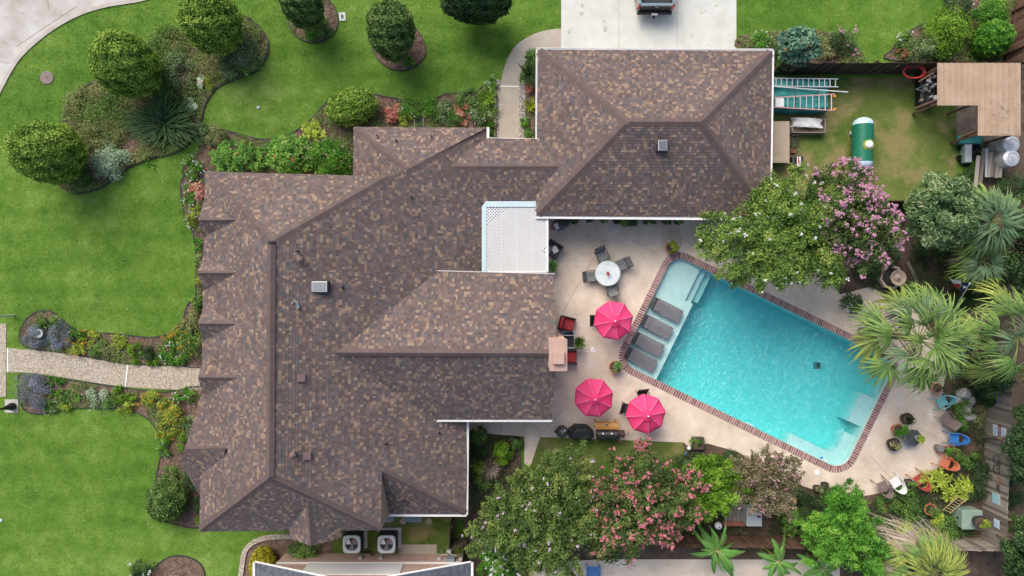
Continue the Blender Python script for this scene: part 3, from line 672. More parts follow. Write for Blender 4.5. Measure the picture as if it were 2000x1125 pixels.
# walls (set back under the eaves)
def wallblock(pts, ze, h, inset=0.45):
    q = W2(pts, ze); cx = sum(p[0] for p in q)/len(q); cy_ = sum(p[1] for p in q)/len(q)
    q = [(p[0]-math.copysign(inset,p[0]-cx), p[1]-math.copysign(inset,p[1]-cy_)) for p in q]
    prism(MB(), q, 0, h).build('wall', K['wall_brick'], house, world=True)
wallblock([(396,336),(750,344),(745,1035),(390,1037)], 4.6, 4.4)
wallblock([(690,248),(952,250),(945,530),(690,400)], 2.5, 2.35); wallblock([(930,270),(1110,272),(1070,396),(935,396)], 2.6, 2.4, 0.3)
wallblock([(1050,97),(1508,99),(1503,425),(1048,421)], 2.7, 2.5); wallblock([(700,532),(1083,536),(1078,819),(700,819)], 3.6, 3.4)
wallblock([(700,830),(912,822),(910,1004),(700,1004)], 2.75, 2.55)
mb = MB(); A0 = P(1087,690,MR-0.12); xg = A0.x-0.45
mb.add([(xg,P(0,538,3.6).y-0.2,3.3),(xg,P(0,818,3.6).y+0.2,3.3),(xg,A0.y,MR-0.25)], [[0,1,2]]); mb.build('gable_wall', K['white_paint'], house, world=True)
mb = MB(); e0 = PZ(745,921,plE); e1 = PZ(745,1034,plE)
mb.add([tuple(e0-Vector((0.02,0,0.1))), tuple(e1-Vector((0.02,0,0.1))), (e1.x-0.02,e1.y,2.4),(e0.x-0.02,e0.y,2.4)], [[0,1,2,3]]); mb.build('side_wall', K['wall_brick'], house, world=True)
for (x0,x1) in ((1105,1210),(1222,1327),(1339,1444)):
    a = P(x0,97,2.7); b = P(x1,97,2.7); g = MB(); bbox(g, ((a.x+b.x)/2, a.y-0.42, 1.1), (b.x-a.x, 0.06, 2.2), 0.01)
    gd = g.build('garage_door', K['white_paint'], house, world=True)
    pg = MB()
    for i in range(4): bbox(pg, ((a.x+b.x)/2, a.y-0.375, 0.28+i*0.55), (b.x-a.x-0.15, 0.03, 0.46), 0.01)
    pg.build('door_panel', K['white_vinyl'], gd)
def window(c, s, rz=0):
    w = MB(); bbox(w, c, (s, 0.08, 1.2), 0.01, rz=rz); f = w.build('window', K['white_paint'], house, world=True)
    g = MB(); box(g, xf([(0,-0.045,0)], c, rz)[0], (s-0.14, 0.03, 1.06), rz=rz); g.build('pane', K['dark'], f)
xe = P(1083,0,3.6).x-0.40
for y in (560,615,770): window((xe+0.02, P(0,y,2).y, 1.5), 1.1, math.pi/2)
for x in (1130,1240,1330): window((P(x,0,2).x, P(0,421,2.7).y+0.43, 1.5), 1.2, 0)
# chimney
mb = MB(); z1 = 6.75; a = P(1073,662,z1); b = P(1108,725,z1); cx, cyy = (a.x+b.x)/2, (a.y+b.y)/2; sx, sy = b.x-a.x, a.y-b.y
K['chimney'] = mat('chimney_brick', [(0.36,0.20,0.14),(0.48,0.30,0.22),(0.60,0.45,0.36)], attr=True, rough=0.9, fine=0.15)
K['cap'] = mat('chimney_cap', [(0.40,0.255,0.20),(0.48,0.32,0.26)], rough=0.8, nscale=2)
box(mb, (cx,cyy,z1/2-0.05), (sx*0.94,sy*0.94,z1-0.1)); chim = mb.build('chimney', K['mortar'], house, world=True)
bk = []
for v in range(5):
    t = MB(); bbox(t, (0,0,0), (0.19,0.03,0.062), 0.008, rnd=v/4, seg=1); bk.append(t.mesh('brick', K['chimney']))
nrow = 0
for i in range(62):
    z = 2.05+i*0.074
    if z > z1-0.12: break
    for j in range(4):
        xx = cx-sx*0.47+0.10+j*0.205+(0.1 if i % 2 else 0)
        if xx > cx+sx*0.47-0.06: continue
        o = link(random.choice(bk), 'brick', chim); o.location = (xx, cyy+sy*0.47+0.008, z)
t = MB(); bbox(t, (cx,cyy,z1), (sx,sy,0.10), 0.015); cp = t.build('chimney_cap', K['cap'], chim)
t = MB(); cf = P(1091,699,z1+0.2); bbox(t, (cf.x,cf.y,z1+0.16), (m(23,z1),m(25,z1),0.22), 0.03); t.build('flue_cover', K['cap'], chim)
# roof fittings
def fit(px, py, pl, fn, name, mt, lift=0.0):
    p = PZ(px,py,pl); b_ = MB(); fn(b_, p+Vector((0,0,lift))); return b_.build(name, mt, house, world=True)
def boxvent(px, py, pl, wx, wy, slx):
    p = PZ(px,py,pl); b_ = MB(); bbox(b_, p+Vector((0,0,0.05)), (wx+0.08,wy+0.08,0.36), 0.01); base = b_.build('vent_base', K['black'], house, world=True)
    t = MB(); bbox(t, p+Vector((0,0,0.25)), (wx,wy,0.04), 0.008); cv = t.build('vent_cover', K['alu'], base)
    s = MB(); nsl = 11
    for i in range(nsl):
        f_ = (i+0.5)/nsl-0.5
        if slx: box(s, p+Vector((f_*wx*0.94,0,0.278)), (wx/nsl*0.42, wy*0.9, 0.03), ry=0.5)
        else: box(s, p+Vector((0,f_*wy*0.94,0.278)), (wx*0.9, wy/nsl*0.42, 0.03), rx=0.5)
    s.build('louvre', K['grey'], cv)
boxvent(627,560,plE,0.68,0.46,True); boxvent(1292,286,plGS,0.42,0.50,False)
for px,py,pl in ((590,508,plE),(576,886,plE)):
    def fn(b_, p):
        tube(b_, [p-Vector((0,0,0.1)),p+Vector((0,0,0.32))], 0.10, 12); lathe(b_, [(0.15,0.30),(0.15,0.36),(0.06,0.44),(0.001,0.45)], 14, p)
    fit(px,py,pl,fn,'roof_pipe_cap',K['brown_metal'])
for px,py,pl in ((590,738,plE),(601,890,plE)):
    fit(px,py,pl,lambda b_,p: (bbox(b_,p+Vector((0,0,0.10)),(0.36,0.34,0.09),0.03,ry=0.25),box(b_,p+Vector((0,0,0.02)),(0.30,0.28,0.16))),'slant_vent',K['brown_metal'])
for px,py,pl in ((738,266,plN2),(775,275,plN2),(843,267,plN2),(804,385,plE),(755,866,plE),(791,978,plS2),(858,845,plE),(670,561,plE),(583,491,plE)):
    fit(px,py,pl,lambda b_,p: tube(b_,[p-Vector((0,0,0.1)),p+Vector((0,0,0.30))],0.045,8),'vent_pipe',K['black'])
def satdish(b_, p):
    box(b_, p+Vector((-0.04,0,0.03)), (0.3,0.12,0.05), rz=0.4); box(b_, p+Vector((0.12,-0.1,0.03)), (0.16,0.34,0.04), rz=0.3); tube(b_, [p, p+Vector((0,0,0.28))], 0.05, 8)
fit(575,591,plE,satdish,'flashing_bracket',K['grey'])
# lattice patio cover
K['flash'] = mat('pale_blue_flashing', [(0.42,0.56,0.57),(0.52,0.64,0.65)], rough=0.6, nscale=3, fine=0.05)
pc = thing('patio_cover', 'white diamond lattice patio cover with pale blue flashing beside the house roof', 'patio cover', P(1005,465,0))
zl = 2.52; A0 = P(949,403,zl); B0 = P(1069,531,zl)
fr = MB()
for c, s in (((A0.x,(A0.y+B0.y)/2),(0.07,A0.y-B0.y)),((B0.x,(A0.y+B0.y)/2),(0.10,A0.y-B0.y)),(((A0.x+B0.x)/2,A0.y),(B0.x-A0.x,0.07)),(((A0.x+B0.x)/2,B0.y),(B0.x-A0.x,0.07))):
    box(fr, (c[0],c[1],zl), (s[0],s[1],0.14))
fr.build('frame', K['white_vinyl'], pc, world=True)
rf_ = MB()
for i in range(1,4):
    x = A0.x+(B0.x-A0.x)*i/4; box(rf_, (x,(A0.y+B0.y)/2,zl-0.09), (0.05,A0.y-B0.y-0.1,0.12))
rf_.build('rafter', K['white_vinyl'], pc, world=True)
sl = MB(); box(sl, (0,0,0), (1,0.050,0.008)); slm = sl.mesh('lattice_slat', K['white_vinyl'])
pitch = 0.117
for lay, ang in ((0,math.radians(45)),(1,math.radians(-45))):
    d = Vector((math.cos(ang),math.sin(ang))); nn = Vector((-d.y,d.x)); cc = Vector(((A0.x+B0.x)/2,(A0.y+B0.y)/2)); hx, hy = (B0.x-A0.x)/2-0.01, (A0.y-B0.y)/2-0.01
    for i in range(-22,23):
        o_ = nn*(i*pitch); lo, hi = -9, 9
        for k_, hh in ((0,hx),(1,hy)):
            a_, b_ = sorted(((-hh-o_[k_])/d[k_], (hh-o_[k_])/d[k_])); lo, hi = max(lo,a_), min(hi,b_)
        if hi-lo < 0.1: continue
        c = cc+o_+d*((lo+hi)/2); o = link(slm, 'lattice_slat', pc, True); o.location = (c.x,c.y,zl+0.03+lay*0.009); o.rotation_euler = (0,0,ang); o.scale = (hi-lo,1,1)
fl = MB()
for (x0,y0),(x1,y1) in (((941,403),(949,531)),((949,393),(1047,404))):
    a = P(x0,y0,2.62); b = P(x1,y1,2.62); box(fl, ((a.x+b.x)/2,(a.y+b.y)/2,2.6), (b.x-a.x,a.y-b.y,0.03))
tri = [P(941,403,2.62),P(949,393,2.62),P(949,404,2.62)]; fl.add([tuple(p) for p in tri], [[0,2,1]])
fl.build('flashing', K['flash'], pc, world=True)
po = MB()
for x in (A0.x+0.1, B0.x-0.06): 
    for y in (B0.y+0.1, A0.y-0.1): box(po, (x,y,zl/2), (0.1,0.1,zl))
po.build('post', K['white_vinyl'], pc, world=True)
for o in list(COL.objects):
    if o.get('label') is None and o.parent is None and o.type == 'MESH' and o.get('kind') is None: print('UNTAGGED', o.name)
# ------------------------------------------------------------------ vegetation
def unitv(n):
    v = rng.normal(size=(n,3)); return v/np.linalg.norm(v, axis=1, keepdims=True)
def leaves(mb, p, nrm, L, Wd, rnd, fold=0.12):
    n = len(p); r = unitv(n); t = np.cross(nrm, r); t /= np.linalg.norm(t, axis=1, keepdims=True)+1e-9; b = np.cross(nrm, t)
    L = (np.asarray(L)*rng.uniform(0.7,1.3,n))[:,None]; Wd = (np.asarray(Wd)*rng.uniform(0.7,1.3,n))[:,None]
    V = np.stack([p-t*L/2, p+b*Wd/2+nrm*L*fold, p+t*L/2-nrm*L*fold*0.6, p-b*Wd/2+nrm*L*fold], 1).reshape(-1,3)
    mb.add(V, (np.arange(n)[:,None]*4+np.array([0,1,2,3])), np.clip(rnd,0,1))
def blobs(mb, p, size, n=9, spread=1.0):
    """flower clusters: small petals crowded round each point"""
    k = len(p); q = np.repeat(p, n, 0)+unitv(k*n)*np.repeat(np.asarray(size)*np.ones(k), n)[:,None]*rng.uniform(0.2,1,(k*n,1))*spread
    nr = unitv(k*n); nr[:,2] = np.abs(nr[:,2])+0.5; nr /= np.linalg.norm(nr, axis=1, keepdims=True)
    leaves(mb, q, nr, np.repeat(np.asarray(size)*np.ones(k), n)*0.9, np.repeat(np.asarray(size)*np.ones(k), n)*0.8, rng.random(k*n))
def crown_pts(rad, ncl, nleaf, csize, zlow=-0.35, bias=0.5):
    d = unitv(ncl*3); d = d[d[:,2] > zlow][:ncl]; ncl = len(d)
    rr = rng.uniform(0.45,1.0,(ncl,1))**bias; c = d*rr*np.asarray(rad)
    w = rng.uniform(0.6,1.4,ncl); w /= w.sum(); idx = rng.choice(ncl, nleaf, p=w)
    cs = csize*rng.uniform(0.7,1.35,ncl)
    g = rng.normal(size=(nleaf,3)); g /= (np.linalg.norm(g,axis=1,keepdims=True)+1e-9); g *= rng.uniform(0,1,(nleaf,1))**0.45
    g[:,2] *= 0.65
    p = c[idx]+g*cs[idx][:,None]
    nr = g*0.7+d[idx]*0.35+np.array([0,0,0.55])+rng.normal(size=(nleaf,3))*0.38; nr /= np.linalg.norm(nr,axis=1,keepdims=True)
    cr = rng.normal(size=ncl)*0.16
    return p, nr, 0.42+cr[idx]*1.2+rng.normal(size=nleaf)*0.22, c, cs, d
def spray_pts(rad, nsp, nleaf, length, width, zlow=-0.25):
    """feathery crowns: leafy shoots that start inside the crown and reach outwards, uneven round the outline"""
    d = unitv(nsp*3); d = d[d[:,2] > zlow][:nsp]; nsp = len(d); az = np.arctan2(d[:,1],d[:,0]); ph = rng.uniform(0,6.3,4)
    env = 1+0.13*np.sin(2*az+ph[0])+0.12*np.sin(3*az+ph[1])+0.10*np.sin(5*az+ph[2])+0.07*np.sin(8*az+ph[3])+rng.normal(size=nsp)*0.06
    rr = rng.uniform(0.25,1.0,nsp)**0.45*env; tip = d*rr[:,None]*np.asarray(rad); ln = length*rng.uniform(0.6,1.35,nsp)
    dr = d*np.array([1,1,0.55])+rng.normal(size=(nsp,3))*0.38+np.array([0,0,0.15]); dr /= np.linalg.norm(dr,axis=1,keepdims=True)
    w = ln/ln.sum(); idx = rng.choice(nsp, nleaf, p=w); t = rng.uniform(0,1,nleaf)**0.75
    g = rng.normal(size=(nleaf,3))*(width*(1.15-0.75*t))[:,None]; p = tip[idx]-dr[idx]*(ln[idx]*(1-t))[:,None]+g
    p[:,2] -= 0.25*ln[idx]*t**2*0.6
    nr = g/(width+1e-6)*0.25+np.array([0,0,0.75])+rng.normal(size=(nleaf,3))*0.45; nr /= np.linalg.norm(nr,axis=1,keepdims=True)
    cr = rng.normal(size=nsp)*0.20
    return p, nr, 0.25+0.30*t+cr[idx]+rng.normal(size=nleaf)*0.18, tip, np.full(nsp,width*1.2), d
def limb_set(mb, base, tops, r0, zfork=0.45):
    for tp in tops:
        tp = Vector(tp); b = Vector(base); mid = b.lerp(tp,0.5)+Vector((random.uniform(-.15,.15),random.uniform(-.15,.15),0.25))
        tube(mb, [b, b.lerp(mid,0.5)+Vector((0,0,0.1)), mid, tp], [r0,r0*0.8,r0*0.6,r0*0.18], 7)
def tree(name, label, px, py, rpx, zc, hz, lf, ncl, nleaf, csize, leaf=(0.13,0.07), flower=None, nfl=0, fsize=0.09, frange=None, ry=None, trunk=0.11, multi=3, cat='tree', fl_low=0.1, group=None, core=True, spray=None):
    """(px,py) is where the crown's middle shows; zc its height; the trunk stands straight below it."""
    c = P(px,py,zc); rx_ = m(rpx,zc); ry_ = m(ry or rpx, zc); root = thing(name, label, cat, (c.x,c.y,0), group=group)
    tb = MB()
    for k in range(multi):
        a = 2*math.pi*k/multi+0.5; bx = 0.15*math.cos(a) if multi > 1 else 0; by = 0.15*math.sin(a) if multi > 1 else 0
        f1 = Vector((bx*4,by*4,zc*0.55)); tube(tb, [(bx,by,-0.05),(bx*2,by*2,zc*0.3),f1], [trunk,trunk*0.8,trunk*0.65], 8)
        limb_set(tb, f1, [(math.cos(a+q)*rx_*0.62,math.sin(a+q)*ry_*0.62,zc+random.uniform(-0.2,0.5)*hz) for q in (-0.7,0,0.7)], trunk*0.6)
    tb.build('trunk', K['trunk'], root, smooth=True)
    p, nr, rv, cc, cs, d = crown_pts((rx_*0.86,ry_*0.86,hz), ncl, nleaf, csize) if spray is None else spray_pts((rx_*0.98,ry_*0.98,hz), spray[0], nleaf, spray[1], spray[2])
    if core:
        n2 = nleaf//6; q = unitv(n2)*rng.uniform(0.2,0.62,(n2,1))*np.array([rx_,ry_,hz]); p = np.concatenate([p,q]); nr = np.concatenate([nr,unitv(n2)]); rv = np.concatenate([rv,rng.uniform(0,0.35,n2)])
    p[:,2] += zc; p[:,2] = np.maximum(p[:,2], 0.05)
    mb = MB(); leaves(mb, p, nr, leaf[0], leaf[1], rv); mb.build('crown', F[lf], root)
    if flower:
        up = np.where((d[:,2] > fl_low))[0]; pick = rng.choice(up, nfl); off = unitv(nfl); off[:,2] = np.abs(off[:,2])*0.9+0.1
        fp = cc[pick]+off*cs[pick][:,None]*1.02
        if frange is not None:
            a = np.arctan2(fp[:,1],fp[:,0]); k = np.cos(a-frange[0]) > rng.uniform(-1,1,len(a))*0.4+frange[1]; fp = fp[k]
        fp[:,2] += zc; fb = MB(); blobs(fb, fp, fsize*rng.uniform(0.6,1.3,len(fp)), 10); fb.build('blossom', FL[flower], root)
    return root
def topiary(name, label, px, py, rpx, ry, zc, hz, lf, n, cat='tree', leaf=(0.135,0.08), rot=0.0, group=None, bump=0.13, power=2.0):
    c = P(px,py,zc); rx_, ry_ = m(rpx,zc)*0.82, m(ry,zc)*0.90; root = thing(name, label, cat, (c.x,c.y,0), rot, group=group)
    if zc-hz > 0.15:
        tb = MB(); tube(tb, [(0,0,-0.05),(0.03,0.02,zc*0.5),(0,0,zc)], [0.12,0.10,0.08], 9); tube(tb, [(0.03,0.02,zc*0.4),(0.4,0.3,zc)], [0.06,0.03], 7); tube(tb, [(0.03,0.02,zc*0.4),(-0.4,0.1,zc)], [0.06,0.03], 7); tb.build('trunk', K['trunk'], root)
    d = unitv(n); ph = rng.uniform(0,6.3,6)
    nb = sum(np.sin(d[:,i%3]*(4+2.6*i)+d[:,(i+1)%3]*(3+1.7*i)+ph[i]) for i in range(6))/5
    rad = 1+bump*nb+rng.uniform(-0.12,0.05,n)+(rng.random(n) < 0.06)*rng.uniform(0.02,0.10,n)
    p = d*rad[:,None]*np.array([rx_,ry_,hz]); p[:,2] += zc; p[:,2] = np.maximum(p[:,2], 0.03)
    nr = d/np.array([rx_,ry_,hz]); nr /= np.linalg.norm(nr,axis=1,keepdims=True); nr = nr*0.8+rng.normal(size=(n,3))*0.42; nr /= np.linalg.norm(nr,axis=1,keepdims=True)
    mb = MB(); leaves(mb, p, nr, leaf[0], leaf[1], 0.42+0.30*nb+rng.normal(size=n)*0.22)
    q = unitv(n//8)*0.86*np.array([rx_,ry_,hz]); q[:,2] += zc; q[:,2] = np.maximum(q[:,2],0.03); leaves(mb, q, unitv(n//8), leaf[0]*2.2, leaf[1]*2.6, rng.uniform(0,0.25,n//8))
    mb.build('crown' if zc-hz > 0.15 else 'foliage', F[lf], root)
    return root
def shrub(label, px, py, r, h, lf, n=None, flower=None, nfl=0, fs=0.05, leaf=None, ry=None, name='shrub', cat='shrub', form='mound', rot=0.0, group=None, parent=None, local=None):
    """small plant seen at (px,py); r in photo pixels, h in metres"""
    if parent is None:
        c = P(px,py,h*0.6); root = thing(name, label, cat, (c.x,c.y,0), rot, group=group); ox = np.zeros(3)
    else: root = parent; ox = np.array(local)
    gs = 1.18 if parent is None else 1.0; rx_ = m(r,h*0.6)*gs; ry_ = m(ry or r, h*0.6)*gs; mb = MB(); ls = leaf or (0.09,0.05)
    if form == 'mound':
        n = n or int(1300*rx_*ry_+320); ncl = max(7,int(16*rx_*ry_)+6)
        p, nr, rv, cc, cs, d = crown_pts((rx_*0.78,ry_*0.78,h*0.55), ncl, n, 0.30*min(rx_,ry_)+0.05, zlow=-0.2)
        p[:,2] = np.maximum(p[:,2]+h*0.42, 0.02); leaves(mb, p+ox, nr, ls[0], ls[1], rv); top = cc+np.array([0,0,h*0.42])+d*cs[:,None]
        k = d[:,2] > 0.0; fpos = top[k]
        st = MB()
        for i in range(5): tube(st, [tuple(ox), tuple(ox+np.array(cc[i%len(cc)])*0.8+np.array([0,0,h*0.42]))], [0.015,0.006], 5)
        st.build('stem', K['trunk'], root)
    elif form == 'blades':      # strappy leaves arching out of a centre
        n = n or 110; V = []; Fc = []; rv = []
        for i in range(n):
            a = random.uniform(0,2*math.pi); Lg = random.uniform(0.65,1.0); arch = random.uniform(0.5,1.1); wd = ls[1]*random.uniform(0.7,1.2); bx, by = random.gauss(0,rx_*0.14), random.gauss(0,ry_*0.14); dx, dy = math.cos(a), math.sin(a); k0 = len(V)
            for s in range(5):
                t = s/4; rr = t*Lg; z = h*(1.7*t*(1-0.52*arch*t)); w_ = wd*(1-t**2.2)+0.003
                cx_, cy_ = bx+dx*rr*rx_, by+dy*rr*ry_; V += [(cx_-dy*w_,cy_+dx*w_,max(z,0.02)),(cx_+dy*w_,cy_-dx*w_,max(z,0.02)+0.01)]
            for s in range(4): Fc.append([k0+2*s,k0+2*s+1,k0+2*s+3,k0+2*s+2]); rv.append(min(1,max(0,0.25+0.5*s/4+random.gauss(0,0.15))))
        mb.add(np.array(V)+ox, np.array(Fc), np.array(rv)); fpos = np.array([(random.gauss(0,rx_*0.45),random.gauss(0,ry_*0.45),h*random.uniform(0.8,1.1)) for _ in range(20)])
    elif form == 'broad':       # big leaves in rosettes on a few stems
        n = n or max(14,int(70*rx_*ry_)); V = []; Fc = []; rv = []
        for i in range(n):
            a0 = random.uniform(0,6.3); q = math.sqrt(random.random()); bx, by, bz = q*math.cos(a0)*rx_*0.72, q*math.sin(a0)*ry_*0.72, h*(0.5+0.5*(1-q*q))*random.uniform(0.75,1.05); base = random.gauss(0.5,0.2)
            kf = random.randint(5,8); ph = random.uniform(0,6.3)
            for j in range(kf):
                a = ph+2*math.pi*j/kf+random.gauss(0,0.2); Lg = ls[0]*random.uniform(0.75,1.2); wd = ls[1]*random.uniform(0.8,1.2); dx, dy = math.cos(a), math.sin(a); k0 = len(V); rise = random.uniform(0.15,0.5)
                for t, w_ in ((0.05,0.15),(0.35,0.9),(0.65,1.0),(0.88,0.55),(1.0,0.02)):
                    z = bz+Lg*(rise*t-0.55*t*t); cx_, cy_ = bx+dx*Lg*t, by+dy*Lg*t
                    V += [(cx_-dy*wd*w_/2,cy_+dx*wd*w_/2,max(z+0.01,0.02)),(cx_,cy_,max(z-0.008,0.015)),(cx_+dy*wd*w_/2,cy_-dx*wd*w_/2,max(z+0.01,0.02))]
                v_ = min(1,max(0,base+random.gauss(0,0.14)))
                for s in range(4):
                    for e_ in (0,1): Fc.append([k0+3*s+e_,k0+3*s+e_+1,k0+3*s+e_+4,k0+3*s+e_+3]); rv.append(v_)
        mb.add(np.array(V)+ox, np.array(Fc), np.array(rv)); fpos = np.array([(random.gauss(0,rx_*0.5),random.gauss(0,ry_*0.5),h*random.uniform(0.85,1.1)) for _ in range(24)])
        st = MB()
        for i in range(4): tube(st, [tuple(ox), tuple(ox+np.array([random.uniform(-.5,.5)*rx_,random.uniform(-.5,.5)*ry_,h*0.7]))], [0.02,0.01], 5)
        st.build('stem', K['trunk'], root)
    mb.build('foliage', F[lf], root)
    if flower and nfl:
        fp = fpos[rng.choice(len(fpos), nfl)]+rng.normal(size=(nfl,3))*np.array([0.10*rx_+0.03,0.10*ry_+0.03,0.03])+ox; fb = MB(); blobs(fb, fp, fs*rng.uniform(0.7,1.3,nfl), 8); fb.build('blossom', FL[flower], root)
    return root

# --- lawn trees clipped into balls
for px,py,r,ry,zc,hz,lf,n,lab in [(412,42,64,62,2.3,1.75,'topiary',24000,'clipped round evergreen tree in the island bed, cut by the top of the photo'),
    (246,127,66,64,2.3,1.8,'topiary',24000,'clipped round evergreen tree in the middle of the island bed'),
    (93,298,72,62,2.2,1.75,'topiary',24000,'clipped round evergreen tree at the lower left end of the island bed'),
    (590,10,45,42,2.2,1.6,'topiary_d',15000,'clipped evergreen tree over the small oval mulch bed at the top edge'),
    (763,60,52,57,2.3,1.7,'topiary_d',20000,'dark clipped oval tree alone in its own mulch ring on the lawn'),
    (930,2,80,38,2.3,1.7,'dark',20000,'wide dark evergreen tree at the top edge left of the driveway')]:
    topiary('topiary_tree', lab, px, py, r, ry, zc, hz, lf, n, group='clipped trees on the front lawn')
topiary('clipped_shrub', 'yellow green clipped shrub at the corner of the bed by the entry roof', 687, 209, 58, 36, 0.75, 0.7, 'topiary', 13000, 'shrub', rot=0.25)
topiary('clipped_shrub', 'dark round clipped shrub beside the lower left house corner', 326, 978, 43, 43, 0.8, 0.8, 'topiary_d', 12000, 'shrub')
topiary('clipped_hedge', 'golden yellow clipped hedge inside the curved stone edging', 514, 1108, 30, 42, 0.55, 0.55, 'gold', 9000, 'hedge', bump=0.03)

# --- back garden trees
tree('crape_myrtle_tree', 'large green crape myrtle with scattered white blossoms overhanging the pool', 1530, 460, 162, 4.0, 1.6, 'crape_w', 150, 46000, 0.62, flower='white', nfl=70, fsize=0.08, ry=128, spray=(300,1.25,0.17))
tree('crape_myrtle_tree', 'crape myrtle covered in pink blossoms between the gas tank and the palms', 1660, 424, 98, 4.3, 1.5, 'crape_p', 75, 19000, 0.52, flower='pink', nfl=620, fsize=0.095, ry=112, fl_low=-0.2, spray=(170,0.9,0.16))
tree('crape_myrtle_tree', 'big green crape myrtle with few pale lilac blossoms below the grill', 1060, 1010, 142, 3.6, 1.5, 'crape', 130, 42000, 0.55, flower='lilac', nfl=70, fsize=0.085, ry=128, spray=(320,0.95,0.15))
tree('crape_myrtle_tree', 'crape myrtle thick with coral pink blossoms right of the grill lawn', 1252, 985, 118, 3.6, 1.5, 'crape_p', 100, 28000, 0.50, flower='hotpink', nfl=640, fsize=0.085, ry=122, fl_low=-0.1, spray=(240,0.85,0.15))
tree('citrus_tree', 'bright lime green bushy tree between two crape myrtles', 1385, 952, 70, 2.6, 1.2, 'lime', 62, 13000, 0.30, leaf=(0.14,0.08), ry=76, multi=1, spray=(120,0.55,0.14))
tree('crape_myrtle_tree', 'mauve brown leafed crape myrtle with faded blossoms by the lower pool deck', 1492, 938, 84, 2.8, 1.1, 'mauve', 70, 16000, 0.36, leaf=(0.10,0.06), flower='blush', nfl=150, fsize=0.06, ry=70, spray=(170,0.7,0.12))
tree('loquat_tree', 'pale grey green broadleaf tree between pink crape and fan palms', 1838, 412, 72, 3.6, 1.4, 'loquat', 90, 12000, 0.34, leaf=(0.22,0.08), ry=84, multi=1)
tree('bamboo_clump', 'bright green feathery bamboo like clump below the pool deck corner', 1650, 1040, 96, 3.0, 1.5, 'bright', 80, 16000, 0.45, leaf=(0.26,0.05), ry=88, multi=4, trunk=0.05, spray=(150,1.0,0.14))
tree('broadleaf_tree', 'dark leafy tree beyond the right fence beside the sign', 2010, 880, 46, 3.0, 1.3, 'dark', 40, 8000, 0.42, leaf=(0.18,0.09), ry=88)
tree('broadleaf_tree', 'dark leafy tree beyond the fence corner at bottom right', 2005, 1075, 46, 2.6, 1.2, 'dark', 40, 7000, 0.40, leaf=(0.18,0.09), ry=65)
tree('broadleaf_tree', 'dark shaded tree at the right edge above the second palm', 2000, 470, 40, 3.0, 1.3, 'dark', 36, 7000, 0.42, leaf=(0.16,0.08), ry=100)
tree('broadleaf_tree', 'dark green shrub tree growing against the fence below the right palm', 1938, 745, 34, 1.8, 0.9, 'dark', 30, 6000, 0.30, leaf=(0.12,0.06), ry=30)
tree('hydrangea_bush', 'bush with clusters of white blossoms at the bottom edge', 972, 1100, 46, 1.2, 0.7, 'bright', 30, 6000, 0.26, leaf=(0.14,0.08), flower='white', nfl=70, fsize=0.10, ry=40, cat='shrub', trunk=0.03)
tree('blue_leaf_tree', 'small blue green broadleaf tree with orange blossoms by the garage corner', 1560, 90, 44, 1.9, 0.8, 'bluegreen', 34, 2600, 0.30, leaf=(0.26,0.16), flower='orange', nfl=10, fsize=0.07, ry=36, multi=1, trunk=0.05)

# --- palms
def frond_mesh(name, lf, pet, R_, nl=26, droop=0.5, spread=88, wid=0.047, seed=0):
    r_ = random.Random(seed); mb = MB()
    bx = Vector((pet,0,0.10*pet))
    for i in range(nl):
        ph = math.radians(-spread+2*spread*i/(nl-1)+r_.gauss(0,1.5)); Lg = R_*(0.62+0.38*math.cos(ph*0.72))*r_.uniform(0.9,1.05); V = []; dx, dy = math.cos(ph), math.sin(ph)
        side = r_.gauss(0,0.16); dr = droop*r_.uniform(0.4,1.9)
        for t in (0,0.3,0.55,0.8,1.0):
            w_ = wid*((0.35+1.6*t) if t < 0.5 else 1.15*(1.02-t)*2); w_ = max(w_,0.004); x = bx.x+dx*Lg*t-dy*side*Lg*t*t; y = dy*Lg*t+dx*side*Lg*t*t; z = bx.z+0.12*Lg*t*(1-t)-dr*Lg*t**2.6-0.10*abs(math.sin(ph))*Lg*t
            V += [(x-dy*w_,y+dx*w_,z),(x+dy*w_,y-dx*w_,z+0.012)]
        rv = np.clip(np.array([0.24,0.38,0.52,0.72])+r_.gauss(0,0.10),0,1); mb.add(V, np.array([[2*s,2*s+1,2*s+3,2*s+2] for s in range(4)]), rv)
    me = mb.mesh(name, F[lf]); pb_ = MB(); tube(pb_, [(0,0,0),(pet*0.5,0,0.09*pet),(pet,0,0.10*pet),(pet+0.25*R_,0,0.10*pet+0.02)], [0.03,0.022,0.016,0.006], 5); pm = pb_.mesh('petiole', K['petiole'])
    return me, pm
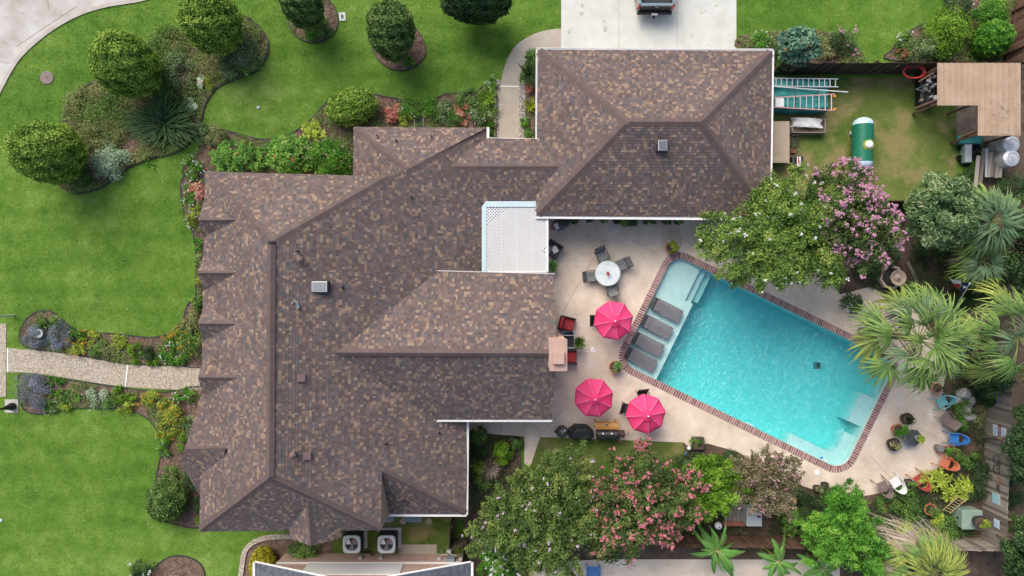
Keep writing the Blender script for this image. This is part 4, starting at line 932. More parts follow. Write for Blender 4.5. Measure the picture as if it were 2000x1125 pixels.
def palm(label, px, py, zc, pet, R_, nf, lfs, droop=0.55, elev=(-0.5,1.15), trunk=0.16, dead=0, seed=1, name='fan_palm', lean=(0,0), spread=88):
    c = P(px,py,zc); base = Vector((c.x-lean[0], c.y-lean[1], 0)); root = thing(name, label, 'palm tree', base); r_ = random.Random(seed)
    tb = MB(); zs = [zc*i/6 for i in range(7)]
    tube(tb, [(lean[0]*(z/zc)**1.5,lean[1]*(z/zc)**1.5,z-0.05) for z in zs], [trunk*1.3,trunk*1.05,trunk,trunk,trunk*1.05,trunk*1.1,trunk*0.9], 12); tb.build('trunk', K['trunk'], root, smooth=True)
    ms = [frond_mesh('frond', lf, pet*r_.uniform(0.85,1.15), R_*r_.uniform(0.9,1.1), droop=droop*r_.uniform(0.7,1.3), seed=seed*31+i, spread=spread) for i, lf in enumerate(lfs)]
    dm = [frond_mesh('frond', 'dry', pet*0.9, R_*0.9, droop=1.3, seed=seed*57+i, spread=80) for i in range(2)] if dead else []
    for i in range(nf+dead):
        t = (i+0.5)/nf; sc_f = 0.62+0.42*min(t,1)*r_.uniform(0.85,1.1); el = elev[1]+(elev[0]-elev[1])*min(t,1)**0.8; az = i*2.39996+r_.gauss(0,0.15)
        me, pm = ms[int(i*len(ms)/nf)] if i < nf else dm[i % 2]
        if i >= nf: el = (elev[0]+0.12 if dead > 8 else elev[0]-0.30)+r_.gauss(0,0.12); sc_f = 1.15 if dead > 8 else sc_f
        o = link(me, 'frond', root); o.location = (lean[0],lean[1],zc-0.12+0.1*(1-min(t,1)))
        o.rotation_euler = (Matrix.Rotation(az,3,'Z') @ Matrix.Rotation(-el,3,'Y') @ Matrix.Rotation(r_.gauss(0,0.25),3,'X')).to_euler()
        o.scale = (sc_f,sc_f,sc_f)
        if i >= nf: o['label'] = 'dry grey hanging palm frond'
        link(pm, 'petiole', o)
    return root
palm('large fan palm leaning over the right end of the pool', 1795, 662, 5.2, 1.85, 1.32, 30, ['palm','palm','palm_g','palm','palm','palm_y'], dead=4, seed=3, elev=(-0.55,1.45))
palm('tall fan palm cut by the right photo edge beside the big palm', 1990, 660, 5.0, 1.7, 1.25, 22, ['palm_g','palm','palm','palm_y'], dead=3, seed=5)
palm('grey green fan palm left of the shed tanks by the lumber pile', 1935, 432, 3.6, 0.95, 1.25, 24, ['palm_g','palm_g','palm'], seed=7, elev=(-0.2,1.2))
palm('small fan palm standing above the flag', 1918, 508, 2.6, 0.7, 1.05, 16, ['palm_g','palm'], seed=9, elev=(-0.1,1.0))
palm('fan palm with dead grey fronds at the bottom edge', 1812, 1118, 3.8, 1.15, 1.25, 28, ['palm_y','palm_y','palm','palm_y'], seed=11, dead=16, elev=(-0.3,1.2), droop=0.4, spread=75)
# banana plants
def banana(label, px, py, h, n, L0, seed):
    c = P(px,py,h*0.8); root = thing('banana_plant', label, 'banana plant', (c.x,c.y,0)); r_ = random.Random(seed)
    tb = MB()
    for k in range(3):
        a = k*2.1; tube(tb, [(0.2*math.cos(a),0.2*math.sin(a),-0.03),(0.12*math.cos(a),0.12*math.sin(a),h*0.75)], [0.10,0.06], 9)
    tb.build('stem', K['petiole'], root)
    for i in range(n):
        az = i*2.399+r_.gauss(0,0.5); Lg = L0*r_.uniform(0.55,1.3); wd = 0.19*r_.uniform(0.6,1.2); up_ = r_.uniform(0.1,1.0); V = []; Fc = []; rv = []; ns = 9; base = r_.uniform(0.0,0.6); bend = r_.gauss(0,0.35)
        for s in range(ns+1):
            t = s/ns; x = Lg*t; z = h*0.8+Lg*(up_*t-0.75*t*t); w_ = wd*math.sin(math.pi*min(1,t*0.94+0.08))**0.6*(1 if t > 0.12 else 0.1)
            jag = 1-0.45*r_.random()*(t > 0.3); yb = bend*Lg*t*t; V += [(x+w_*0.15,yb+w_*jag,z-w_*0.35),(x,yb,z),(x+w_*0.15,yb-w_*jag,z-w_*0.35)]
            if s < ns:
                for e_ in (0,1): Fc.append([3*s+e_,3*s+e_+1,3*s+e_+4,3*s+e_+3]); rv.append(base)
        b_ = MB(); b_.add(V, np.array(Fc), np.array(rv)); o = b_.build('leaf', F['banana'], root); o.rotation_euler = (0,0,az)
        mr = MB(); tube(mr, [(Lg*s/6, bend*Lg*(s/6)**2, h*0.8+Lg*(up_*s/6-0.75*(s/6)**2)+0.012) for s in range(7)], [0.022,0.02,0.017,0.014,0.011,0.008,0.004], 5); mr.build('midrib', K['petiole'], o)
banana('banana plant with long drooping leaves below the coral pink crape myrtle', 1398, 1075, 2.6, 20, 1.35, 4)
banana('banana plant over the neighbouring patio at the bottom edge', 1518, 1096, 2.4, 14, 1.15, 8)
banana('banana plant at the foot of the bamboo clump', 1606, 1112, 2.0, 9, 1.1, 12)

# --- island bed plants
S = shrub
for a in [
 ('green groundcover patch at the top of the island bed',322,92,44,0.6,'mid'),('grey green shrub between the two upper topiary trees',345,140,42,0.6,'loquat'),
 ('loose green shrub left of the dark strappy plant',205,225,50,0.7,'mid'),('brownish low shrub near the island bed left point',160,200,34,0.5,'olive'),
 ('grey green low shrub under the topmost topiary tree',480,100,36,0.6,'loquat'),('sparse olive shrub above the silver shrub',190,262,38,0.5,'olive'),
 ('mid green shrub right of the middle topiary tree',320,182,34,0.6,'mid'),('small grey green shrub right end of the island bed',455,128,28,0.5,'loquat')]:
    S(*a, leaf=(0.085,0.045), n=2600)
S('dark strappy leafed lily clump at the lower right of the island bed',318,240,66,0.8,'dark',n=240,form='blades',leaf=(0.5,0.052),ry=48,name='strappy_plant',cat='plant')
S('pale silver green shrub at the lower edge of the island bed',212,312,40,0.7,'silver',n=3600,leaf=(0.10,0.06),ry=34)
S('white caladium leaves in the right part of the island bed',395,160,10,0.35,'silver',form='broad',n=4,leaf=(0.22,0.16),name='caladium',cat='plant')
S('pair of pale caladium leaves beside the strappy lily clump',371,205,12,0.4,'silver',form='broad',n=5,leaf=(0.22,0.15),name='caladium',cat='plant')
S('small orange flowering plant near the island bed right edge',418,160,16,0.35,'yellow',flower='orange',nfl=5)
S('small white flowering plant by the island bed right tip',482,138,13,0.35,'bright',flower='white',nfl=10,fs=0.04)
S('bright green fern at the lower edge of the island bed',285,302,14,0.3,'bright',form='blades',n=40,leaf=(0.3,0.02),name='fern',cat='plant')
S('ferny green sprout on the lawn side of the island edging',293,322,13,0.2,'bright',form='blades',n=30,leaf=(0.3,0.015),name='fern',cat='plant')
S('low green plant at the lower tip of the island bed',165,355,16,0.3,'mid'); S('yellow green tuft at the far left of the island bed',146,196,13,0.4,'yellow')
S('dark green plant beneath the middle topiary tree',345,205,22,0.5,'dark')
S('small green plants in the oval bed under the top edge tree',630,50,20,0.3,'mid'); S('low plant at the lower rim of the small oval bed',603,66,13,0.25,'bright'); S('green tuft at the lower rim of the lone mulch ring',800,122,11,0.3,'bright')
# house top bed
S('large leafed tropical shrub with red blossoms at the left of the top bed',462,308,62,1.1,'hedge',form='broad',leaf=(0.27,0.11),ry=38,flower='red',nfl=9,fs=0.06,n=95)
S('large leafed glossy shrub in the middle of the top bed',565,300,58,1.2,'hedge',form='broad',leaf=(0.28,0.11),ry=44,flower='red',nfl=6,fs=0.06,n=100)
S('fine leafed green bush with pale pink blossoms beside the entry roof',640,312,46,1.2,'bright',n=4200,leaf=(0.13,0.05),ry=40,flower='blush',nfl=40,fs=0.05)
S('yellow green shrub above the large leafed shrubs',612,262,30,0.9,'yellow',form='broad',leaf=(0.24,0.10),n=26)
S('pink and green caladiums left of the entry bed drain',775,222,22,0.4,'red',form='broad',leaf=(0.24,0.15),n=12,name='caladium',cat='plant')
S('green shrub with white blossoms above the entry roof',800,212,24,0.5,'bright',flower='white',nfl=10,fs=0.04); S('lime green low plant next to the caladiums',792,232,16,0.4,'yellow')
S('green mound in the entry bed right of the drain',845,215,26,0.5,'bright'); S('blue green mound in the middle of the entry bed',868,222,22,0.5,'loquat')
S('red caladium clump in the right half of the entry bed',902,222,20,0.4,'red',form='broad',leaf=(0.22,0.14),n=9,name='caladium',cat='plant'); S('green shrub below the red caladium clump',885,234,18,0.5,'mid')
S('dark green low shrub along the entry bed upper edge',915,195,26,0.4,'mid'); S('bright fern like plant beside the curved walk',950,190,20,0.5,'lime',form='blades',n=60,leaf=(0.3,0.02))
S('white flowering plant at the top corner by the walk',961,163,13,0.35,'bright',flower='white',nfl=14,fs=0.04); S('white flowering shrub low in the entry bed',950,224,22,0.5,'mid',flower='white',nfl=18,fs=0.045); S('grey green twiggy plant right end of entry bed',930,232,20,0.5,'loquat'); S('green plant tucked behind the entry roof corner',957,250,12,0.4,'bright')
# garage strip by the walk
S('sago palm like plant beside the garage wall',1035,145,22,0.8,'dark',form='blades',n=120,leaf=(0.5,0.02),ry=26,name='cycad_plant',cat='plant'); S('bright shrub at the top of the garage strip',1040,112,14,0.6,'bright'); S('yellow green cordyline in the garage strip',1036,205,14,0.5,'yellow',form='blades',n=60,leaf=(0.4,0.02)); S('small lime plant low in the garage strip',1026,236,10,0.3,'bright'); S('green plant at the foot of the garage strip',1036,258,14,0.4,'mid'); S('red leaf plant beside the cycad',1035,172,9,0.4,'red',form='broad',n=4,leaf=(0.2,0.1))
# house left strip
S('white flowering border plant near the upper left house corner',372,330,18,0.5,'bright',flower='white',nfl=26,fs=0.045,ry=22); S('white flowering border plant level with the first gable',368,380,13,0.45,'bright',flower='white',nfl=28,fs=0.045,ry=26); S('red leafed plant against the upper left wall',384,372,16,0.6,'red',form='broad',leaf=(0.26,0.12),n=9)
S('white flowering plant below the first front gable',376,420,14,0.5,'yellow',flower='white',nfl=26,fs=0.045,ry=22); S('green plant above the second front gable',386,478,10,0.5,'bright',ry=16); S('leafy plant at the second front gable',390,508,8,0.5,'mid',ry=12); S('light green border plant below the second gable',389,548,8,0.5,'yellow',ry=14); S('green plant between second and third gable',382,592,12,0.5,'mid',ry=16); S('olive plant beside the third front gable',378,618,16,0.5,'olive',ry=20); S('grey green shrub by the corner above the path bed',398,262,20,0.6,'loquat')
S('olive green loose shrub at the left end of the top bed',420,268,24,0.6,'olive')
# path north bed
S('blue grey plumbago bush at the left tip of the path bed',66,658,24,0.7,'greyblue',n=2600,leaf=(0.06,0.03),flower='purple',nfl=14,fs=0.035,ry=20); S('purple flowering bush in the upper path bed left end',115,655,22,0.7,'greyblue',n=2400,leaf=(0.06,0.03),flower='purple',nfl=34,fs=0.035,ry=26); S('dark green bush at the top of the path bed tip',95,630,26,0.5,'mid',ry=16); S('lime agave rosette in the left end of the upper path bed',81,638,13,0.4,'lime',form='blades',n=18,leaf=(0.3,0.035),name='agave',cat='plant')
S('orange flowering plant next to the purple bush',145,655,19,0.45,'bright',flower='orange',nfl=9,ry=15); S('yellow orange flowering plant along the upper bed edge',172,660,18,0.4,'yellow',flower='orange',nfl=10,ry=14); S('orange flower clump by the path left of centre',148,684,18,0.4,'yellow',flower='orange',nfl=14,ry=12); S('light green tuft in the upper path bed',190,680,18,0.35,'mid'); S('olive grass tuft near the path middle',215,685,20,0.35,'olive'); S('white dotted low plant upper path bed centre',232,668,18,0.3,'yellow',flower='white',nfl=5,fs=0.03); S('lime green plant right of the centre of the upper bed',265,685,14,0.4,'lime'); S('dark green shrub in the upper path bed right of centre',288,690,14,0.5,'dark'); S('lime tuft at the path edge upper bed',298,708,13,0.3,'lime',ry=8); S('small lime tuft beside the path near the joint',263,706,8,0.25,'lime')
S('white flowering shrub in the upper bed near the house',325,682,20,0.5,'bright',flower='white',nfl=16,fs=0.05,ry=24); S('orange flowering shrub near the house on the upper bed',338,658,18,0.5,'yellow',flower='orange',nfl=16,ry=14); S('dark shrub with orange blossoms against the front wall',370,672,28,0.7,'mid',flower='orange',nfl=18,ry=32); S('green plant at the house end of the upper path edge',345,702,22,0.4,'bright',ry=12); S('olive shrub close to the fourth gable upper side',368,638,20,0.5,'olive',ry=16)
# path south bed
S('large blue grey plumbago bush at the left tip of the lower bed',60,765,32,0.8,'greyblue',n=4200,leaf=(0.06,0.03),flower='purple',nfl=36,fs=0.035,ry=34); S('lime rosette agave in the lower path bed',104,768,11,0.4,'lime',form='blades',n=16,leaf=(0.3,0.035),name='agave',cat='plant'); S('bright green low plant along the path in the lower bed',100,745,24,0.35,'bright',ry=10); S('white flowering plant at the lower edge of the lower bed',95,795,22,0.3,'mid',flower='white',nfl=10,fs=0.035,ry=10); S('green tuft beside the lime agave',120,772,13,0.35,'mid'); S('grassy tuft in the bare part of the lower bed',150,774,10,0.3,'bright',form='blades',n=40,leaf=(0.3,0.012)); S('yellow tuft at the lower edge of the lower bed',128,795,11,0.3,'yellow'); S('pale green white flowering bush in the lower bed',190,778,21,0.5,'silver',flower='white',nfl=8,fs=0.04,ry=22); S('lime green bush pair upper middle of the lower bed',230,772,17,0.4,'lime',flower='white',nfl=5,fs=0.04); S('lime green bush right of the pair in the lower bed',258,775,12,0.4,'lime'); S('yellow green variegated bush at lower bed edge',243,795,15,0.4,'yellow'); S('olive plant between pale bush and lime bushes',212,785,14,0.35,'mid')
S('orange flowering shrub in the right part of the lower bed',305,782,28,0.5,'yellow',flower='orange',nfl=20,ry=22); S('white flowering shrub next to the house in the lower bed',362,775,28,0.5,'bright',flower='white',nfl=24,fs=0.045,ry=14); S('mixed orange and green shrub in the lower bed',340,810,30,0.6,'yellow',flower='orange',nfl=16,ry=24); S('orange flowering plant lower down by the lawn',325,838,20,0.5,'yellow',flower='orange',nfl=12,ry=18); S('lime plant touching the big left gable',356,865,12,0.5,'lime',ry=18); S('green white flowering strip plant by the lawn',318,872,13,0.4,'bright',flower='white',nfl=8,fs=0.035,ry=26); S('grey green plant near the big left gable',368,828,14,0.4,'loquat'); S('dark green hedge strip under the big left gable',370,930,16,0.6,'dark',ry=34,rot=0.3); S('green shrub between hedge strip and round shrub',330,928,14,0.5,'mid',ry=20); S('dark plant beside the lower left house wall',388,985,10,0.5,'dark',ry=18); S('lime plant at the lower left house corner',388,1015,6,0.3,'lime',ry=10)
S('white rose bush on the lawn at the bottom edge',278,1112,26,0.7,'dark',flower='white',nfl=9,fs=0.08,ry=20); S('leafy dark shrub under the small south gable',592,1080,38,0.8,'mid',form='broad',leaf=(0.24,0.07),n=34,ry=26)
# top right beds
S('white flowering green bush by the garage corner and driveway',1485,82,26,0.7,'bright',flower='white',nfl=12,fs=0.05,ry=18); S('dark pink flowering shrub on the top lawn',1648,82,28,0.9,'dark',flower='pink',nfl=26,fs=0.07,ry=26); S('olive wispy shrub left of the pink shrub',1618,95,22,0.5,'olive'); S('yellow green vine over the fence by the garage',1540,122,28,1.9,'mid',leaf=(0.12,0.05),flower='white',nfl=8,fs=0.03,ry=12); S('dark shrub at the garage corner top right',1520,100,16,0.7,'dark')
S('white flowering plant in the corner bed left side',1768,78,18,0.5,'mid',flower='white',nfl=16,fs=0.05,ry=16); S('blue green shrub in the corner bed',1815,85,34,0.9,'loquat',leaf=(0.12,0.03),ry=26); S('tall lime green feathery shrub in the corner bed',1862,62,46,1.4,'lime',n=5200,leaf=(0.14,0.05),ry=44); S('dark shrub at the top of the corner bed',1875,14,26,0.9,'dark',flower='white',nfl=6,fs=0.05); S('bright green bush along the fence at top right',1935,20,44,1.3,'bright',n=4200,ry=26)
topiary('clipped_shrub', 'round mid green shrub in the corner by the brown fence', 1938, 76, 40, 36, 0.9, 0.9, 'bright', 11000, 'shrub', rot=0.2); S('low pink flowering plant at the corner bed edge',1762,105,15,0.4,'red',ry=10); S('dark green filler shrub along the top fence',1800,112,30,0.8,'dark',ry=10)
S('green shrub in front of the corner bed rocks',1840,108,26,0.7,'mid',ry=12)
# back garden small plants
S('green bush in the corner between house wing and walkway',935,850,22,0.7,'mid',ry=18); S('lime round shrub in the small courtyard bed',982,885,19,0.8,'lime',leaf=(0.13,0.09),ry=20,n=1500); S('grey dry twiggy shrub in the small courtyard bed',957,915,18,0.7,'dry',form='blades',n=160,leaf=(0.3,0.008)); S('green bush along the courtyard walk edge',1010,868,13,0.6,'mid',ry=16); S('yellow tipped grass plant in the courtyard bed',935,912,14,0.5,'yellow',form='blades',n=50,leaf=(0.3,0.02)); S('dark bush in the lower courtyard bed',935,880,16,0.6,'dark'); S('green bush below the dry twiggy shrub',945,940,16,0.6,'mid')
S('square planter of green shrub at the edge of the pool deck',1361,862,12,0.6,'mid',ry=12); S('green shrub under the second crape myrtle',1350,905,20,0.8,'dark')
S('dark glossy shrub under the pink crape myrtle by the fountain',1738,500,26,0.8,'dark',form='broad',leaf=(0.2,0.08),n=26); S('white flowering shrub by the upper pool coping',1665,595,24,0.8,'dark',form='broad',leaf=(0.22,0.08),n=24,flower='white',nfl=6,fs=0.06); S('green plant below the stone fountain',1768,562,24,0.6,'mid',form='broad',leaf=(0.22,0.09),n=16); S('dark broadleaf shrub right of the flag',1920,590,34,0.9,'dark',form='broad',leaf=(0.2,0.1),n=44)
S('yellow variegated croton shrub behind the orange chair',1868,955,36,0.9,'yellow',form='broad',leaf=(0.30,0.10),n=30,ry=28); S('yellow green rosette plant in front of the ladder',1822,935,26,0.8,'yellow',form='broad',leaf=(0.30,0.10),n=16); S('dark groundcover beneath the white chair',1790,990,36,0.4,'dark',ry=20); S('green groundcover left of the pots at the lower bed',1735,985,26,0.4,'mid',ry=18); S('green shrub against the right fence',1915,925,22,0.8,'dark',ry=26); S('yellow rosette plant left of the utility box',1828,1012,18,0.6,'yellow',form='broad',leaf=(0.3,0.1),n=8); S('light rosette plant near the bamboo',1768,1028,16,0.5,'lime',form='broad',leaf=(0.3,0.08),n=8); S('green plants left of the red pot',1780,1005,24,0.5,'mid'); S('green fern by the grey boulders',1885,795,20,0.5,'mid'); S('green potted looking shrub behind the blue chair',1875,828,14,0.5,'bright'); S('olive weeds along the fence foot',1912,812,14,0.3,'olive',ry=24); S('dark shrub below the deck lower edge',1560,975,36,0.7,'dark',ry=22); S('orange flowered leafy shrub by the lower fence',1545,1020,34,1.0,'mid',form='broad',leaf=(0.18,0.1),n=50,flower='orange',nfl=4,fs=0.06); S('succulent rosette shrub at the deck lower lip',1668,962,16,0.5,'loquat',form='broad',leaf=(0.2,0.1),n=6); S('green ground plant at the shed junk edge',1885,345,20,0.5,'dark'); S('dark filler shrub behind the orange chair',1900,900,18,0.6,'mid')
S('dark green shrub at the far right behind the palms',1975,560,30,1.2,'dark',n=2600); S('dark shrub below the flag pole',1900,640,20,0.6,'dark'); S('dark green shrub left of the small palm',1850,480,20,0.5,'dark')
S('leafy shrub beyond the fence at the right edge',1985,960,26,0.8,'dark',ry=40); S('leafy shrub outside the lower right fence corner',1985,1030,22,0.8,'mid',ry=26)

for a in [('dark shrub against the upper right fence by the tanks',1985,360,30,1.2,'dark'),('dense dark bush between the two right palms',1905,575,34,1.0,'dark'),('dark bush behind the stone fountain',1700,525,26,0.8,'dark'),('deep green bush at the foot of the small palm',1880,540,26,0.8,'mid'),('dark bush below the loquat tree',1820,485,30,0.6,'dark'),('green bush along the fence between palm and boulders',1915,700,30,1.0,'dark'),('dark bush under the right palm by the fence',1945,640,26,1.0,'dark'),
 ('green bush under the big palm right side',1878,715,22,0.7,'mid'),('leafy bush by the fence above the sign',1925,780,16,0.8,'dark'),('leafy filler bush below the white chair',1760,975,30,0.5,'mid'),('leafy filler bush right of the bamboo clump',1735,1045,28,0.7,'mid'),('leafy bush near the lower fence corner',1850,1035,26,0.6,'mid'),('green bush between the croton and the fence',1905,960,22,0.7,'dark'),('dark leafy bush left of the bamboo clump',1580,1010,30,0.9,'dark'),('bright leafy bush under the mauve crape myrtle',1470,990,24,0.6,'mid'),('leafy bush under the coral crape myrtle right side',1340,985,26,0.7,'dark'),('leafy bush right of the lime tree base',1430,900,20,0.6,'dark'),('leafy bush at the lower deck curve',1625,975,24,0.5,'mid')]: S(*a, n=1900)
GC = MB()
def cover(poly, per, hmax, thr, nsc, world=False):
    w = W2(poly); x, y = scatter([w], per); ph = rng.uniform(0,6.3,8)
    f = sum(np.sin(x*nsc*(0.6+0.25*i)*math.cos(i*1.3)+y*nsc*(0.6+0.25*i)*math.sin(i*1.3)+ph[i]) for i in range(8))/3.2
    k = f+rng.normal(size=len(x))*0.25 > thr; x, y, f = x[k], y[k], f[k]; n = len(x); z = 0.05+hmax*rng.uniform(0,1,n)*np.clip(f-thr+0.3,0.15,1)
    nr = rng.normal(size=(n,3))*0.45+np.array([0,0,1]); nr /= np.linalg.norm(nr,axis=1,keepdims=True); return np.stack([x,y,z],1), nr, np.clip(0.4+0.25*f+rng.normal(size=n)*0.2,0,1)
def cover_obj(label, lf, specs, leaf):
    mb = MB()
    for sp in specs: p_, n_, r_ = cover(*sp); leaves(mb, p_, n_, leaf[0], leaf[1], r_)
    tag(mb.build('ground_cover', F[lf], kind='stuff'), label, 'ground cover')
GS = [(1340,880),(1440,895),(1490,920),(1570,960),(1640,980),(1690,984),(1760,960),(1850,910),(1885,860),(1850,780),(1870,700),(1900,600),(1930,570),(1912,1045),(1300,1040),(1180,1050),(925,1050),(915,850),(1015,850),(1015,925),(1180,935)]
def scatter(polys, per, lim=1e9):
    X, Y = [], []
    for w in polys:
        A = np.array(w); a = (np.ptp(A[:,0])*np.ptp(A[:,1])); n = int(a*per); x = rng.uniform(A[:,0].min(),A[:,0].max(),n); y = rng.uniform(A[:,1].min(),A[:,1].max(),n); k = inpoly(x,y,w); X.append(x[k]); Y.append(y[k])
    return np.concatenate(X), np.concatenate(Y)
cover_obj('low olive brown ground cover spread through the island bed', 'olive', [(BEDS['island'],480,0.40,-0.25,1.6)], (0.11,0.045))
cover_obj('green weeds and low plants dotted through the island bed', 'mid', [(BEDS['island'],300,0.35,0.15,1.9)], (0.10,0.045))
cover_obj('mixed green ground cover filling the front path and house beds', 'mid', [(BEDS[k],300,0.25,0.05,2.4) for k in ('house_top','path_north','path_south','house_left','oval_a','garage_strip')], (0.085,0.045))
cover_obj('dark green ground cover filling the back garden borders', 'dark', [(GS,230,0.30,-0.2,1.7),([(1700,400),(1935,400),(1930,700),(1860,600),(1760,590),(1690,560)],200,0.3,0.0,1.7)], (0.12,0.06))
cover_obj('green ground cover in the upper right beds', 'mid', [(BEDS['corner_top'],320,0.35,-0.25,2.0),(BEDS['east_top'],300,0.3,-0.2,2.0)], (0.10,0.05))
# --- mulch chips on the beds and grass blades on the lawn
def scatter(polys, per, lim=1e9):
    X, Y = [], []
    for w in polys:
        A = np.array(w); a = (np.ptp(A[:,0])*np.ptp(A[:,1])); n = int(a*per); x = rng.uniform(A[:,0].min(),A[:,0].max(),n); y = rng.uniform(A[:,1].min(),A[:,1].max(),n); k = inpoly(x,y,w); X.append(x[k]); Y.append(y[k])
    return np.concatenate(X), np.concatenate(Y)
x, y = scatter([W2(q) for q in BEDS.values()], 170); n = len(x); nr = rng.normal(size=(n,3))*0.45+np.array([0,0,1]); nr /= np.linalg.norm(nr,axis=1,keepdims=True)
mb = MB(); leaves(mb, np.stack([x,y,np.full(n,0.055)],1), nr, 0.09, 0.035, rng.random(n)); o = mb.build('mulch_chips', K['chip'], kind='stuff'); tag(o, 'brown bark mulch chips spread over the planting beds', 'mulch')
def blades(name, label, x, y, mt, hgt=0.055):
    n = len(x); a = rng.uniform(0,2*math.pi,n); ln = rng.uniform(0.4,1.2,n)*hgt; w = rng.uniform(0.006,0.013,n); hz = rng.uniform(0.3,0.9,n)*hgt
    b = np.stack([x,y,np.full(n,0.002)],1); d = np.stack([np.cos(a)*ln,np.sin(a)*ln,hz],1); s = np.stack([-np.sin(a)*w,np.cos(a)*w,np.zeros(n)],1)
    mb = MB(); mb.add(np.stack([b-s,b+s,b+d],1).reshape(-1,3), np.arange(n*3).reshape(-1,3), rng.random(n)); o = mb.build(name, mt, kind='stuff'); tag(o, label, 'grass')
HOUSE_FP = [W2(q,3) for q in ([(400,335),(757,345),(745,1035),(390,1038)],[(690,248),(952,250),(952,530),(690,530)],[(940,270),(1110,270),(1070,530),(940,530)],[(1050,97),(1508,99),(1503,425),(1048,421)],[(640,532),(1083,536),(1078,819),(640,819)],[(700,800),(912,822),(910,1004),(700,1004)])]
N_ = 900000; x = rng.uniform(-28.5,28.5,N_); y = rng.uniform(-16.3,16.3,N_); k = np.ones(N_,bool)
for w in NONLAWN+HOUSE_FP: k &= ~inpoly(x,y,w)
dry = np.zeros(N_,bool)
for o in [o for o in COL.objects if o.name.startswith('back_lawn')]:
    co = np.array([v.co[:] for v in o.data.vertices]); 
for q in ([(1495,150),(1880,150),(1868,260),(1868,395),(1700,400),(1500,400)],[(1045,840),(1345,850),(1345,905),(1180,900),(1160,940),(1035,940)],[(735,1000),(890,1000),(905,1080),(600,1080),(610,1030)]): dry |= inpoly(x,y,W2(q))
blades('grass', 'short mown green grass of the lawn', x[k&~dry], y[k&~dry], K['grass']); blades('dry_grass', 'patchy drier grass of the back yard lawns', x[k&dry], y[k&dry], K['grass_dry'])

x = rng.uniform(-27.5,27.5,1500); y = rng.uniform(-15.5,15.5,1500); k = np.ones(1500,bool)
for w in HOUSE_FP: k &= ~inpoly(x,y,w)
k &= ~inpoly(x,y,HOLE); x, y = x[k][:700], y[k][:700]; n = len(x); mb = MB(); leaves(mb, np.stack([x,y,np.full(n,0.065)],1), np.tile([0.1,0.1,1.0],(n,1)), 0.08, 0.045, rng.random(n))
tag(mb.build('fallen_leaves', F['dry'], kind='stuff'), 'a few fallen dry leaves on the lawns and paving', 'leaves')
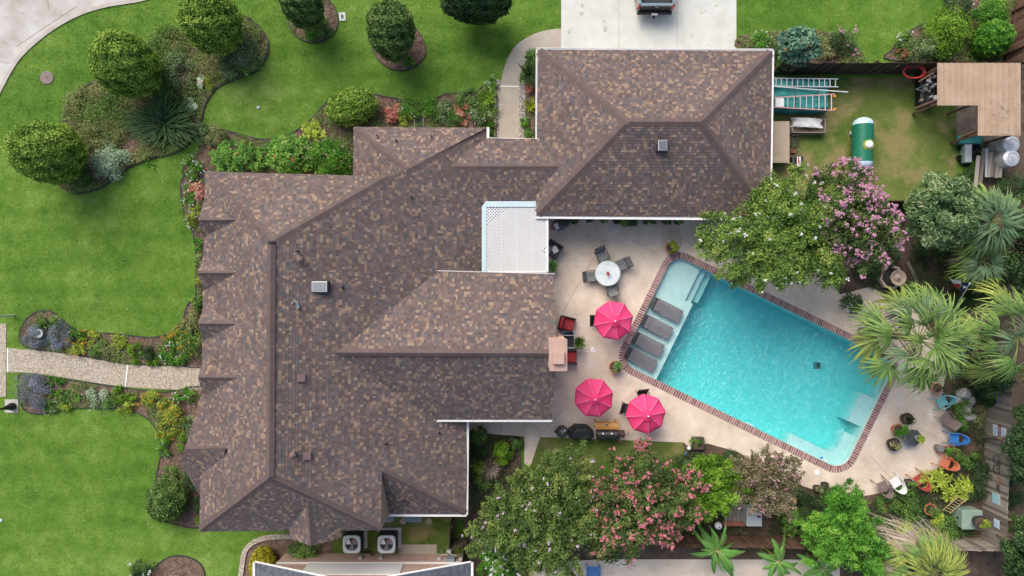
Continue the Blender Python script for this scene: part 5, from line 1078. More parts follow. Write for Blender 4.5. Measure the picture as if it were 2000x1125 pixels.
# ------------------------------------------------------------------ objects
def part(root, name, mt, fn, world=False, smooth=False):
    b_ = MB(); fn(b_); return b_.build(name, mt, root, world, smooth)
C_ = dict(red=mat('red_paint', [(0.42,0.035,0.035),(0.50,0.05,0.05)], rough=0.5, nscale=6), redcush=mat('red_wicker', [(0.30,0.03,0.03),(0.45,0.05,0.05)], rough=0.8, nscale=22),
  blue=mat('blue_plastic', [(0.04,0.17,0.46),(0.06,0.23,0.55)], rough=0.4, nscale=5), orange=mat('orange_plastic', [(0.52,0.16,0.075),(0.60,0.21,0.11)], rough=0.45, nscale=5),
  teal=mat('teal_plastic', [(0.13,0.36,0.40),(0.20,0.45,0.48)], rough=0.5, nscale=5), redp=mat('faded_red_plastic', [(0.33,0.055,0.045),(0.40,0.08,0.065)], rough=0.5, nscale=5),
  taupe=mat('taupe_metal', [(0.17,0.13,0.12),(0.23,0.18,0.165)], rough=0.6, nscale=7), sling=mat('grey_sling_fabric', [(0.11,0.12,0.12),(0.17,0.18,0.18),(0.25,0.26,0.26)], rough=0.9, nscale=16, nmix=1.4),
  lounger=mat('mauve_grey_resin', [(0.145,0.135,0.15),(0.20,0.185,0.205)], rough=0.65, nscale=9), tarp=mat('green_tarp', [(0.02,0.15,0.14),(0.035,0.22,0.20),(0.06,0.30,0.28)], rough=0.6, nscale=2.2, bump=0.4, bscale=5),
  tank=mat('green_tank_paint', [(0.012,0.13,0.075),(0.02,0.18,0.10)], rough=0.35, nscale=3, fine=0.06), tankend=mat('pale_blue_tank_end', [(0.30,0.48,0.66),(0.50,0.66,0.78),(0.70,0.80,0.86)], rough=0.4, nscale=5),
  tanroof=mat('tan_metal_roof', [(0.34,0.24,0.165),(0.40,0.29,0.205),(0.45,0.34,0.25)], rough=0.5, nscale=1.2, fine=0.05), tantop=mat('tan_board', [(0.36,0.28,0.20),(0.44,0.35,0.26)], rough=0.7, nscale=2),
  cover=mat('black_grill_cover', [(0.010,0.012,0.014),(0.022,0.025,0.028)], rough=0.55, nscale=3, bump=0.3, bscale=8), enamel=mat('grey_enamel', [(0.05,0.06,0.06),(0.08,0.09,0.09)], rough=0.2, nscale=4, coat=0.4),
  truck=mat('taupe_truck_paint', [(0.10,0.09,0.075),(0.12,0.11,0.09)], rough=0.25, metal=0.4, nscale=3, coat=0.6), bed=mat('black_bedliner', [(0.03,0.035,0.045),(0.05,0.055,0.065)], rough=0.8, nscale=30),
  tail=mat('tail_light', [(0.45,0.02,0.02),(0.55,0.04,0.04)], rough=0.2, nscale=9, coat=0.5), rust=mat('rusty_metal', [(0.05,0.035,0.03),(0.09,0.055,0.045)], rough=0.8, nscale=8),
  bluebin=mat('blue_grey_bin', [(0.15,0.21,0.24),(0.20,0.27,0.30)], rough=0.5, nscale=4), acgrey=mat('pale_grey_cover', [(0.50,0.54,0.54),(0.58,0.61,0.61)], rough=0.5, nscale=4), green=mat('pale_green_metal', [(0.20,0.29,0.24),(0.27,0.36,0.30)], rough=0.5, nscale=3),
  stone=mat('cast_stone', [(0.42,0.31,0.24),(0.55,0.43,0.34)], rough=0.9, nscale=6), flagred=mat('flag_red', [(0.45,0.02,0.04),(0.5,0.03,0.05)], rough=0.8), flagblue=mat('flag_blue', [(0.012,0.025,0.11),(0.02,0.035,0.14)], rough=0.8), boulder=mat('grey_boulder', [(0.22,0.22,0.21),(0.38,0.37,0.35),(0.52,0.51,0.48)], rough=0.95, nscale=5),
  signblue=mat('pale_blue_sign', [(0.42,0.58,0.72),(0.52,0.66,0.78)], rough=0.6, nscale=12), copper=mat('rust_red', [(0.30,0.10,0.06),(0.38,0.15,0.10)], rough=0.7, nscale=6))
Z3 = Vector((0,0,1))

# --- pool loungers
def lounger():
    r = thing('pool_lounger', 'x', 'lounger', (0,0,0))
    def body(b_):     # ribbed resin bed, head at -X
        for i in range(20):
            x = -0.52+i*0.072; z = 0.36+(0.10*max(0,(-0.2-x)/0.32) if x < -0.2 else 0)
            bbox(b_, (x,0,z), (0.058,0.66,0.03), 0.008, seg=1)
    part(r, 'slatted_bed', C_['lounger'], body)
    def rails(b_):
        for s in (-1,1): box(b_, (0.15,s*0.345,0.34), (1.46,0.035,0.06))
        box(b_, (0.90,0,0.34), (0.04,0.70,0.06)); box(b_, (-0.56,0,0.44), (0.05,0.70,0.06))
    part(r, 'frame', C_['lounger'], rails)
    def back(b_):
        box(b_, (-0.66,0,0.38), (0.15,0.56,0.03)); 
        for s in (-1,1): box(b_, (-0.68,s*0.31,0.38), (0.22,0.05,0.06))
        box(b_, (-0.79,0,0.38), (0.05,0.66,0.07))
    part(r, 'head_frame', K['dark'], back)
    for sx in (-0.6,0.8):
        for sy in (-0.3,0.3): part(r, 'leg', C_['lounger'], lambda b_: box(b_, (sx,sy,0.15), (0.06,0.06,0.34)))
    return r
l0 = lounger(); zs = ZW-0.17
for i, (px,py,lab) in enumerate([(1300,604,'first'),(1281,637,'second'),(1264,671,'third'),(1250,701,'fourth')]):
    o = l0 if i == 0 else copy_tree(l0); p = P(px,py,0.1); o.location = (p.x,p.y,zs); o.rotation_euler = (0,0,POOL_A-0.02)
    o['label'] = '%s grey ribbed lounger on the tanning shelf, counted from the top' % lab; o['group'] = 'loungers on the tanning shelf'

# --- umbrellas
K['seam_highlight'] = mat('pink_seam_highlight', [(0.86,0.20,0.34),(0.90,0.30,0.42)], rough=0.85, nscale=6)  # seam strips in lighter pink, painting in the highlights along the ribs
def umbrella(px, py, rot, label):
    zt = 2.55; p = P(px,py,zt); r = thing('patio_umbrella', label, 'umbrella', (p.x,p.y,0), rot, group='hot pink patio umbrellas'); R_ = m(39.5,2.2); n = 8; ze = 2.12
    for i in range(n):
        a0, a1 = 2*math.pi*i/n, 2*math.pi*(i+1)/n; V = []; Fc = []; ns, nt = 6, 4
        for s in range(ns+1):
            t = 0.16+0.84*s/ns
            for q in range(nt+1):
                u = q/nt; e0 = Vector((math.cos(a0),math.sin(a0),0))*R_*t; e1 = Vector((math.cos(a1),math.sin(a1),0))*R_*t; c = e0.lerp(e1,u); sag = 0.085*math.sin(math.pi*u)*t**0.8
                V.append((c.x,c.y,zt+(ze-zt)*t**1.15-sag+0.014*math.sin(7*t+1.7*i)*math.sin(math.pi*u)+0.010*math.sin(11*u+2.3*i)*t))
        for s in range(ns):
            for q in range(nt): k = s*(nt+1)+q; Fc.append([k,k+nt+1,k+nt+2,k+1])
        k = ns*(nt+1); V += [(x,y,z-0.11) for x,y,z in V[k:k+nt+1]]; k2 = len(V)-nt-1
        for q in range(nt): Fc.append([k+q,k2+q,k2+q+1,k+q+1])
        b_ = MB(); b_.add(V, np.array(Fc), random.random()); b_.build('canopy_panel', K['pink'], r, smooth=True)
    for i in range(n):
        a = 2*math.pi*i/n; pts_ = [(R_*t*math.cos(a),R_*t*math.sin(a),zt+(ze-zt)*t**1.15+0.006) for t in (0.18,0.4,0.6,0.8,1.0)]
        part(r, 'seam_highlight', K['seam_highlight'], lambda b_: tube(b_, pts_, 0.013, 5))
    def vent(b_):
        V = [(0,0,zt+0.16)]+[(math.cos(2*math.pi*i/n)*R_*0.30,math.sin(2*math.pi*i/n)*R_*0.30,zt-0.02) for i in range(n)]; b_.add(V, [[0,1+i,1+(i+1)%n] for i in range(n)], 0.3)
    part(r, 'vent_cap', K['pink'], vent); part(r, 'finial', K['white_paint'], lambda b_: lathe(b_, [(0.0,0.26),(0.04,0.22),(0.03,0.16),(0.05,0.10)], 10, (0,0,zt)))
    part(r, 'pole', K['grey'], lambda b_: tube(b_, [(0,0,0.03),(0,0,zt+0.1)], 0.022, 10))
    for i in range(n):
        a = 2*math.pi*i/n; part(r, 'rib', K['grey'], lambda b_: tube(b_, [(0.05*math.cos(a),0.05*math.sin(a),zt-0.06),(R_*0.97*math.cos(a),R_*0.97*math.sin(a),ze-0.02)], 0.009, 5))
    part(r, 'base', K['dark'], lambda b_: lathe(b_, [(0.0,0.12),(0.06,0.12),(0.24,0.07),(0.26,0.035),(0.0,0.035)], 16))
    return r
def round_table(px, py, rad, label, mt=None, h=0.72):
    p = P(px,py,h); r = thing('patio_table', label, 'table', (p.x,p.y,0))
    part(r, 'tabletop', mt or K['glass'], lambda b_: lathe(b_, [(0.0,h+0.012),(rad-0.02,h+0.012),(rad,h),(rad-0.02,h-0.012),(0.0,h-0.012)], 36))
    part(r, 'rim', K['lightgrey'], lambda b_: lathe(b_, [(rad,h+0.018),(rad+0.02,h+0.01),(rad+0.02,h-0.02),(rad,h-0.02)], 36))
    for k in range(4):
        a = k*math.pi/2+0.6; part(r, 'leg', K['grey'], lambda b_: tube(b_, [(0.8*rad*math.cos(a),0.8*rad*math.sin(a),h-0.02),(0.55*rad*math.cos(a),0.55*rad*math.sin(a),0.35),(0.78*rad*math.cos(a),0.78*rad*math.sin(a),0.035)], 0.018, 6))
    return r
def chair(label, px, py, rz, seat, frame, style='sling', name='patio_chair', group=None, zoff=0.035):
    p = P(px,py,0.5); r = thing(name, label, 'chair', (p.x,p.y,zoff), rz, group=group); w = 0.52
    if style == 'sling':
        part(r, 'seat', seat, lambda b_: bbox(b_, (0,0.02,0.42), (w,0.52,0.035), 0.012, rx=0.06)); part(r, 'backrest', seat, lambda b_: bbox(b_, (0,-0.36,0.68), (w,0.035,0.60), 0.012, rx=0.38))
        for s in (-1,1):
            part(r, 'arm', frame, lambda b_: tube(b_, [(s*0.30,-0.30,0.66),(s*0.30,0.0,0.66),(s*0.30,0.26,0.64),(s*0.30,0.30,0.60)], 0.022, 7))
            part(r, 'leg', frame, lambda b_: tube(b_, [(s*0.29,0.28,0.62),(s*0.29,0.30,0.0)], 0.018, 6)); part(r, 'leg', frame, lambda b_: tube(b_, [(s*0.28,-0.48,0.95),(s*0.28,-0.26,0.42),(s*0.28,-0.34,0.0)], 0.018, 6))
        part(r, 'frame', frame, lambda b_: (box(b_, (0,0.27,0.42), (w+0.06,0.03,0.03)), box(b_, (0,-0.25,0.42), (w+0.06,0.03,0.03)), box(b_, (0,-0.48,0.95), (w+0.06,0.035,0.035))))
    elif style == 'shell':     # moulded chair with rounded back, long front legs
        r.scale = (1.06,1.06,1.0)
        part(r, 'seat', seat, lambda b_: bbox(b_, (0,0.02,0.41), (0.48,0.50,0.035), 0.015, rx=0.05))
        def back(b_):
            V = []; n = 12
            for i in range(n+1):
                a = math.pi*(1+i/n); x, y = 0.27*math.cos(a), -0.12+0.36*math.sin(a); hz = 0.42+0.38*math.sin(math.pi*i/n)**0.5
                V += [(x,y,0.40),(x*1.06,y*1.12,hz),(x*0.94,y*0.94,hz),(x*0.9,y*0.9,0.42)]
            for i in range(n): 
                pass
            b_.add(V, np.array([[4*i+j,4*i+(j+1)%4,4*i+4+(j+1)%4,4*i+4+j] for i in range(n) for j in range(4)]))
        part(r, 'backrest', seat, back)
        for s in (-1,1):
            part(r, 'arm', frame, lambda b_: tube(b_, [(s*0.28,-0.16,0.62),(s*0.29,0.10,0.62),(s*0.28,0.28,0.58)], 0.025, 7)); part(r, 'leg', frame, lambda b_: tube(b_, [(s*0.27,0.27,0.58),(s*0.30,0.42,0.0)], 0.022, 6)); part(r, 'leg', frame, lambda b_: tube(b_, [(s*0.22,-0.26,0.42),(s*0.27,-0.42,0.0)], 0.022, 6))
    elif style == 'club':      # deep wicker chair with cushions
        part(r, 'seat', seat, lambda b_: bbox(b_, (0,0.06,0.40), (0.62,0.60,0.14), 0.04)); part(r, 'backrest', seat, lambda b_: bbox(b_, (0,-0.30,0.64), (0.62,0.16,0.52), 0.05, rx=0.25))
        for s in (-1,1): part(r, 'arm', frame, lambda b_: bbox(b_, (s*0.36,0.02,0.34), (0.07,0.76,0.60), 0.02))
        part(r, 'base', frame, lambda b_: bbox(b_, (0,0,0.20), (0.70,0.74,0.26), 0.02)); part(r, 'back_frame', frame, lambda b_: bbox(b_, (0,-0.40,0.55), (0.76,0.07,0.72), 0.02, rx=0.22))
        for sx in (-1,1):
            for sy in (-1,1): part(r, 'leg', frame, lambda b_: box(b_, (sx*0.32,sy*0.33,0.05), (0.05,0.05,0.10)))
    return r
DG = K['dark']
tb_ = (1187,534); round_table(*tb_, 0.66, 'round glass patio table with a red flower centrepiece')
for px,py,lab,dx,dy in [(1176,500,'grey sling chair on the upper left of the glass table',0.35,1),(1214,518,'grey sling chair on the upper right of the glass table',-1,0.6),(1154,540,'grey sling chair on the left of the glass table',1,-0.15),(1194,561,'grey sling chair below the glass table',-0.3,-1)]:
    chair(lab, px, py, face(tb_[0]-px, tb_[1]-py)+random.uniform(-0.2,0.2), C_['sling'], DG, group='sling chairs round the glass table')
fp = P(1187,534,0.8); fr_ = thing('flower_centrepiece', 'small bunch of red flowers in the middle of the glass table', 'flowers', (fp.x,fp.y,0.735))
b_ = MB(); blobs(b_, np.array([(0.07*math.cos(i)*(i%3)/2,0.07*math.sin(i)*(i%3)/2,0.16+0.02*(i%4)) for i in range(14)]), 0.055, 9); b_.build('petals', FL['red'], fr_); part(fr_, 'vase', K['lightgrey'], lambda b_: lathe(b_, [(0.0,0.0),(0.05,0.0),(0.07,0.06),(0.04,0.13)], 12))
for px,py,rot,lab in [(1201,627,0.22,'hot pink umbrella nearest the pool loungers'),(1162,780,0.30,'hot pink umbrella above the wooden grill table'),(1265,812,0.12,'hot pink umbrella right of the smoker with chairs beneath')]: umbrella(px,py,rot,lab)
for (px,py,lab) in [(1203,628,'round table hidden under the umbrella nearest the loungers'),(1265,810,'round white table under the umbrella right of the smoker')]: round_table(px,py,0.6,lab,K['white_vinyl'])
chair('black patio chair showing left of the umbrella nearest the loungers',1168,626,face(1,0),K['black'],K['black'],group='chairs under umbrellas'); chair('dark mesh chair showing left of the umbrella by the smoker',1227,800,face(1,0.25),DG,K['black'],group='chairs under umbrellas'); chair('dark chair showing above the umbrella by the smoker',1256,776,face(0.1,1),DG,K['black'],group='chairs under umbrellas')
chair('red cushioned armchair by the house wall above the chimney',1108,633,face(1,0.25),C_['redcush'],K['black'],'club','armchair'); chair('red cushioned armchair half hidden by the chimney',1113,697,face(1,0.02),C_['redcush'],K['black'],'club','armchair')
# side table, potted grass plant, small flag
p = P(1110,664,0.5); r = thing('side_table', 'pale grey slatted side table between the red armchairs', 'table', (p.x,p.y,0.035))
part(r, 'frame', K['lightgrey'], lambda b_: [box(b_, c, s) for c, s in (((0,0.42,0.48),(0.75,0.07,0.04)),((0,-0.42,0.48),(0.75,0.07,0.04)),((0.34,0,0.48),(0.07,0.84,0.04)),((-0.34,0,0.48),(0.07,0.84,0.04)),((0,0.25,0.48),(0.65,0.06,0.03)))])
part(r, 'shelf', K['dark'], lambda b_: box(b_, (0,0,0.3), (0.64,0.8,0.03)))
for sx in (-1,1):
    for sy in (-1,1): part(r, 'leg', K['lightgrey'], lambda b_: box(b_, (sx*0.34,sy*0.42,0.24), (0.05,0.05,0.48)))
def pot(label, px, py, rpx, h, lf, mt, form='mound', prf=1.25, ph=0.7, flower=None, nfl=0, n=None, leaf=None, zb=0.035, name='potted_plant'):
    p = P(px,py,h); r = thing(name, label, 'potted plant', (p.x,p.y,zb)); R_ = m(rpx,h)
    part(r, 'pot', mt, lambda b_: lathe(b_, [(0.0,0.0),(R_*0.68,0.0),(R_*0.95,h*0.86),(R_*1.05,h*0.86),(R_*1.05,h),(R_*0.88,h),(R_*0.86,h*0.85),(0.0,h*0.85)], 20), smooth=False)
    part(r, 'soil', K['soil'], lambda b_: lathe(b_, [(0.0,h*0.88),(R_*0.86,h*0.87)], 16))
    shrub('', 0, 0, rpx*prf*0.8, ph, lf, parent=r, local=(0,0,h*0.86), form=form, flower=flower, nfl=nfl, n=n or 260, leaf=leaf or (0.10,0.05), fs=0.05); return r
pot('spiky green grass plant in a pot beside the red armchairs',1130,668,8,0.35,'mid',K['dark'],'blades',2.3,0.8,n=130,leaf=(0.4,0.014))
pot('terracotta pot with yellow green flowering plant above the pool corner',1312,484,12,0.42,'yellow',K['terracotta'],flower='white',nfl=5); pot('terracotta pot with green plant at the left pool corner',1202,717,12,0.42,'mid',K['terracotta'],'broad',n=7,leaf=(0.2,0.08))
for i,(px,py,rr,lab) in enumerate([(1122,430,8,'left end'),(1152,427,5,'second'),(1178,429,6,'third'),(1205,431,7,'fourth'),(1218,436,6,'fifth'),(1233,435,7,'sixth'),(1275,430,7,'seventh'),(1300,431,7,'eighth'),(1324,431,8,'right end')]):
    pot('%s potted plant in the row under the garage gutter' % lab, px, py, rr, 0.35, 'dark' if i%2 else 'mid', K['dark'], 'broad' if i%3 else 'mound', 1.4, 0.5, n=9 if i%3 else 160, leaf=(0.2,0.08) if i%3 else None)
pot('green potted plant below the lattice cover corner',1077,520,8,0.4,'mid',K['dark'],'broad',1.5,0.6,n=12,leaf=(0.22,0.07)); pot('black planter with bright leaves left of the wooden post',1260,434,4,0.3,'mid',K['dark'],n=80)
# small lawn flag leaning from the side table
p0, p1 = P(1118,684,0.55), P(1160,687,1.15); r = thing('garden_flag', 'small white and blue flag on a white pole by the red armchair', 'flag', (p0.x,p0.y,0.035))
part(r, 'pole', K['white_paint'], lambda b_: tube(b_, [p0,p1], 0.016, 6), world=True)
q = [P(1154,684,1.05),P(1161,687,1.15),P(1160,679,0.95),P(1156,678,0.9)]; part(r, 'cloth', K['white_vinyl'], lambda b_: b_.add([tuple(v) for v in q]+[tuple(v-Vector((0,0,0.012))) for v in q], [[0,1,2,3],[7,6,5,4],[0,4,5,1],[1,5,6,2],[2,6,7,3],[3,7,4,0]]), world=True)
def marks_(b_):
    for k in range(3): a = q[1].lerp(q[2],0.25+k*0.25); c = q[0].lerp(q[3],0.25+k*0.25); tube(b_, [a.lerp(c,0.2)+Z3*0.012, a.lerp(c,0.65)+Z3*0.012], 0.012, 4)
part(r, 'print', mat('flag_print_blue', [(0.08,0.10,0.35)], rough=0.8), marks_, world=True)
# --- grills
p = P(1098,843,0.85); r = thing('kettle_grill', 'round grey kettle grill at the left end of the grill row', 'grill', (p.x,p.y,0.035))
part(r, 'lid', C_['enamel'], lambda b_: lathe(b_, [(0.0,1.05),(0.12,1.03),(0.22,0.96),(0.29,0.85),(0.31,0.78)], 24), smooth=True); part(r, 'bowl', K['black'], lambda b_: lathe(b_, [(0.33,0.79),(0.33,0.75),(0.28,0.62),(0.15,0.52),(0.0,0.5)], 24))
part(r, 'handle', K['lightgrey'], lambda b_: tube(b_, [(-0.05,-0.08,1.03),(-0.04,-0.03,1.10),(0.03,0.04,1.10),(0.05,0.06,1.03)], 0.02, 6)); part(r, 'vent', K['white_paint'], lambda b_: lathe(b_, [(0.0,0.02),(0.05,0.015),(0.05,0)], 12, (0.12,0.10,1.0))); part(r, 'side_handle', K['black'], lambda b_: box(b_, (-0.36,0,0.78), (0.08,0.16,0.05)))
for k in range(3): part(r, 'leg', K['alu'], lambda b_: tube(b_, [(0.2*math.cos(k*2.1),0.2*math.sin(k*2.1),0.6),(0.33*math.cos(k*2.1),0.33*math.sin(k*2.1),0.0)], 0.015, 6))
p = P(1136,846,0.9); r = thing('covered_grill', 'gas grill under a black fabric cover', 'grill', (p.x,p.y,0.035))
def cov(b_):
    for (z,sx,sy) in (): pass
    pr = [(-0.62,-0.28),(-0.38,-0.34),(0.42,-0.34),(0.64,-0.22),(0.64,0.06),(0.32,0.32),(-0.32,0.34),(-0.46,0.18),(-0.62,0.12)]; n = len(pr); V = []
    for z, s in ((0.05,1.03),(0.80,1.0),(0.92,0.97),(1.02,0.80),(1.06,0.55)): V += [(x*s,y*s-0.0,z+0.02*math.sin(5*x)) for x,y in pr]
    b_.add(V, np.array([[i*n+j,i*n+(j+1)%n,(i+1)*n+(j+1)%n,(i+1)*n+j] for i in range(4) for j in range(n)])); b_.add(V[-n:], [list(range(n))])
part(r, 'cover', C_['cover'], cov)
p = P(1186,849,0.9); r = thing('barrel_smoker', 'black barrel smoker with offset firebox and chimney', 'smoker', (p.x,p.y,0.035))
def halfcyl(b_, x0, x1, rad, z, n=14):
    V = []
    for x in (x0,x1): V += [(x,rad*math.cos(2*math.pi*i/n),z+rad*math.sin(2*math.pi*i/n)) for i in range(n)]
    b_.add(V, np.array([[i,(i+1)%n,n+(i+1)%n,n+i] for i in range(n)])); b_.add(V[:n], [list(range(n))[::-1]]); b_.add(V[n:], [list(range(n))])
part(r, 'barrel', K['black'], lambda b_: halfcyl(b_, -0.55, 0.50, 0.29, 0.88), smooth=False); part(r, 'firebox', C_['rust'], lambda b_: halfcyl(b_, 0.53, 0.95, 0.20, 0.62)); part(r, 'chimney', C_['rust'], lambda b_: tube(b_, [(0.62,-0.22,0.70),(0.66,-0.30,1.05),(0.70,-0.38,1.25)], 0.05, 9))
for x in (-0.26,0.20): part(r, 'gauge', K['white_paint'], lambda b_: lathe(b_, [(0.0,0.03),(0.045,0.025),(0.05,0.0)], 12, (x,0.12,1.145)))
part(r, 'handle', C_['rust'], lambda b_: (tube(b_, [(0.95,0,0.7),(1.15,0,0.7)], 0.014, 5), tube(b_, [(1.15,-0.14,0.7),(1.15,0.14,0.7)], 0.014, 5)))
for sx in (-0.45,0.42):
    for sy in (-0.2,0.2): part(r, 'leg', K['black'], lambda b_: box(b_, (sx,sy,0.32), (0.04,0.04,0.66)))
p = P(1185,831,0.85); r = thing('wooden_grill_table', 'varnished orange pine table behind the smoker', 'table', (p.x,p.y,0.035), -0.04)
for i in range(5): part(r, 'plank', K['pine'], lambda b_: bbox(b_, (0,-0.18+i*0.09,0.84), (1.26,0.086,0.035), 0.006, rnd=random.random(), seg=1))
for sx in (-0.55,0.55):
    for sy in (-0.17,0.17): part(r, 'leg', K['pine'], lambda b_: box(b_, (sx,sy,0.41), (0.06,0.06,0.82)))
b2 = thing('grill_brush_tray', 'small grey metal tray on the pine table', 'tray', (p.x,p.y,0.895)); part(b2, 'tray', K['grey'], lambda b_: bbox(b_, (0,0.04,0.012), (0.16,0.10,0.03), 0.01)); part(b2, 'handle', K['black'], lambda b_: box(b_, (0.02,0.04,0.03), (0.1,0.03,0.02)))
# covered furniture by the lattice
p = P(1096,436,0.75); r = thing('oval_glass_table', 'dark oval glass table cluttered with things under the garage eave', 'table', (p.x,p.y,0.035), 0.5)
part(r, 'tabletop', C_['enamel'], lambda b_: lathe(b_, [(0.0,0.74),(0.48,0.74),(0.50,0.72),(0.0,0.72)], 28, sx=1.1, sy=0.7)); part(r, 'leg', K['black'], lambda b_: tube(b_, [(0,0,0),(0,0,0.72)], 0.05, 8))
p = P(1083,440,0.8); r = thing('folded_towels', 'white towel and brown cloth on the dark oval table', 'towels', (p.x,p.y,0.79)); part(r, 'towel', K['white_vinyl'], lambda b_: bbox(b_, (0.1,-0.05,0.03), (0.22,0.34,0.06), 0.02, rz=0.4)); part(r, 'cloth', C_['copper'], lambda b_: bbox(b_, (-0.14,-0.1,0.025), (0.22,0.28,0.05), 0.02, rz=-0.3))
p = P(1080,487,0.7); r = thing('storage_bench', 'dark wicker bench with cushions and papers beside the lattice cover', 'bench', (p.x,p.y,0.035), -0.55)
part(r, 'seat', K['black'], lambda b_: bbox(b_, (0,0,0.36), (0.8,0.75,0.12), 0.02))
for s in (-1,1): part(r, 'arm', K['black'], lambda b_: bbox(b_, (s*0.40,0,0.40), (0.07,0.80,0.5), 0.02))
part(r, 'backrest', K['black'], lambda b_: bbox(b_, (0,0.38,0.5), (0.8,0.08,0.6), 0.02)); part(r, 'cushion', K['grey'], lambda b_: bbox(b_, (-0.18,-0.12,0.46), (0.30,0.4,0.1), 0.04))
sh = tag(MB().add([(0,0,0)],[]) and link(bbox(MB(), (0,0,0), (0.30,0.36,0.012), 0.003).mesh('paper_sheet', K['white_vinyl']), 'paper_sheet'), 'white sheet lying on the dark wicker bench', 'paper'); sh.location = (p.x+0.12,p.y+0.0,0.49); sh.rotation_euler = (0,0,0.5)
# skimmer lids, pool robot, pool ornaments
for px,py,lab in ((1374,500,'round white skimmer lid on the deck above the pool'),(1596,923,'round white skimmer lid on the deck below the pool')):
    o = tag(lathe(MB(), [(0.0,0.022),(0.12,0.022),(0.145,0.016),(0.15,0.0)], 24).build('skimmer_lid', K['white_vinyl']), lab, 'lid', 'skimmer lids'); o.location = P(px,py,0.036)
p = P(1604,716,-1.2); r = thing('pool_drain', 'dark square drain grate on the pool floor', 'drain', (p.x,p.y,zb)); part(r, 'cover', K['dark'], lambda b_: bbox(b_, (0,0,0.03), (0.36,0.36,0.06), 0.02)); part(r, 'grate', K['grey'], lambda b_: [box(b_, (0,-0.12+i*0.06,0.065), (0.3,0.02,0.02)) for i in range(5)])
p = P(1607,897,0); r = thing('pool_brush', 'blue and white pool tool on the lower corner bench', 'pool tool', (p.x,p.y,ZW+0.01), -0.4); part(r, 'float', C_['blue'], lambda b_: bbox(b_, (-0.06,0.05,0.03), (0.14,0.1,0.1), 0.03)); part(r, 'head', K['white_vinyl'], lambda b_: bbox(b_, (0.16,0,0.03), (0.26,0.09,0.06), 0.02))
o = tag(bbox(MB(), (0,0,0), (0.45,0.05,0.03), 0.01).build('ladder_rail', K['white_vinyl']), 'short white pool rail at the lower coping', 'rail'); o.location = P(1464,828,0.09); o.rotation_euler = (0,0,POOL_A)
# --- right hand deck: pots and chairs
pot('black pot with dark spiky plant at the top of the deck pot cluster',1772,818,11,0.40,'dark',K['black'],'blades',1.1,0.5,n=50,leaf=(0.3,0.02)); pot('terracotta pot with round bright green plant in the deck cluster',1755,840,12,0.40,'bright',K['terracotta'],prf=1.3,n=700); pot('black pot with dry succulent in the lower left of the deck cluster',1746,868,12,0.40,'olive',K['black'],'broad',1.1,0.4,n=8,leaf=(0.18,0.06))
p = P(1783,855,0.55); r = thing('plant_table', 'octagonal dark glass table holding a potted plant', 'table', (p.x,p.y,0.035), 0.2); part(r, 'tabletop', C_['enamel'], lambda b_: lathe(b_, [(0.0,0.54),(0.42,0.54),(0.45,0.52),(0.0,0.50)], 8)); part(r, 'rim', K['grey'], lambda b_: lathe(b_, [(0.45,0.55),(0.48,0.54),(0.48,0.51),(0.45,0.50)], 8))
for k in range(4): part(r, 'leg', K['black'], lambda b_: tube(b_, [(0.36*math.cos(k*1.57),0.36*math.sin(k*1.57),0.5),(0.42*math.cos(k*1.57),0.42*math.sin(k*1.57),0)], 0.02, 6))
pot('grey pot with yellow green plant on the octagonal table',1783,852,6,0.28,'yellow',K['lightgrey'],'broad',1.4,0.35,n=5,leaf=(0.18,0.06),zb=0.58)
o = tag(box(MB(), (0,0,0), (0.55,0.36,0.02)).build('glass_pane', K['lightgrey']), 'pale square paving slab beneath the octagonal table', 'slab'); o.location = P(1768,870,0.05); o.rotation_euler = (0,0,-0.5)
chair('blue plastic chair facing the pool on the right deck',1866,857,face(-1,-0.05),C_['blue'],C_['blue'],'shell'); chair('orange plastic chair facing the pool on the lower right deck',1848,904,face(-1,-0.45),C_['orange'],C_['orange'],'shell'); chair('red metal chair behind the croton on the lower deck',1797,938,face(-0.65,-1),C_['redp'],C_['redp'],'shell'); chair('white plastic chair at the lower deck edge',1751,943,face(-0.6,-1),K['white_vinyl'],K['white_vinyl'],'shell'); chair('taupe metal chair left of the white chair',1726,951,face(-0.5,-1),C_['taupe'],C_['taupe'],'shell'); chair('teal chair under the big palm on the right deck',1842,785,face(-1,0.5),C_['teal'],C_['teal'],'shell'); chair('brown taupe lounge chair below the teal chair',1850,818,face(-0.7,-0.8),C_['taupe'],C_['taupe'],'sling')
p = P(1834,875,0.3); o = tag(lathe(MB(), [(0.0,0.5),(0.16,0.5),(0.2,0.46),(0.16,0.04),(0.0,0)], 18).build('garden_stool', K['grey']), 'grey ceramic stool between blue and orange chairs', 'stool'); o.location = (p.x,p.y,0.035)
pot('small terracotta pot between blue and orange chairs',1860,876,6,0.3,'mid',K['terracotta'],n=80); pot('bright leafy pot beside the grey ceramic stool',1845,878,7,0.3,'bright',K['terracotta'],n=200); pot('orange pot behind the orange chair',1862,888,8,0.35,'mid',C_['orange'],n=150); pot('small pot plant between red and white chairs',1775,942,7,0.3,'mid',K['dark'],n=150); pot('orange red pot in front of the utility box',1817,995,11,0.4,'mid',C_['orange'],n=150,zb=0.01); pot('dark red pot with white pebbles near the bamboo',1749,1023,8,0.35,'dark',C_['copper'],n=60,zb=0.01); pot('black pot by the deck lower edge left of the shrub',1611,948,7,0.3,'dark',K['black'],n=60,zb=0.01); pot('dark pot with sedum at the deck lower edge',1596,954,7,0.3,'olive',K['dark'],n=80,zb=0.01); pot('black pot with bright leaves under the blue chair back',1872,828,11,0.35,'bright',K['black'],n=160,zb=0.01); pot('grey metal bucket planter near the lower fence',1806,1025,10,0.4,'mid',K['grey'],n=100,zb=0.01); pot('terracotta pot under the big palm',1830,758,10,0.35,'dark',K['terracotta'],n=40)
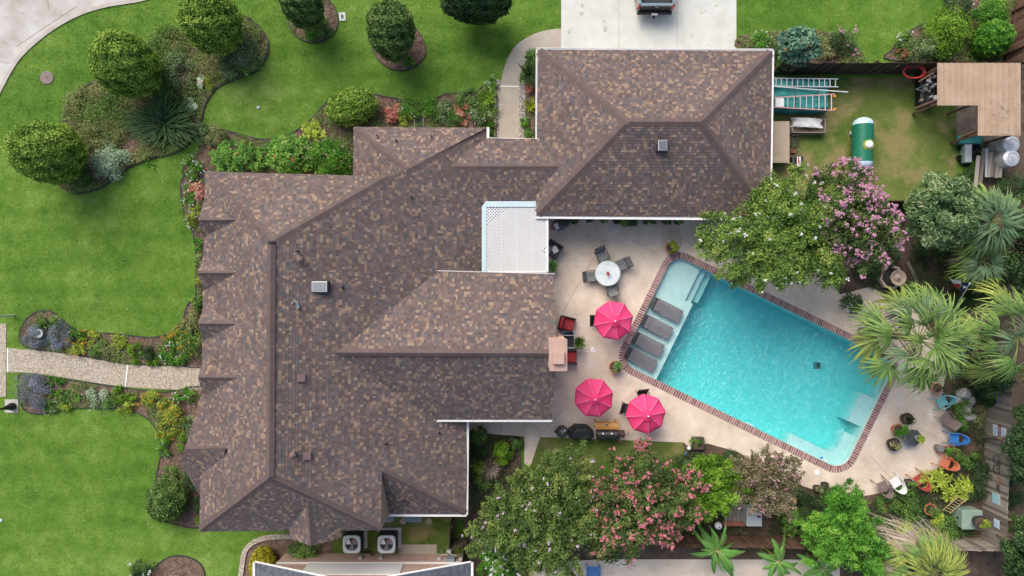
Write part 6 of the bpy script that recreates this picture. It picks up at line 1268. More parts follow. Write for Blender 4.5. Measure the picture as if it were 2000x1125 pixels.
for k,(px,py,s) in enumerate([(1880,770,0.42),(1893,782,0.34),(1870,783,0.3),(1888,800,0.36),(1895,815,0.3)]):
    bm = bmesh.new(); bmesh.ops.create_icosphere(bm, subdivisions=2, radius=s)
    for v in bm.verts: v.co = Vector((v.co.x*1.1,v.co.y*0.9,v.co.z*0.6))*(1+0.18*math.sin(v.co.x*9+k)+0.12*math.sin(v.co.y*11+v.co.z*7))
    me = bpy.data.meshes.new('boulder'); bm.to_mesh(me); bm.free(); me.materials.append(C_['boulder']); o = link(me, 'boulder'); o.location = P(px,py,0.12); tag(o, ['largest pale boulder beside the teal chair','upper right pale boulder beside the teal chair','left pale boulder beside the teal chair','pale boulder among the ferns by the teal chair','lowest pale boulder near the fence foot'][k], 'boulder', 'boulders by the right fence')
# bamboo ladder, utility box
def ladder(label, p0, p1, w, n, mt, rad=0.025, name='ladder', feet=None, w2=None, cat='ladder'):
    d = p1-p0; r = thing(name, label, cat, (p0.x,p0.y,max(0,p0.z-0.05))); hdir = Vector((-d.y,d.x,0)).normalized()
    for s in (-1,1): part(r, 'rail', mt, lambda b_: tube(b_, [p0+hdir*s*w/2, p1+hdir*s*(w2 or w)/2], rad, 6), world=True)
    for i in range(n):
        t = (i+0.5)/n; c = p0+d*t; ww = w+((w2 or w)-w)*t; part(r, 'rung', mt, lambda b_: tube(b_, [c-hdir*ww/2, c+hdir*ww/2], rad*0.8, 6), world=True)
    return r
K['bamboo'] = mat('bamboo', [(0.40,0.30,0.15),(0.52,0.41,0.22)], rough=0.7, nscale=8)
ladder('pale bamboo trellis ladder leaning above the utility box', P(1848,1000,0.25), P(1880,972,0.9), 0.42, 7, K['bamboo'])
p = P(1884,1013,0.7); r = thing('utility_box', 'pale green metal utility box by the lower fence corner', 'utility box', (P(1876,1005).x,P(1876,1005).y,0.0))
part(r, 'body', C_['green'], lambda b_: bbox(b_, (0.05,0,0.40), (1.05,0.98,0.80), 0.04)); part(r, 'lid', C_['green'], lambda b_: bbox(b_, (0.05,0,0.83), (1.1,1.02,0.06), 0.03)); part(r, 'latch', K['dark'], lambda b_: box(b_, (-0.49,0,0.5), (0.02,0.1,0.14)))
pot('potted yellow croton on the green utility box',1893,1009,12,0.36,'yellow',K['dark'],prf=1.0,zb=0.87,n=300)
# --- stone fountain
p = P(1748,541,0.7); r = thing('stone_fountain', 'octagonal cast stone fountain basin with round bowl under the palm', 'fountain', (p.x,p.y,0.0), 0.2)
part(r, 'basin', C_['stone'], lambda b_: lathe(b_, [(0.66,0.0),(0.66,0.42),(0.54,0.42),(0.54,0.15),(0.0,0.15)], 8)); part(r, 'pedestal', C_['stone'], lambda b_: tube(b_, [(0.05,-0.05,0.1),(0.05,-0.05,0.75)], 0.12, 10)); part(r, 'bowl', C_['stone'], lambda b_: lathe(b_, [(0.0,0.72),(0.2,0.74),(0.40,0.88),(0.42,0.92),(0.36,0.90),(0.22,0.82),(0.0,0.80)], 24, (0.05,-0.05,0))); part(r, 'spout', C_['stone'], lambda b_: lathe(b_, [(0.16,0.80),(0.18,0.88),(0.10,0.92),(0.08,1.02),(0.0,1.05)], 14, (0.05,-0.05,0))); part(r, 'water', K['dark'], lambda b_: lathe(b_, [(0.0,0.30),(0.53,0.30)], 8))
for pts,lab in (([(1772,512),(1782,530),(1795,560)],'upper weathered timber edging by the stone fountain'),([(1853,500),(1866,530),(1880,580)],'curved stone edging path below the small palm')):
    q = [P(x,y,0.06) for x,y in pts]; o = tag(tube(MB(), q, 0.09, 6).build('edging_log', K['wood']), lab, 'edging')
# --- state flag on a pole
p0, p1 = P(1868,598,2.2), P(1894,553,5.3); r = thing('flag_pole', 'red white and blue lone star flag on a white pole by the palms', 'flag', (p0.x,p0.y,0)); part(r, 'pole', K['white_paint'], lambda b_: tube(b_, [p0-(p1-p0)*(p0.z/(p1.z-p0.z)),p1], 0.024, 7), world=True)
def strip(b_, a, c, n=6, sag=0.05):
    V = []
    for i in range(n+1):
        t = i/n; u = a[0].lerp(a[1],t); w = c[0].lerp(c[1],t); k = Vector((0.02*math.sin(9*t),0.03*math.sin(7*t),0.05*math.sin(8*t))); V += [u+k, w+k]
    b_.add([tuple(v) for v in V]+[tuple(v-Vector((0,0,0.008))) for v in V], np.array([[2*i,2*i+2,2*i+3,2*i+1] for i in range(n)]+[[2*n+2+2*i,2*n+3+2*i,2*n+5+2*i,2*n+4+2*i] for i in range(n)]))
hoist = lambda t: p1.lerp(p0, 0.02+0.36*t); fly = lambda t: P(1851+10*t, 542+14*t, 5.0-0.6*t)
part(r, 'blue_field', C_['flagblue'], lambda b_: strip(b_, (hoist(0),hoist(0).lerp(fly(0),0.36)), (hoist(1),hoist(1).lerp(fly(1),0.42))), world=True)
part(r, 'white_stripe', K['white_vinyl'], lambda b_: strip(b_, (hoist(0).lerp(fly(0),0.36),fly(0)), (hoist(0.5).lerp(fly(0.5),0.38),fly(0.5))), world=True)
part(r, 'red_stripe', C_['flagred'], lambda b_: strip(b_, (hoist(0.5).lerp(fly(0.5),0.38),fly(0.5)), (hoist(1).lerp(fly(1),0.42),fly(1))), world=True)
sc_ = hoist(0.45).lerp(fly(0.45),0.19)+Z3*0.06
def star(b_):
    V = [(sc_.x+(0.13 if k%2==0 else 0.055)*math.cos(math.pi*k/5+0.4), sc_.y+(0.13 if k%2==0 else 0.055)*math.sin(math.pi*k/5+0.4), sc_.z) for k in range(10)]; b_.add([tuple(sc_)]+V, [[0,1+k,1+(k+1)%10] for k in range(10)])
part(r, 'star', K['white_vinyl'], star, world=True)
# --- pickup truck
p = P(1278,26,0.6); r = thing('pickup_truck', 'taupe grey pickup truck backed on the driveway, its open bed showing', 'truck', (p.x,p.y,0.03)); Y0 = 0.0
part(r, 'body', C_['truck'], lambda b_: (bbox(b_, (-0.90,1.35,0.85), (0.16,2.3,0.72), 0.05), bbox(b_, (0.90,1.35,0.85), (0.16,2.3,0.72), 0.05), bbox(b_, (0,3.9,0.85), (1.96,2.9,0.72), 0.08), bbox(b_, (0,5.3,0.85), (1.9,1.2,0.62), 0.12)))
part(r, 'cab', C_['truck'], lambda b_: bbox(b_, (0,3.35,1.50), (1.62,1.7,0.70), 0.18)); part(r, 'rear_window', K['black'], lambda b_: box(b_, (0,2.49,1.52), (1.3,0.03,0.4))); part(r, 'windscreen', K['black'], lambda b_: box(b_, (0,4.25,1.48), (1.4,0.05,0.5), rx=-0.5))
part(r, 'bed_floor', C_['bed'], lambda b_: box(b_, (0,1.35,0.72), (1.64,2.3,0.05))); part(r, 'bed_rib', K['dark'], lambda b_: [box(b_, (-0.72+i*0.16,1.35,0.76), (0.07,2.2,0.03)) for i in range(10)])
part(r, 'bed_rail', C_['bluebin'], lambda b_: [bbox(b_, (s*0.88,1.3,1.23), (0.13,2.2,0.05), 0.02) for s in (-1,1)]); tg = part(r, 'tailgate', C_['truck'], lambda b_: bbox(b_, (0,0.20,0.90), (1.66,0.12,0.58), 0.03)); part(tg, 'top_rail', C_['bluebin'], lambda b_: bbox(b_, (0,0.20,1.20), (1.70,0.15,0.05), 0.02)); part(tg, 'handle', K['black'], lambda b_: bbox(b_, (0,0.125,1.06), (0.26,0.03,0.10), 0.01)); part(tg, 'badge', K['alu'], lambda b_: bbox(b_, (0.02,0.115,1.10), (0.2,0.02,0.04), 0.008))
part(r, 'bumper', K['black'], lambda b_: bbox(b_, (0,0.05,0.55), (1.86,0.22,0.20), 0.05)); part(r, 'hitch', K['black'], lambda b_: box(b_, (0,-0.10,0.42), (0.12,0.2,0.10))); part(r, 'licence_plate', K['white_vinyl'], lambda b_: box(b_, (0,-0.075,0.62), (0.32,0.02,0.15), rx=-0.3))
for s in (-1,1): part(r, 'tail_light', C_['tail'], lambda b_: bbox(b_, (s*0.90,0.20,0.98), (0.15,0.14,0.40), 0.03))
for sx in (-1,1):
    for y in (1.15,4.75):
        w_ = part(r, 'wheel', K['black'], lambda b_: b_.add(xf(np.array([(rr*math.cos(2*math.pi*i/20),rr*math.sin(2*math.pi*i/20),z) for rr,z in ((0.2,-0.12),(0.37,-0.12),(0.40,-0.06),(0.40,0.06),(0.37,0.12),(0.2,0.12)) for i in range(20)]), (sx*0.86,y,0.40), 0, 0, math.pi/2), np.array([[k*20+i,k*20+(i+1)%20,(k+1)*20+(i+1)%20,(k+1)*20+i] for k in range(5) for i in range(20)]))); part(w_, 'rim', K['alu'], lambda b_: b_.add(xf(np.array([(0.2*math.cos(2*math.pi*i/20),0.2*math.sin(2*math.pi*i/20),0.08*sx) for i in range(20)]), (sx*0.86,y,0.40), 0, 0, math.pi/2), [list(range(20))]))
# --- air conditioners
def acunit(px, py, label):
    h = 0.95; p = P(px,py,h); r = thing('air_conditioner', label, 'air conditioner', (p.x,p.y,0), group='air conditioners by the south wall')
    part(r, 'pad', K['concrete'], lambda b_: box(b_, (0.06,0.0,0.05), (1.15,1.1,0.09))); part(r, 'body', K['dark'], lambda b_: bbox(b_, (0,0,0.52), (0.92,0.90,0.84), 0.14, seg=3))
    part(r, 'louvre', K['black'], lambda b_: [bbox(b_, (0,0,0.2+i*0.075), (0.94,0.92,0.02), 0.14, seg=3) for i in range(9)])
    def top(b_):
        n = 32; V = []; 
        def sq(a, s, e): c, d = math.cos(a), math.sin(a); k = (abs(c)**e+abs(d)**e)**(-1/e); return (s*k*c, s*k*d)
        prof = [(0.47,0.93,5),(0.47,0.97,5),(0.45,0.985,5)]
        for s, z, e in prof: V += [(*sq(2*math.pi*i/n,s,e),z) for i in range(n)]
        V += [(0.345*math.cos(2*math.pi*i/n),0.345*math.sin(2*math.pi*i/n),0.975) for i in range(n)]; V += [(0.335*math.cos(2*math.pi*i/n),0.335*math.sin(2*math.pi*i/n),0.82) for i in range(n)]
        b_.add(V, np.array([[k*n+i,k*n+(i+1)%n,(k+1)*n+(i+1)%n,(k+1)*n+i] for k in range(4) for i in range(n)]))
    part(r, 'top_cover', C_['acgrey'], top); part(r, 'fan_well', K['black'], lambda b_: lathe(b_, [(0.0,0.945),(0.335,0.945)], 24)); fan = part(r, 'fan_hub', K['grey'], lambda b_: lathe(b_, [(0.0,0.985),(0.075,0.98),(0.085,0.95)], 16))
    for k in range(3):
        a0 = 0.2+k*2*math.pi/3; part(fan, 'fan_blade', [K['grey'],K['alu'],K['grey']][k], lambda b_: b_.add([(0.07*math.cos(a0),0.07*math.sin(a0),0.96),(0.32*math.cos(a0-0.25),0.32*math.sin(a0-0.25),0.968),(0.33*math.cos(a0+0.25),0.33*math.sin(a0+0.25),0.963),(0.30*math.cos(a0+0.85),0.30*math.sin(a0+0.85),0.955),(0.08*math.cos(a0+0.8),0.08*math.sin(a0+0.8),0.955)], [[0,1,2,3,4]]))
    part(r, 'motor', C_['copper'], lambda b_: lathe(b_, [(0.0,0.955),(0.09,0.953)], 14, (0.07,0.17,0)))
acunit(687,1063,'left air conditioning unit under the south eave'); acunit(755,1063,'right air conditioning unit by the paved strip')
# --- propane tank
zt_ = 0.62; p = P(1690,279,0.9); R_ = 0.53; Lh = 1.0; r = thing('gas_tank', 'horizontal green propane tank with pale domed ends', 'gas tank', (p.x,p.y,0), -0.02)
def cyl_y(b_, y0, y1, rad, n=28): 
    V = [(rad*math.cos(2*math.pi*i/n),y,zt_+rad*math.sin(2*math.pi*i/n)) for y in (y0,y1) for i in range(n)]; b_.add(V, np.array([[i,n+i,n+(i+1)%n,(i+1)%n] for i in range(n)]))
def dome(b_, s, n=28):
    V = []
    for k in range(7):
        a = math.pi/2*k/6; V += [(R_*math.cos(a)*math.cos(2*math.pi*i/n), s*(Lh+0.42*math.sin(a)), zt_+R_*math.cos(a)*math.sin(2*math.pi*i/n)) for i in range(n)]
    b_.add(V, np.array([[k*n+i,k*n+(i+1)%n,(k+1)*n+(i+1)%n,(k+1)*n+i] for k in range(6) for i in range(n)]))
part(r, 'shell', C_['tank'], lambda b_: cyl_y(b_,-Lh,Lh,R_), smooth=True)
for s in (-1,1): part(r, 'domed_end', C_['tankend'], lambda b_: dome(b_,s), smooth=True)
part(r, 'valve_dome', K['white_vinyl'], lambda b_: lathe(b_, [(0.0,1.30),(0.12,1.29),(0.20,1.23),(0.21,1.10)], 20, (0.06,-0.15,0))); part(r, 'valve_collar', F['yellow'], lambda b_: lathe(b_, [(0.21,1.16),(0.29,1.14),(0.29,1.08)], 20, (0.06,-0.15,0)))
for y in (-0.7,0.7): part(r, 'leg', K['concrete'], lambda b_: bbox(b_, (0,y,0.08), (0.8,0.2,0.18), 0.02))
# --- tarp covered stack, ladders, planter box, tables
a = P(1500,150,1.0); b = P(1628,216,1.0); r = thing('tarp_covered_stack', 'stack covered by a green tarp beside the garage', 'tarp', ((a.x+b.x)/2,(a.y+b.y)/2,0)); sx, sy = b.x-a.x, a.y-b.y
def tarp(b_):
    nx_, ny_ = 28, 16; V = []
    for i in range(nx_):
        for j in range(ny_):
            u, v = i/(nx_-1)*2-1, j/(ny_-1)*2-1; e = max(abs(u),abs(v)); z = 0.95+0.03*math.sin(7*u+3*v)+0.025*math.sin(11*v-4*u) if e < 0.88 else 0.95-(e-0.88)/0.12*0.85
            k = 1.0 if e < 0.88 else 0.95+0.05*math.sin(9*(u+v)); V.append((u*sx/2*k, v*sy/2*k, max(z,0.08)))
    I_ = np.arange(nx_*ny_).reshape(nx_,ny_); b_.add(V, np.stack([I_[:-1,:-1],I_[1:,:-1],I_[1:,1:],I_[:-1,1:]],-1).reshape(-1,4))
part(r, 'tarp', C_['tarp'], tarp, smooth=True)
part(r, 'strap', K['dark'], lambda b_: [box(b_, (x,0,1.0), (0.03,sy*0.86,0.015), rz=0.03) for x in (-0.3,0.9)])
ladder('white aluminium extension ladder on the green tarp', P(1500,160.5,1.06), P(1637,162,1.06), 0.42, 13, K['alu'], 0.032)
r = ladder('pink railed step ladder with yellow feet on the green tarp', P(1496,200,1.08), P(1630,200,1.08), 0.46, 11, K['alu'], 0.030, w2=0.86, name='step_ladder')
K['pinkrail'] = mat('faded_pink_rail', [(0.62,0.30,0.29),(0.70,0.40,0.38)], rough=0.6, nscale=5)
for ch in r.children:
    if ch.name.startswith('rail'): ch.data.materials[0] = K['pinkrail']; ch['label'] = 'faded pink side rail'
for y in (188,213): part(r, 'foot', FL['orange'], lambda b_: bbox(b_, P(1630,y,1.08), (0.16,0.10,0.08), 0.02), world=True)
part(r, 'step_plate', K['white_vinyl'], lambda b_: box(b_, P(1523,200,1.11), (0.44,0.46,0.02)), world=True)
o = tag(tube(MB(), [P(1500,168,1.12),P(1656,180,1.12)], 0.03, 6).build('white_pole', K['white_vinyl']), 'long thin white pole lying across the green tarp', 'pole')
a = P(1549,232,0.55); b = P(1613,258,0.55); r = thing('planter_box', 'grey wooden box holding a broken white lattice panel', 'planter', ((a.x+b.x)/2,(a.y+b.y)/2,0)); sx, sy = b.x-a.x, a.y-b.y
for c, s in (((0,sy/2,0.26),(sx,0.04,0.5)),((0,-sy/2,0.26),(sx,0.04,0.5)),((sx/2,0,0.26),(0.04,sy,0.5)),((-sx/2,0,0.26),(0.04,sy,0.5))): part(r, 'board', K['wood'], lambda b_: bbox(b_, c, s, 0.006, rnd=0.7, seg=1))
part(r, 'soil', K['soil'], lambda b_: box(b_, (0,0,0.2), (sx-0.05,sy-0.05,0.3)))
p = P(1579,239,0.6); r = thing('lattice_panel', 'broken white lattice panel lying in the wooden box', 'lattice', (p.x,p.y,0.52), -0.05); b_ = MB()
for i in range(-9,10):
    for s, z in ((1,0.0),(-1,0.012)):
        L_ = 0.62-0.03*abs(i) ; box(b_, (i*0.075,0.02*math.sin(i*0.8),z+0.06-0.002*i*i), (0.62,0.035,0.01), rz=s*0.9)
b_.build('slat_weave', K['white_vinyl'], r, kind='stuff')
a = P(1500,236,0.75); b = P(1542,319,0.75); r = thing('work_table', 'tan topped work table standing against the garage wall', 'table', ((a.x+b.x)/2,(a.y+b.y)/2,0)); sx, sy = b.x-a.x, a.y-b.y
part(r, 'tabletop', C_['tantop'], lambda b_: (bbox(b_, (0,sy*0.12,0.74), (sx,sy*0.74,0.04), 0.01), bbox(b_, (0,-sy*0.37,0.742), (sx,sy*0.24,0.04), 0.01)))
for x in (-1,1):
    for y in (-1,1): part(r, 'leg', K['grey'], lambda b_: box(b_, (x*sx*0.45,y*sy*0.45,0.36), (0.05,0.05,0.72)))
p = P(1559,316,0.55); r = thing('generator', 'black portable generator with a red and white label', 'generator', (p.x,p.y,0)); part(r, 'body', K['black'], lambda b_: bbox(b_, (0,0,0.3), (0.62,0.62,0.5), 0.08)); part(r, 'cover_rib', K['dark'], lambda b_: [bbox(b_, (0,-0.2+i*0.1,0.56), (0.5,0.04,0.03), 0.01) for i in range(5)]); part(r, 'label_plate', K['white_vinyl'], lambda b_: box(b_, (0.02,0,0.585), (0.20,0.52,0.02))); part(r, 'red_stripe', C_['red'], lambda b_: (box(b_, (0.0,0.06,0.597), (0.07,0.36,0.008)), box(b_, (0.07,-0.05,0.597), (0.03,0.3,0.008))))
p = P(1551,276,0.4); r = thing('grill_cart', 'dark metal cart beside the work table', 'cart', (p.x,p.y,0)); part(r, 'top', K['dark'], lambda b_: [box(b_, (0,-0.3+i*0.15,0.5), (0.36,0.04,0.03)) for i in range(5)]); part(r, 'frame', K['black'], lambda b_: [box(b_, (s*0.18,0,0.5), (0.04,0.7,0.05)) for s in (-1,1)])
for x in (-0.16,0.16):
    for y in (-0.3,0.3): part(r, 'leg', K['black'], lambda b_: box(b_, (x,y,0.25), (0.04,0.04,0.5)))
o = tag(bbox(MB(), (0,0,0), (0.32,0.22,0.12), 0.01).build('brick_stack', C_['copper']), 'few red bricks between the cart and the generator', 'bricks'); o.location = P(1548,295,0.1)
# --- metal roofed shed
zs_ = 2.3; r = thing('metal_roof_shed', 'open L shaped shed with ribbed tan metal roof in the corner', 'shed', P(1912,190,0))
for (x0,y0,x1,y1) in ((1831,123,1911,206),(1910.4,123,1994,265)):
    a = P(x0,y0,zs_); b = P(x1,y1,zs_); n = int(round((b.x-a.x)/0.29)); w = (b.x-a.x)/n
    for i in range(n):
        def panel(b_, i=i):
            x = a.x+w*i; y0_, y1_ = b.y, a.y; pr = [(0.004,-0.02),(0.010,0.0),(0.05,0.0),(0.065,0.05),(0.095,0.05),(0.11,0.0),(w-0.010,0.0),(w-0.003,-0.02)]; V = []
            for yy in (y0_,y1_): V += [(x+u,yy,zs_+z) for u,z in pr]+[(x+u,yy,zs_+z-0.012) for u,z in pr]
            k = len(pr); Fc = [[j,j+1,2*k+j+1,2*k+j] for j in range(k-1)]+[[k+j+1,k+j,3*k+j,3*k+j+1] for j in range(k-1)]+[[j+1,j,k+j,k+j+1] for j in range(k-1)]; b_.add(V, np.array(Fc), random.random())
        part(r, 'roof_panel', C_['tanroof'], panel, world=True)
for x,y in ((1836,200),(1908,200),(1915,260),(1988,260),(1988,130),(1836,130)): part(r, 'post', K['wood_brown'], lambda b_: b_.add(*(lambda m_: (np.concatenate(m_.V), m_.F[0]))(box(MB(), P(x,y,zs_)*Vector((1,1,0))+Vector((0,0,zs_/2-0.03)) if False else Vector((P(x,y,zs_).x,P(x,y,zs_).y,zs_/2-0.03)), (0.1,0.1,zs_-0.06)))), world=True)
part(r, 'beam', K['wood_brown'], lambda b_: [box(b_, Vector(((P(x0,y0,zs_).x+P(x1,y1,zs_).x)/2,(P(x0,y0,zs_).y+P(x1,y1,zs_).y)/2,zs_-0.10)), (max(0.09,P(x1,y1,zs_).x-P(x0,y0,zs_).x),max(0.09,P(x0,y0,zs_).y-P(x1,y1,zs_).y),0.12)) for x0,y0,x1,y1 in ((1832,201,1910,204),(1912,206,1915,263),(1912,260,1992,263))], world=True)
b_ = MB(); xx, yy = rng.normal(1965,18,90), rng.normal(220,30,90)
pp = np.array([P(min(x,1990),max(130,min(y,262)),zs_+0.035) for x,y in zip(xx,yy)]); leaves(b_, pp, np.tile([0,0,1.0],(90,1)), 0.09, 0.05, rng.random(90)); o = b_.build('fallen_leaves', F['dry'], kind='stuff'); tag(o, 'fallen dry leaves on the tan metal roof', 'leaves')
for (x0,y0,x1,y1),lab in (((1788,212,1832,195),'weathered beam slanting from the shed front'),((1795,160,1830,138),'upper slanting timber by the red hose'),((1876,268,1910,256),'short timber under the shed inner corner')):
    o = tag(tube(MB(), [P(x0,y0,1.2),P(x1,y1,1.9)], 0.07, 4).build('timber_brace', K['wood_brown']), lab, 'timber')
# junk under the shed front: shelves with bottles and tools
r = thing('tool_rack', 'black metal rack cluttered with tools at the shed opening', 'rack', P(1812,172,0)); part(r, 'frame', K['black'], lambda b_: [box(b_, P(x,172,0.5), (0.05,1.7,0.9)) for x in (1798,1822)], world=True)
part(r, 'shelf', K['dark'], lambda b_: [box(b_, P(1811,172,z), (0.75,1.75,0.04)) for z in (0.3,0.8)], world=True)
JM = [K['lightgrey'],K['grey'],K['black'],F['dry'],K['white_vinyl'],C_['bluebin']]
for k in range(26):
    x, y = random.uniform(1797,1826), random.uniform(148,198); jm = JM[k%6]; bb = MB()
    if k%3 == 0: tube(bb, [(0,0,0),(0.02,0.0,0.16),(0.02,0,0.24)], [0.07,0.07,0.025], 10)
    elif k%3 == 1: bbox(bb, (0,0,0.08), (random.uniform(0.1,0.25),random.uniform(0.08,0.16),0.16), 0.02, rz=random.uniform(0,3))
    else: tube(bb, [(-0.25,0,0.03),(0.25,0.05,0.05)], [0.025,0.02], 7)
    o = bb.build(['paint_bottle','tool_box','pipe_piece'][k%3], jm); o.location = P(x,y,0.85); o.location.z = 0.825; o.rotation_euler = (0,0,random.uniform(0,3)); tag(o, ['small bottle on the cluttered rack at the shed opening','small box on the cluttered rack at the shed opening','short pipe on the cluttered rack at the shed opening'][k%3], ['bottle','box','pipe'][k%3], ['bottles on the shed rack','boxes on the shed rack','pipes on the shed rack'][k%3])
b_ = MB()
for k in range(4): tube(b_, [(0.52*math.cos(t*0.2618)*(1+0.04*k),0.30*math.sin(t*0.2618)*(1+0.05*k),0.03*k) for t in range(25)], 0.035, 6, caps=False)
o = tag(b_.build('red_hose', C_['red']), 'coiled red hose hanging on the dark fence', 'hose'); o.location = P(1784,141,1.2)
for py,lab in ((281,'upper round galvanised water tank below the shed'),(308,'lower round galvanised water tank below the shed')):
    p = P(1978,py,1.3); r = thing('water_tank', lab, 'tank', (p.x,p.y,0), group='galvanised tanks'); part(r, 'shell', K['alu'], lambda b_: lathe(b_, [(0.44,0.0),(0.45,1.1),(0.43,1.22),(0.30,1.30),(0.16,1.32),(0.15,1.36),(0.0,1.37)], 28)); part(r, 'rim', K['lightgrey'], lambda b_: (lathe(b_, [(0.24,1.312),(0.25,1.335),(0.27,1.312)], 24), lathe(b_, [(0.08,1.36),(0.09,1.39),(0.0,1.39)], 16)))
for k,(x,y,L_,w,mi) in enumerate([(1918,325,70,0.20,0),(1927,318,55,0.16,1),(1934,322,48,0.20,2),(1941,315,60,0.16,0),(1949,322,50,0.22,1),(1956,326,40,0.14,2),(1908,335,60,0.2,2)]):
    o = tag(bbox(MB(), (0,0,0), (w,m(L_),0.045), 0.006, rnd=[0.3,0.7,0.95][mi], seg=1).build('lumber_board', K['wood'] if k != 1 else K['lightgrey']), ['weathered board','pale grey metal board','light board','dark board','wide board','narrow board','leftmost board'][k]+' in the lumber pile below the shed', 'board', 'lumber pile'); o.location = P(x,y,0.45+0.05*k); o.rotation_euler = (0.06,0,random.uniform(-0.15,0.15))
p = P(1890,300,0.4); r = thing('plastic_tote', 'pale green translucent tote among the black pots', 'tote', (p.x,p.y,0)); part(r, 'box', C_['green'], lambda b_: bbox(b_, (0,0,0.25), (0.38,1.0,0.42), 0.04)); part(r, 'lid', K['lightgrey'], lambda b_: bbox(b_, (0,0,0.47), (0.34,0.94,0.03), 0.01))
p = P(1895,272,0.5); r = thing('wheelbarrow', 'dark teal wheelbarrow tub under the shed edge', 'wheelbarrow', (p.x,p.y,0)); part(r, 'tub', C_['tarp'], lambda b_: bbox(b_, (0,0,0.4), (1.3,0.5,0.3), 0.08)); part(r, 'handle', K['wood_brown'], lambda b_: [tube(b_, [(-0.9,s*0.2,0.45),(0.5,s*0.2,0.35)], 0.025, 6) for s in (-1,1)])
part(r, 'wheel', K['black'], lambda b_: b_.add(xf(np.array([(rr*math.cos(2*math.pi*i/14),rr*math.sin(2*math.pi*i/14),z) for rr,z in ((0.05,0.0),(0.18,-0.04),(0.18,0.04)) for i in range(14)]), (0.7,0,0.19), 0, math.pi/2), np.array([[k*14+i,k*14+(i+1)%14,(k+1)*14+(i+1)%14,(k+1)*14+i] for k in range(2) for i in range(14)])))
for k in range(22):
    x, y = random.uniform(1872,1925), random.uniform(282,322); o = lathe(MB(), [(0.0,0.0),(0.10,0.0),(0.13,0.22),(0.14,0.22),(0.11,0.20),(0.0,0.04)], 12).build('nursery_pot', K['black']); o.location = P(x,y,0.15); o.location.z = 0.01; tag(o, 'empty black nursery pot in the heap below the shed', 'pot', 'nursery pots below the shed')
# --- fences
def fence(label, pts, h, mt, bw=0.142, name='wooden_fence', gap=0.006, top=True, both=False):
    w = [P(x,y,0) for x,y in pts]; r = thing(name, label, 'fence', w[0]); ms = []
    for v in range(6): b_ = MB(); bbox(b_, (0,0,h/2), (bw,0.022,h+random.uniform(-0.03,0.03)), 0.004, rnd=(v+0.5)/6, seg=1); ms.append(b_.mesh('board', mt))
    for i in range(len(w)-1):
        d = w[i+1]-w[i]; L_ = d.length; n = int(L_/(bw+gap)); a = math.atan2(d.y,d.x); t = d.normalized(); nn = Vector((-t.y,t.x,0))
        for k in range(n):
            o = link(random.choice(ms), 'board', r, True); o.location = w[i]+t*((k+0.5)*L_/n)+nn*random.uniform(-0.004,0.004); o.rotation_euler = (random.uniform(-0.01,0.01),0,a)
        for z in (0.35,h-0.3):
            part(r, 'rail', mt, lambda b_: box(b_, (w[i]+w[i+1])/2+nn*0.04+Vector((0,0,z)), (L_,0.045,0.09), rz=a, rnd=0.3), world=True)
        for k in range(int(L_/2.4)+1):
            q = w[i]+t*min(L_,k*2.4)+nn*0.09; part(r, 'post', mt, lambda b_: box(b_, (q.x,q.y,h/2+0.02), (0.09,0.09,h), rz=a, rnd=0.4), world=True)
    return r
fence('weathered grey board fence along the right side of the garden', [(1934,560),(1916,1050)], 1.85, K['wood'])
fence('weathered board fence along the lower garden edge', [(1290,1043),(1620,1047)], 1.80, K['wood_brown'])
fence('weathered grey board fence closing the lower right garden corner', [(1620,1047),(1915,1051)], 1.80, K['wood'])
fence('dark stained board fence along the upper utility yard', [(1506,146),(1955,144)], 1.85, K['wood_dark'])
fence('brown board fence along the top right corner bed', [(1955,144),(1960,110),(1990,-40)], 1.85, K['wood_brown'])
fence('short brown board fence beside the south yard gate', [(884,1008),(882,1050)], 1.6, K['wood_dark']); fence('brown board gate between the south yard fences', [(884,1052),(908,1048)], 1.5, K['wood_dark'], name='wooden_gate'); fence('brown board fence running down beside the neighbour wall', [(909,1049),(905,1120)], 1.6, K['wood_dark'])
fence('dark low board fence below the utility yard behind the pink crape', [(1700,398),(1880,398)], 1.2, K['wood_dark'])
# things hung on the right fence (its face looks west towards the pool)
def onfence(py, z): 
    t = (py-560)/490.0; x = 1934-18*t; b = P(x,py,0); return Vector((b.x-0.03, b.y, z))
def hang(label, cat, name, py, z, parts):
    q = onfence(py, z); r = thing(name, label, cat, q); 
    for nm, mt, fn in parts: part(r, nm, mt, fn)
    return r
def text_obj(root, name, body, size, loc, mt):
    cu = bpy.data.curves.new(name, 'FONT'); cu.body = body; cu.size = size; cu.align_x = 'CENTER'; cu.align_y = 'CENTER'; cu.extrude = 0.002
    to = bpy.data.objects.new('t', cu); COL.objects.link(to); dg = bpy.context.evaluated_depsgraph_get(); me = bpy.data.meshes.new_from_object(to.evaluated_get(dg)); bpy.data.objects.remove(to)
    me.materials.clear(); me.materials.append(mt); o = link(me, name, root); o.location = loc; o.rotation_euler = (math.pi/2,0,-math.pi/2); return o
pyS = 834
sg = hang('pale blue and white bar sign with a dark red banner on the right fence', 'sign', 'wall_sign', pyS, 1.12, [('board', K['white_vinyl'], lambda b_: (bbox(b_, (-0.012,0,0.26), (0.02,0.52,0.40), 0.01), bbox(b_, (-0.012,0,-0.24), (0.02,0.60,0.46), 0.01))), ('banner', mat('dark_red_banner', [(0.20,0.03,0.04)], rough=0.6), lambda b_: bbox(b_, (-0.028,0,0.02), (0.02,0.72,0.20), 0.006)), ('blue_print', C_['signblue'], lambda b_: (bbox(b_, (-0.024,0,0.27), (0.008,0.44,0.30), 0.002), bbox(b_, (-0.024,0,-0.26), (0.008,0.50,0.34), 0.002)))])
text_obj(sg, 'lettering', 'FIRE PIT', 0.15, (-0.040,0,0.02), K['white_vinyl'])
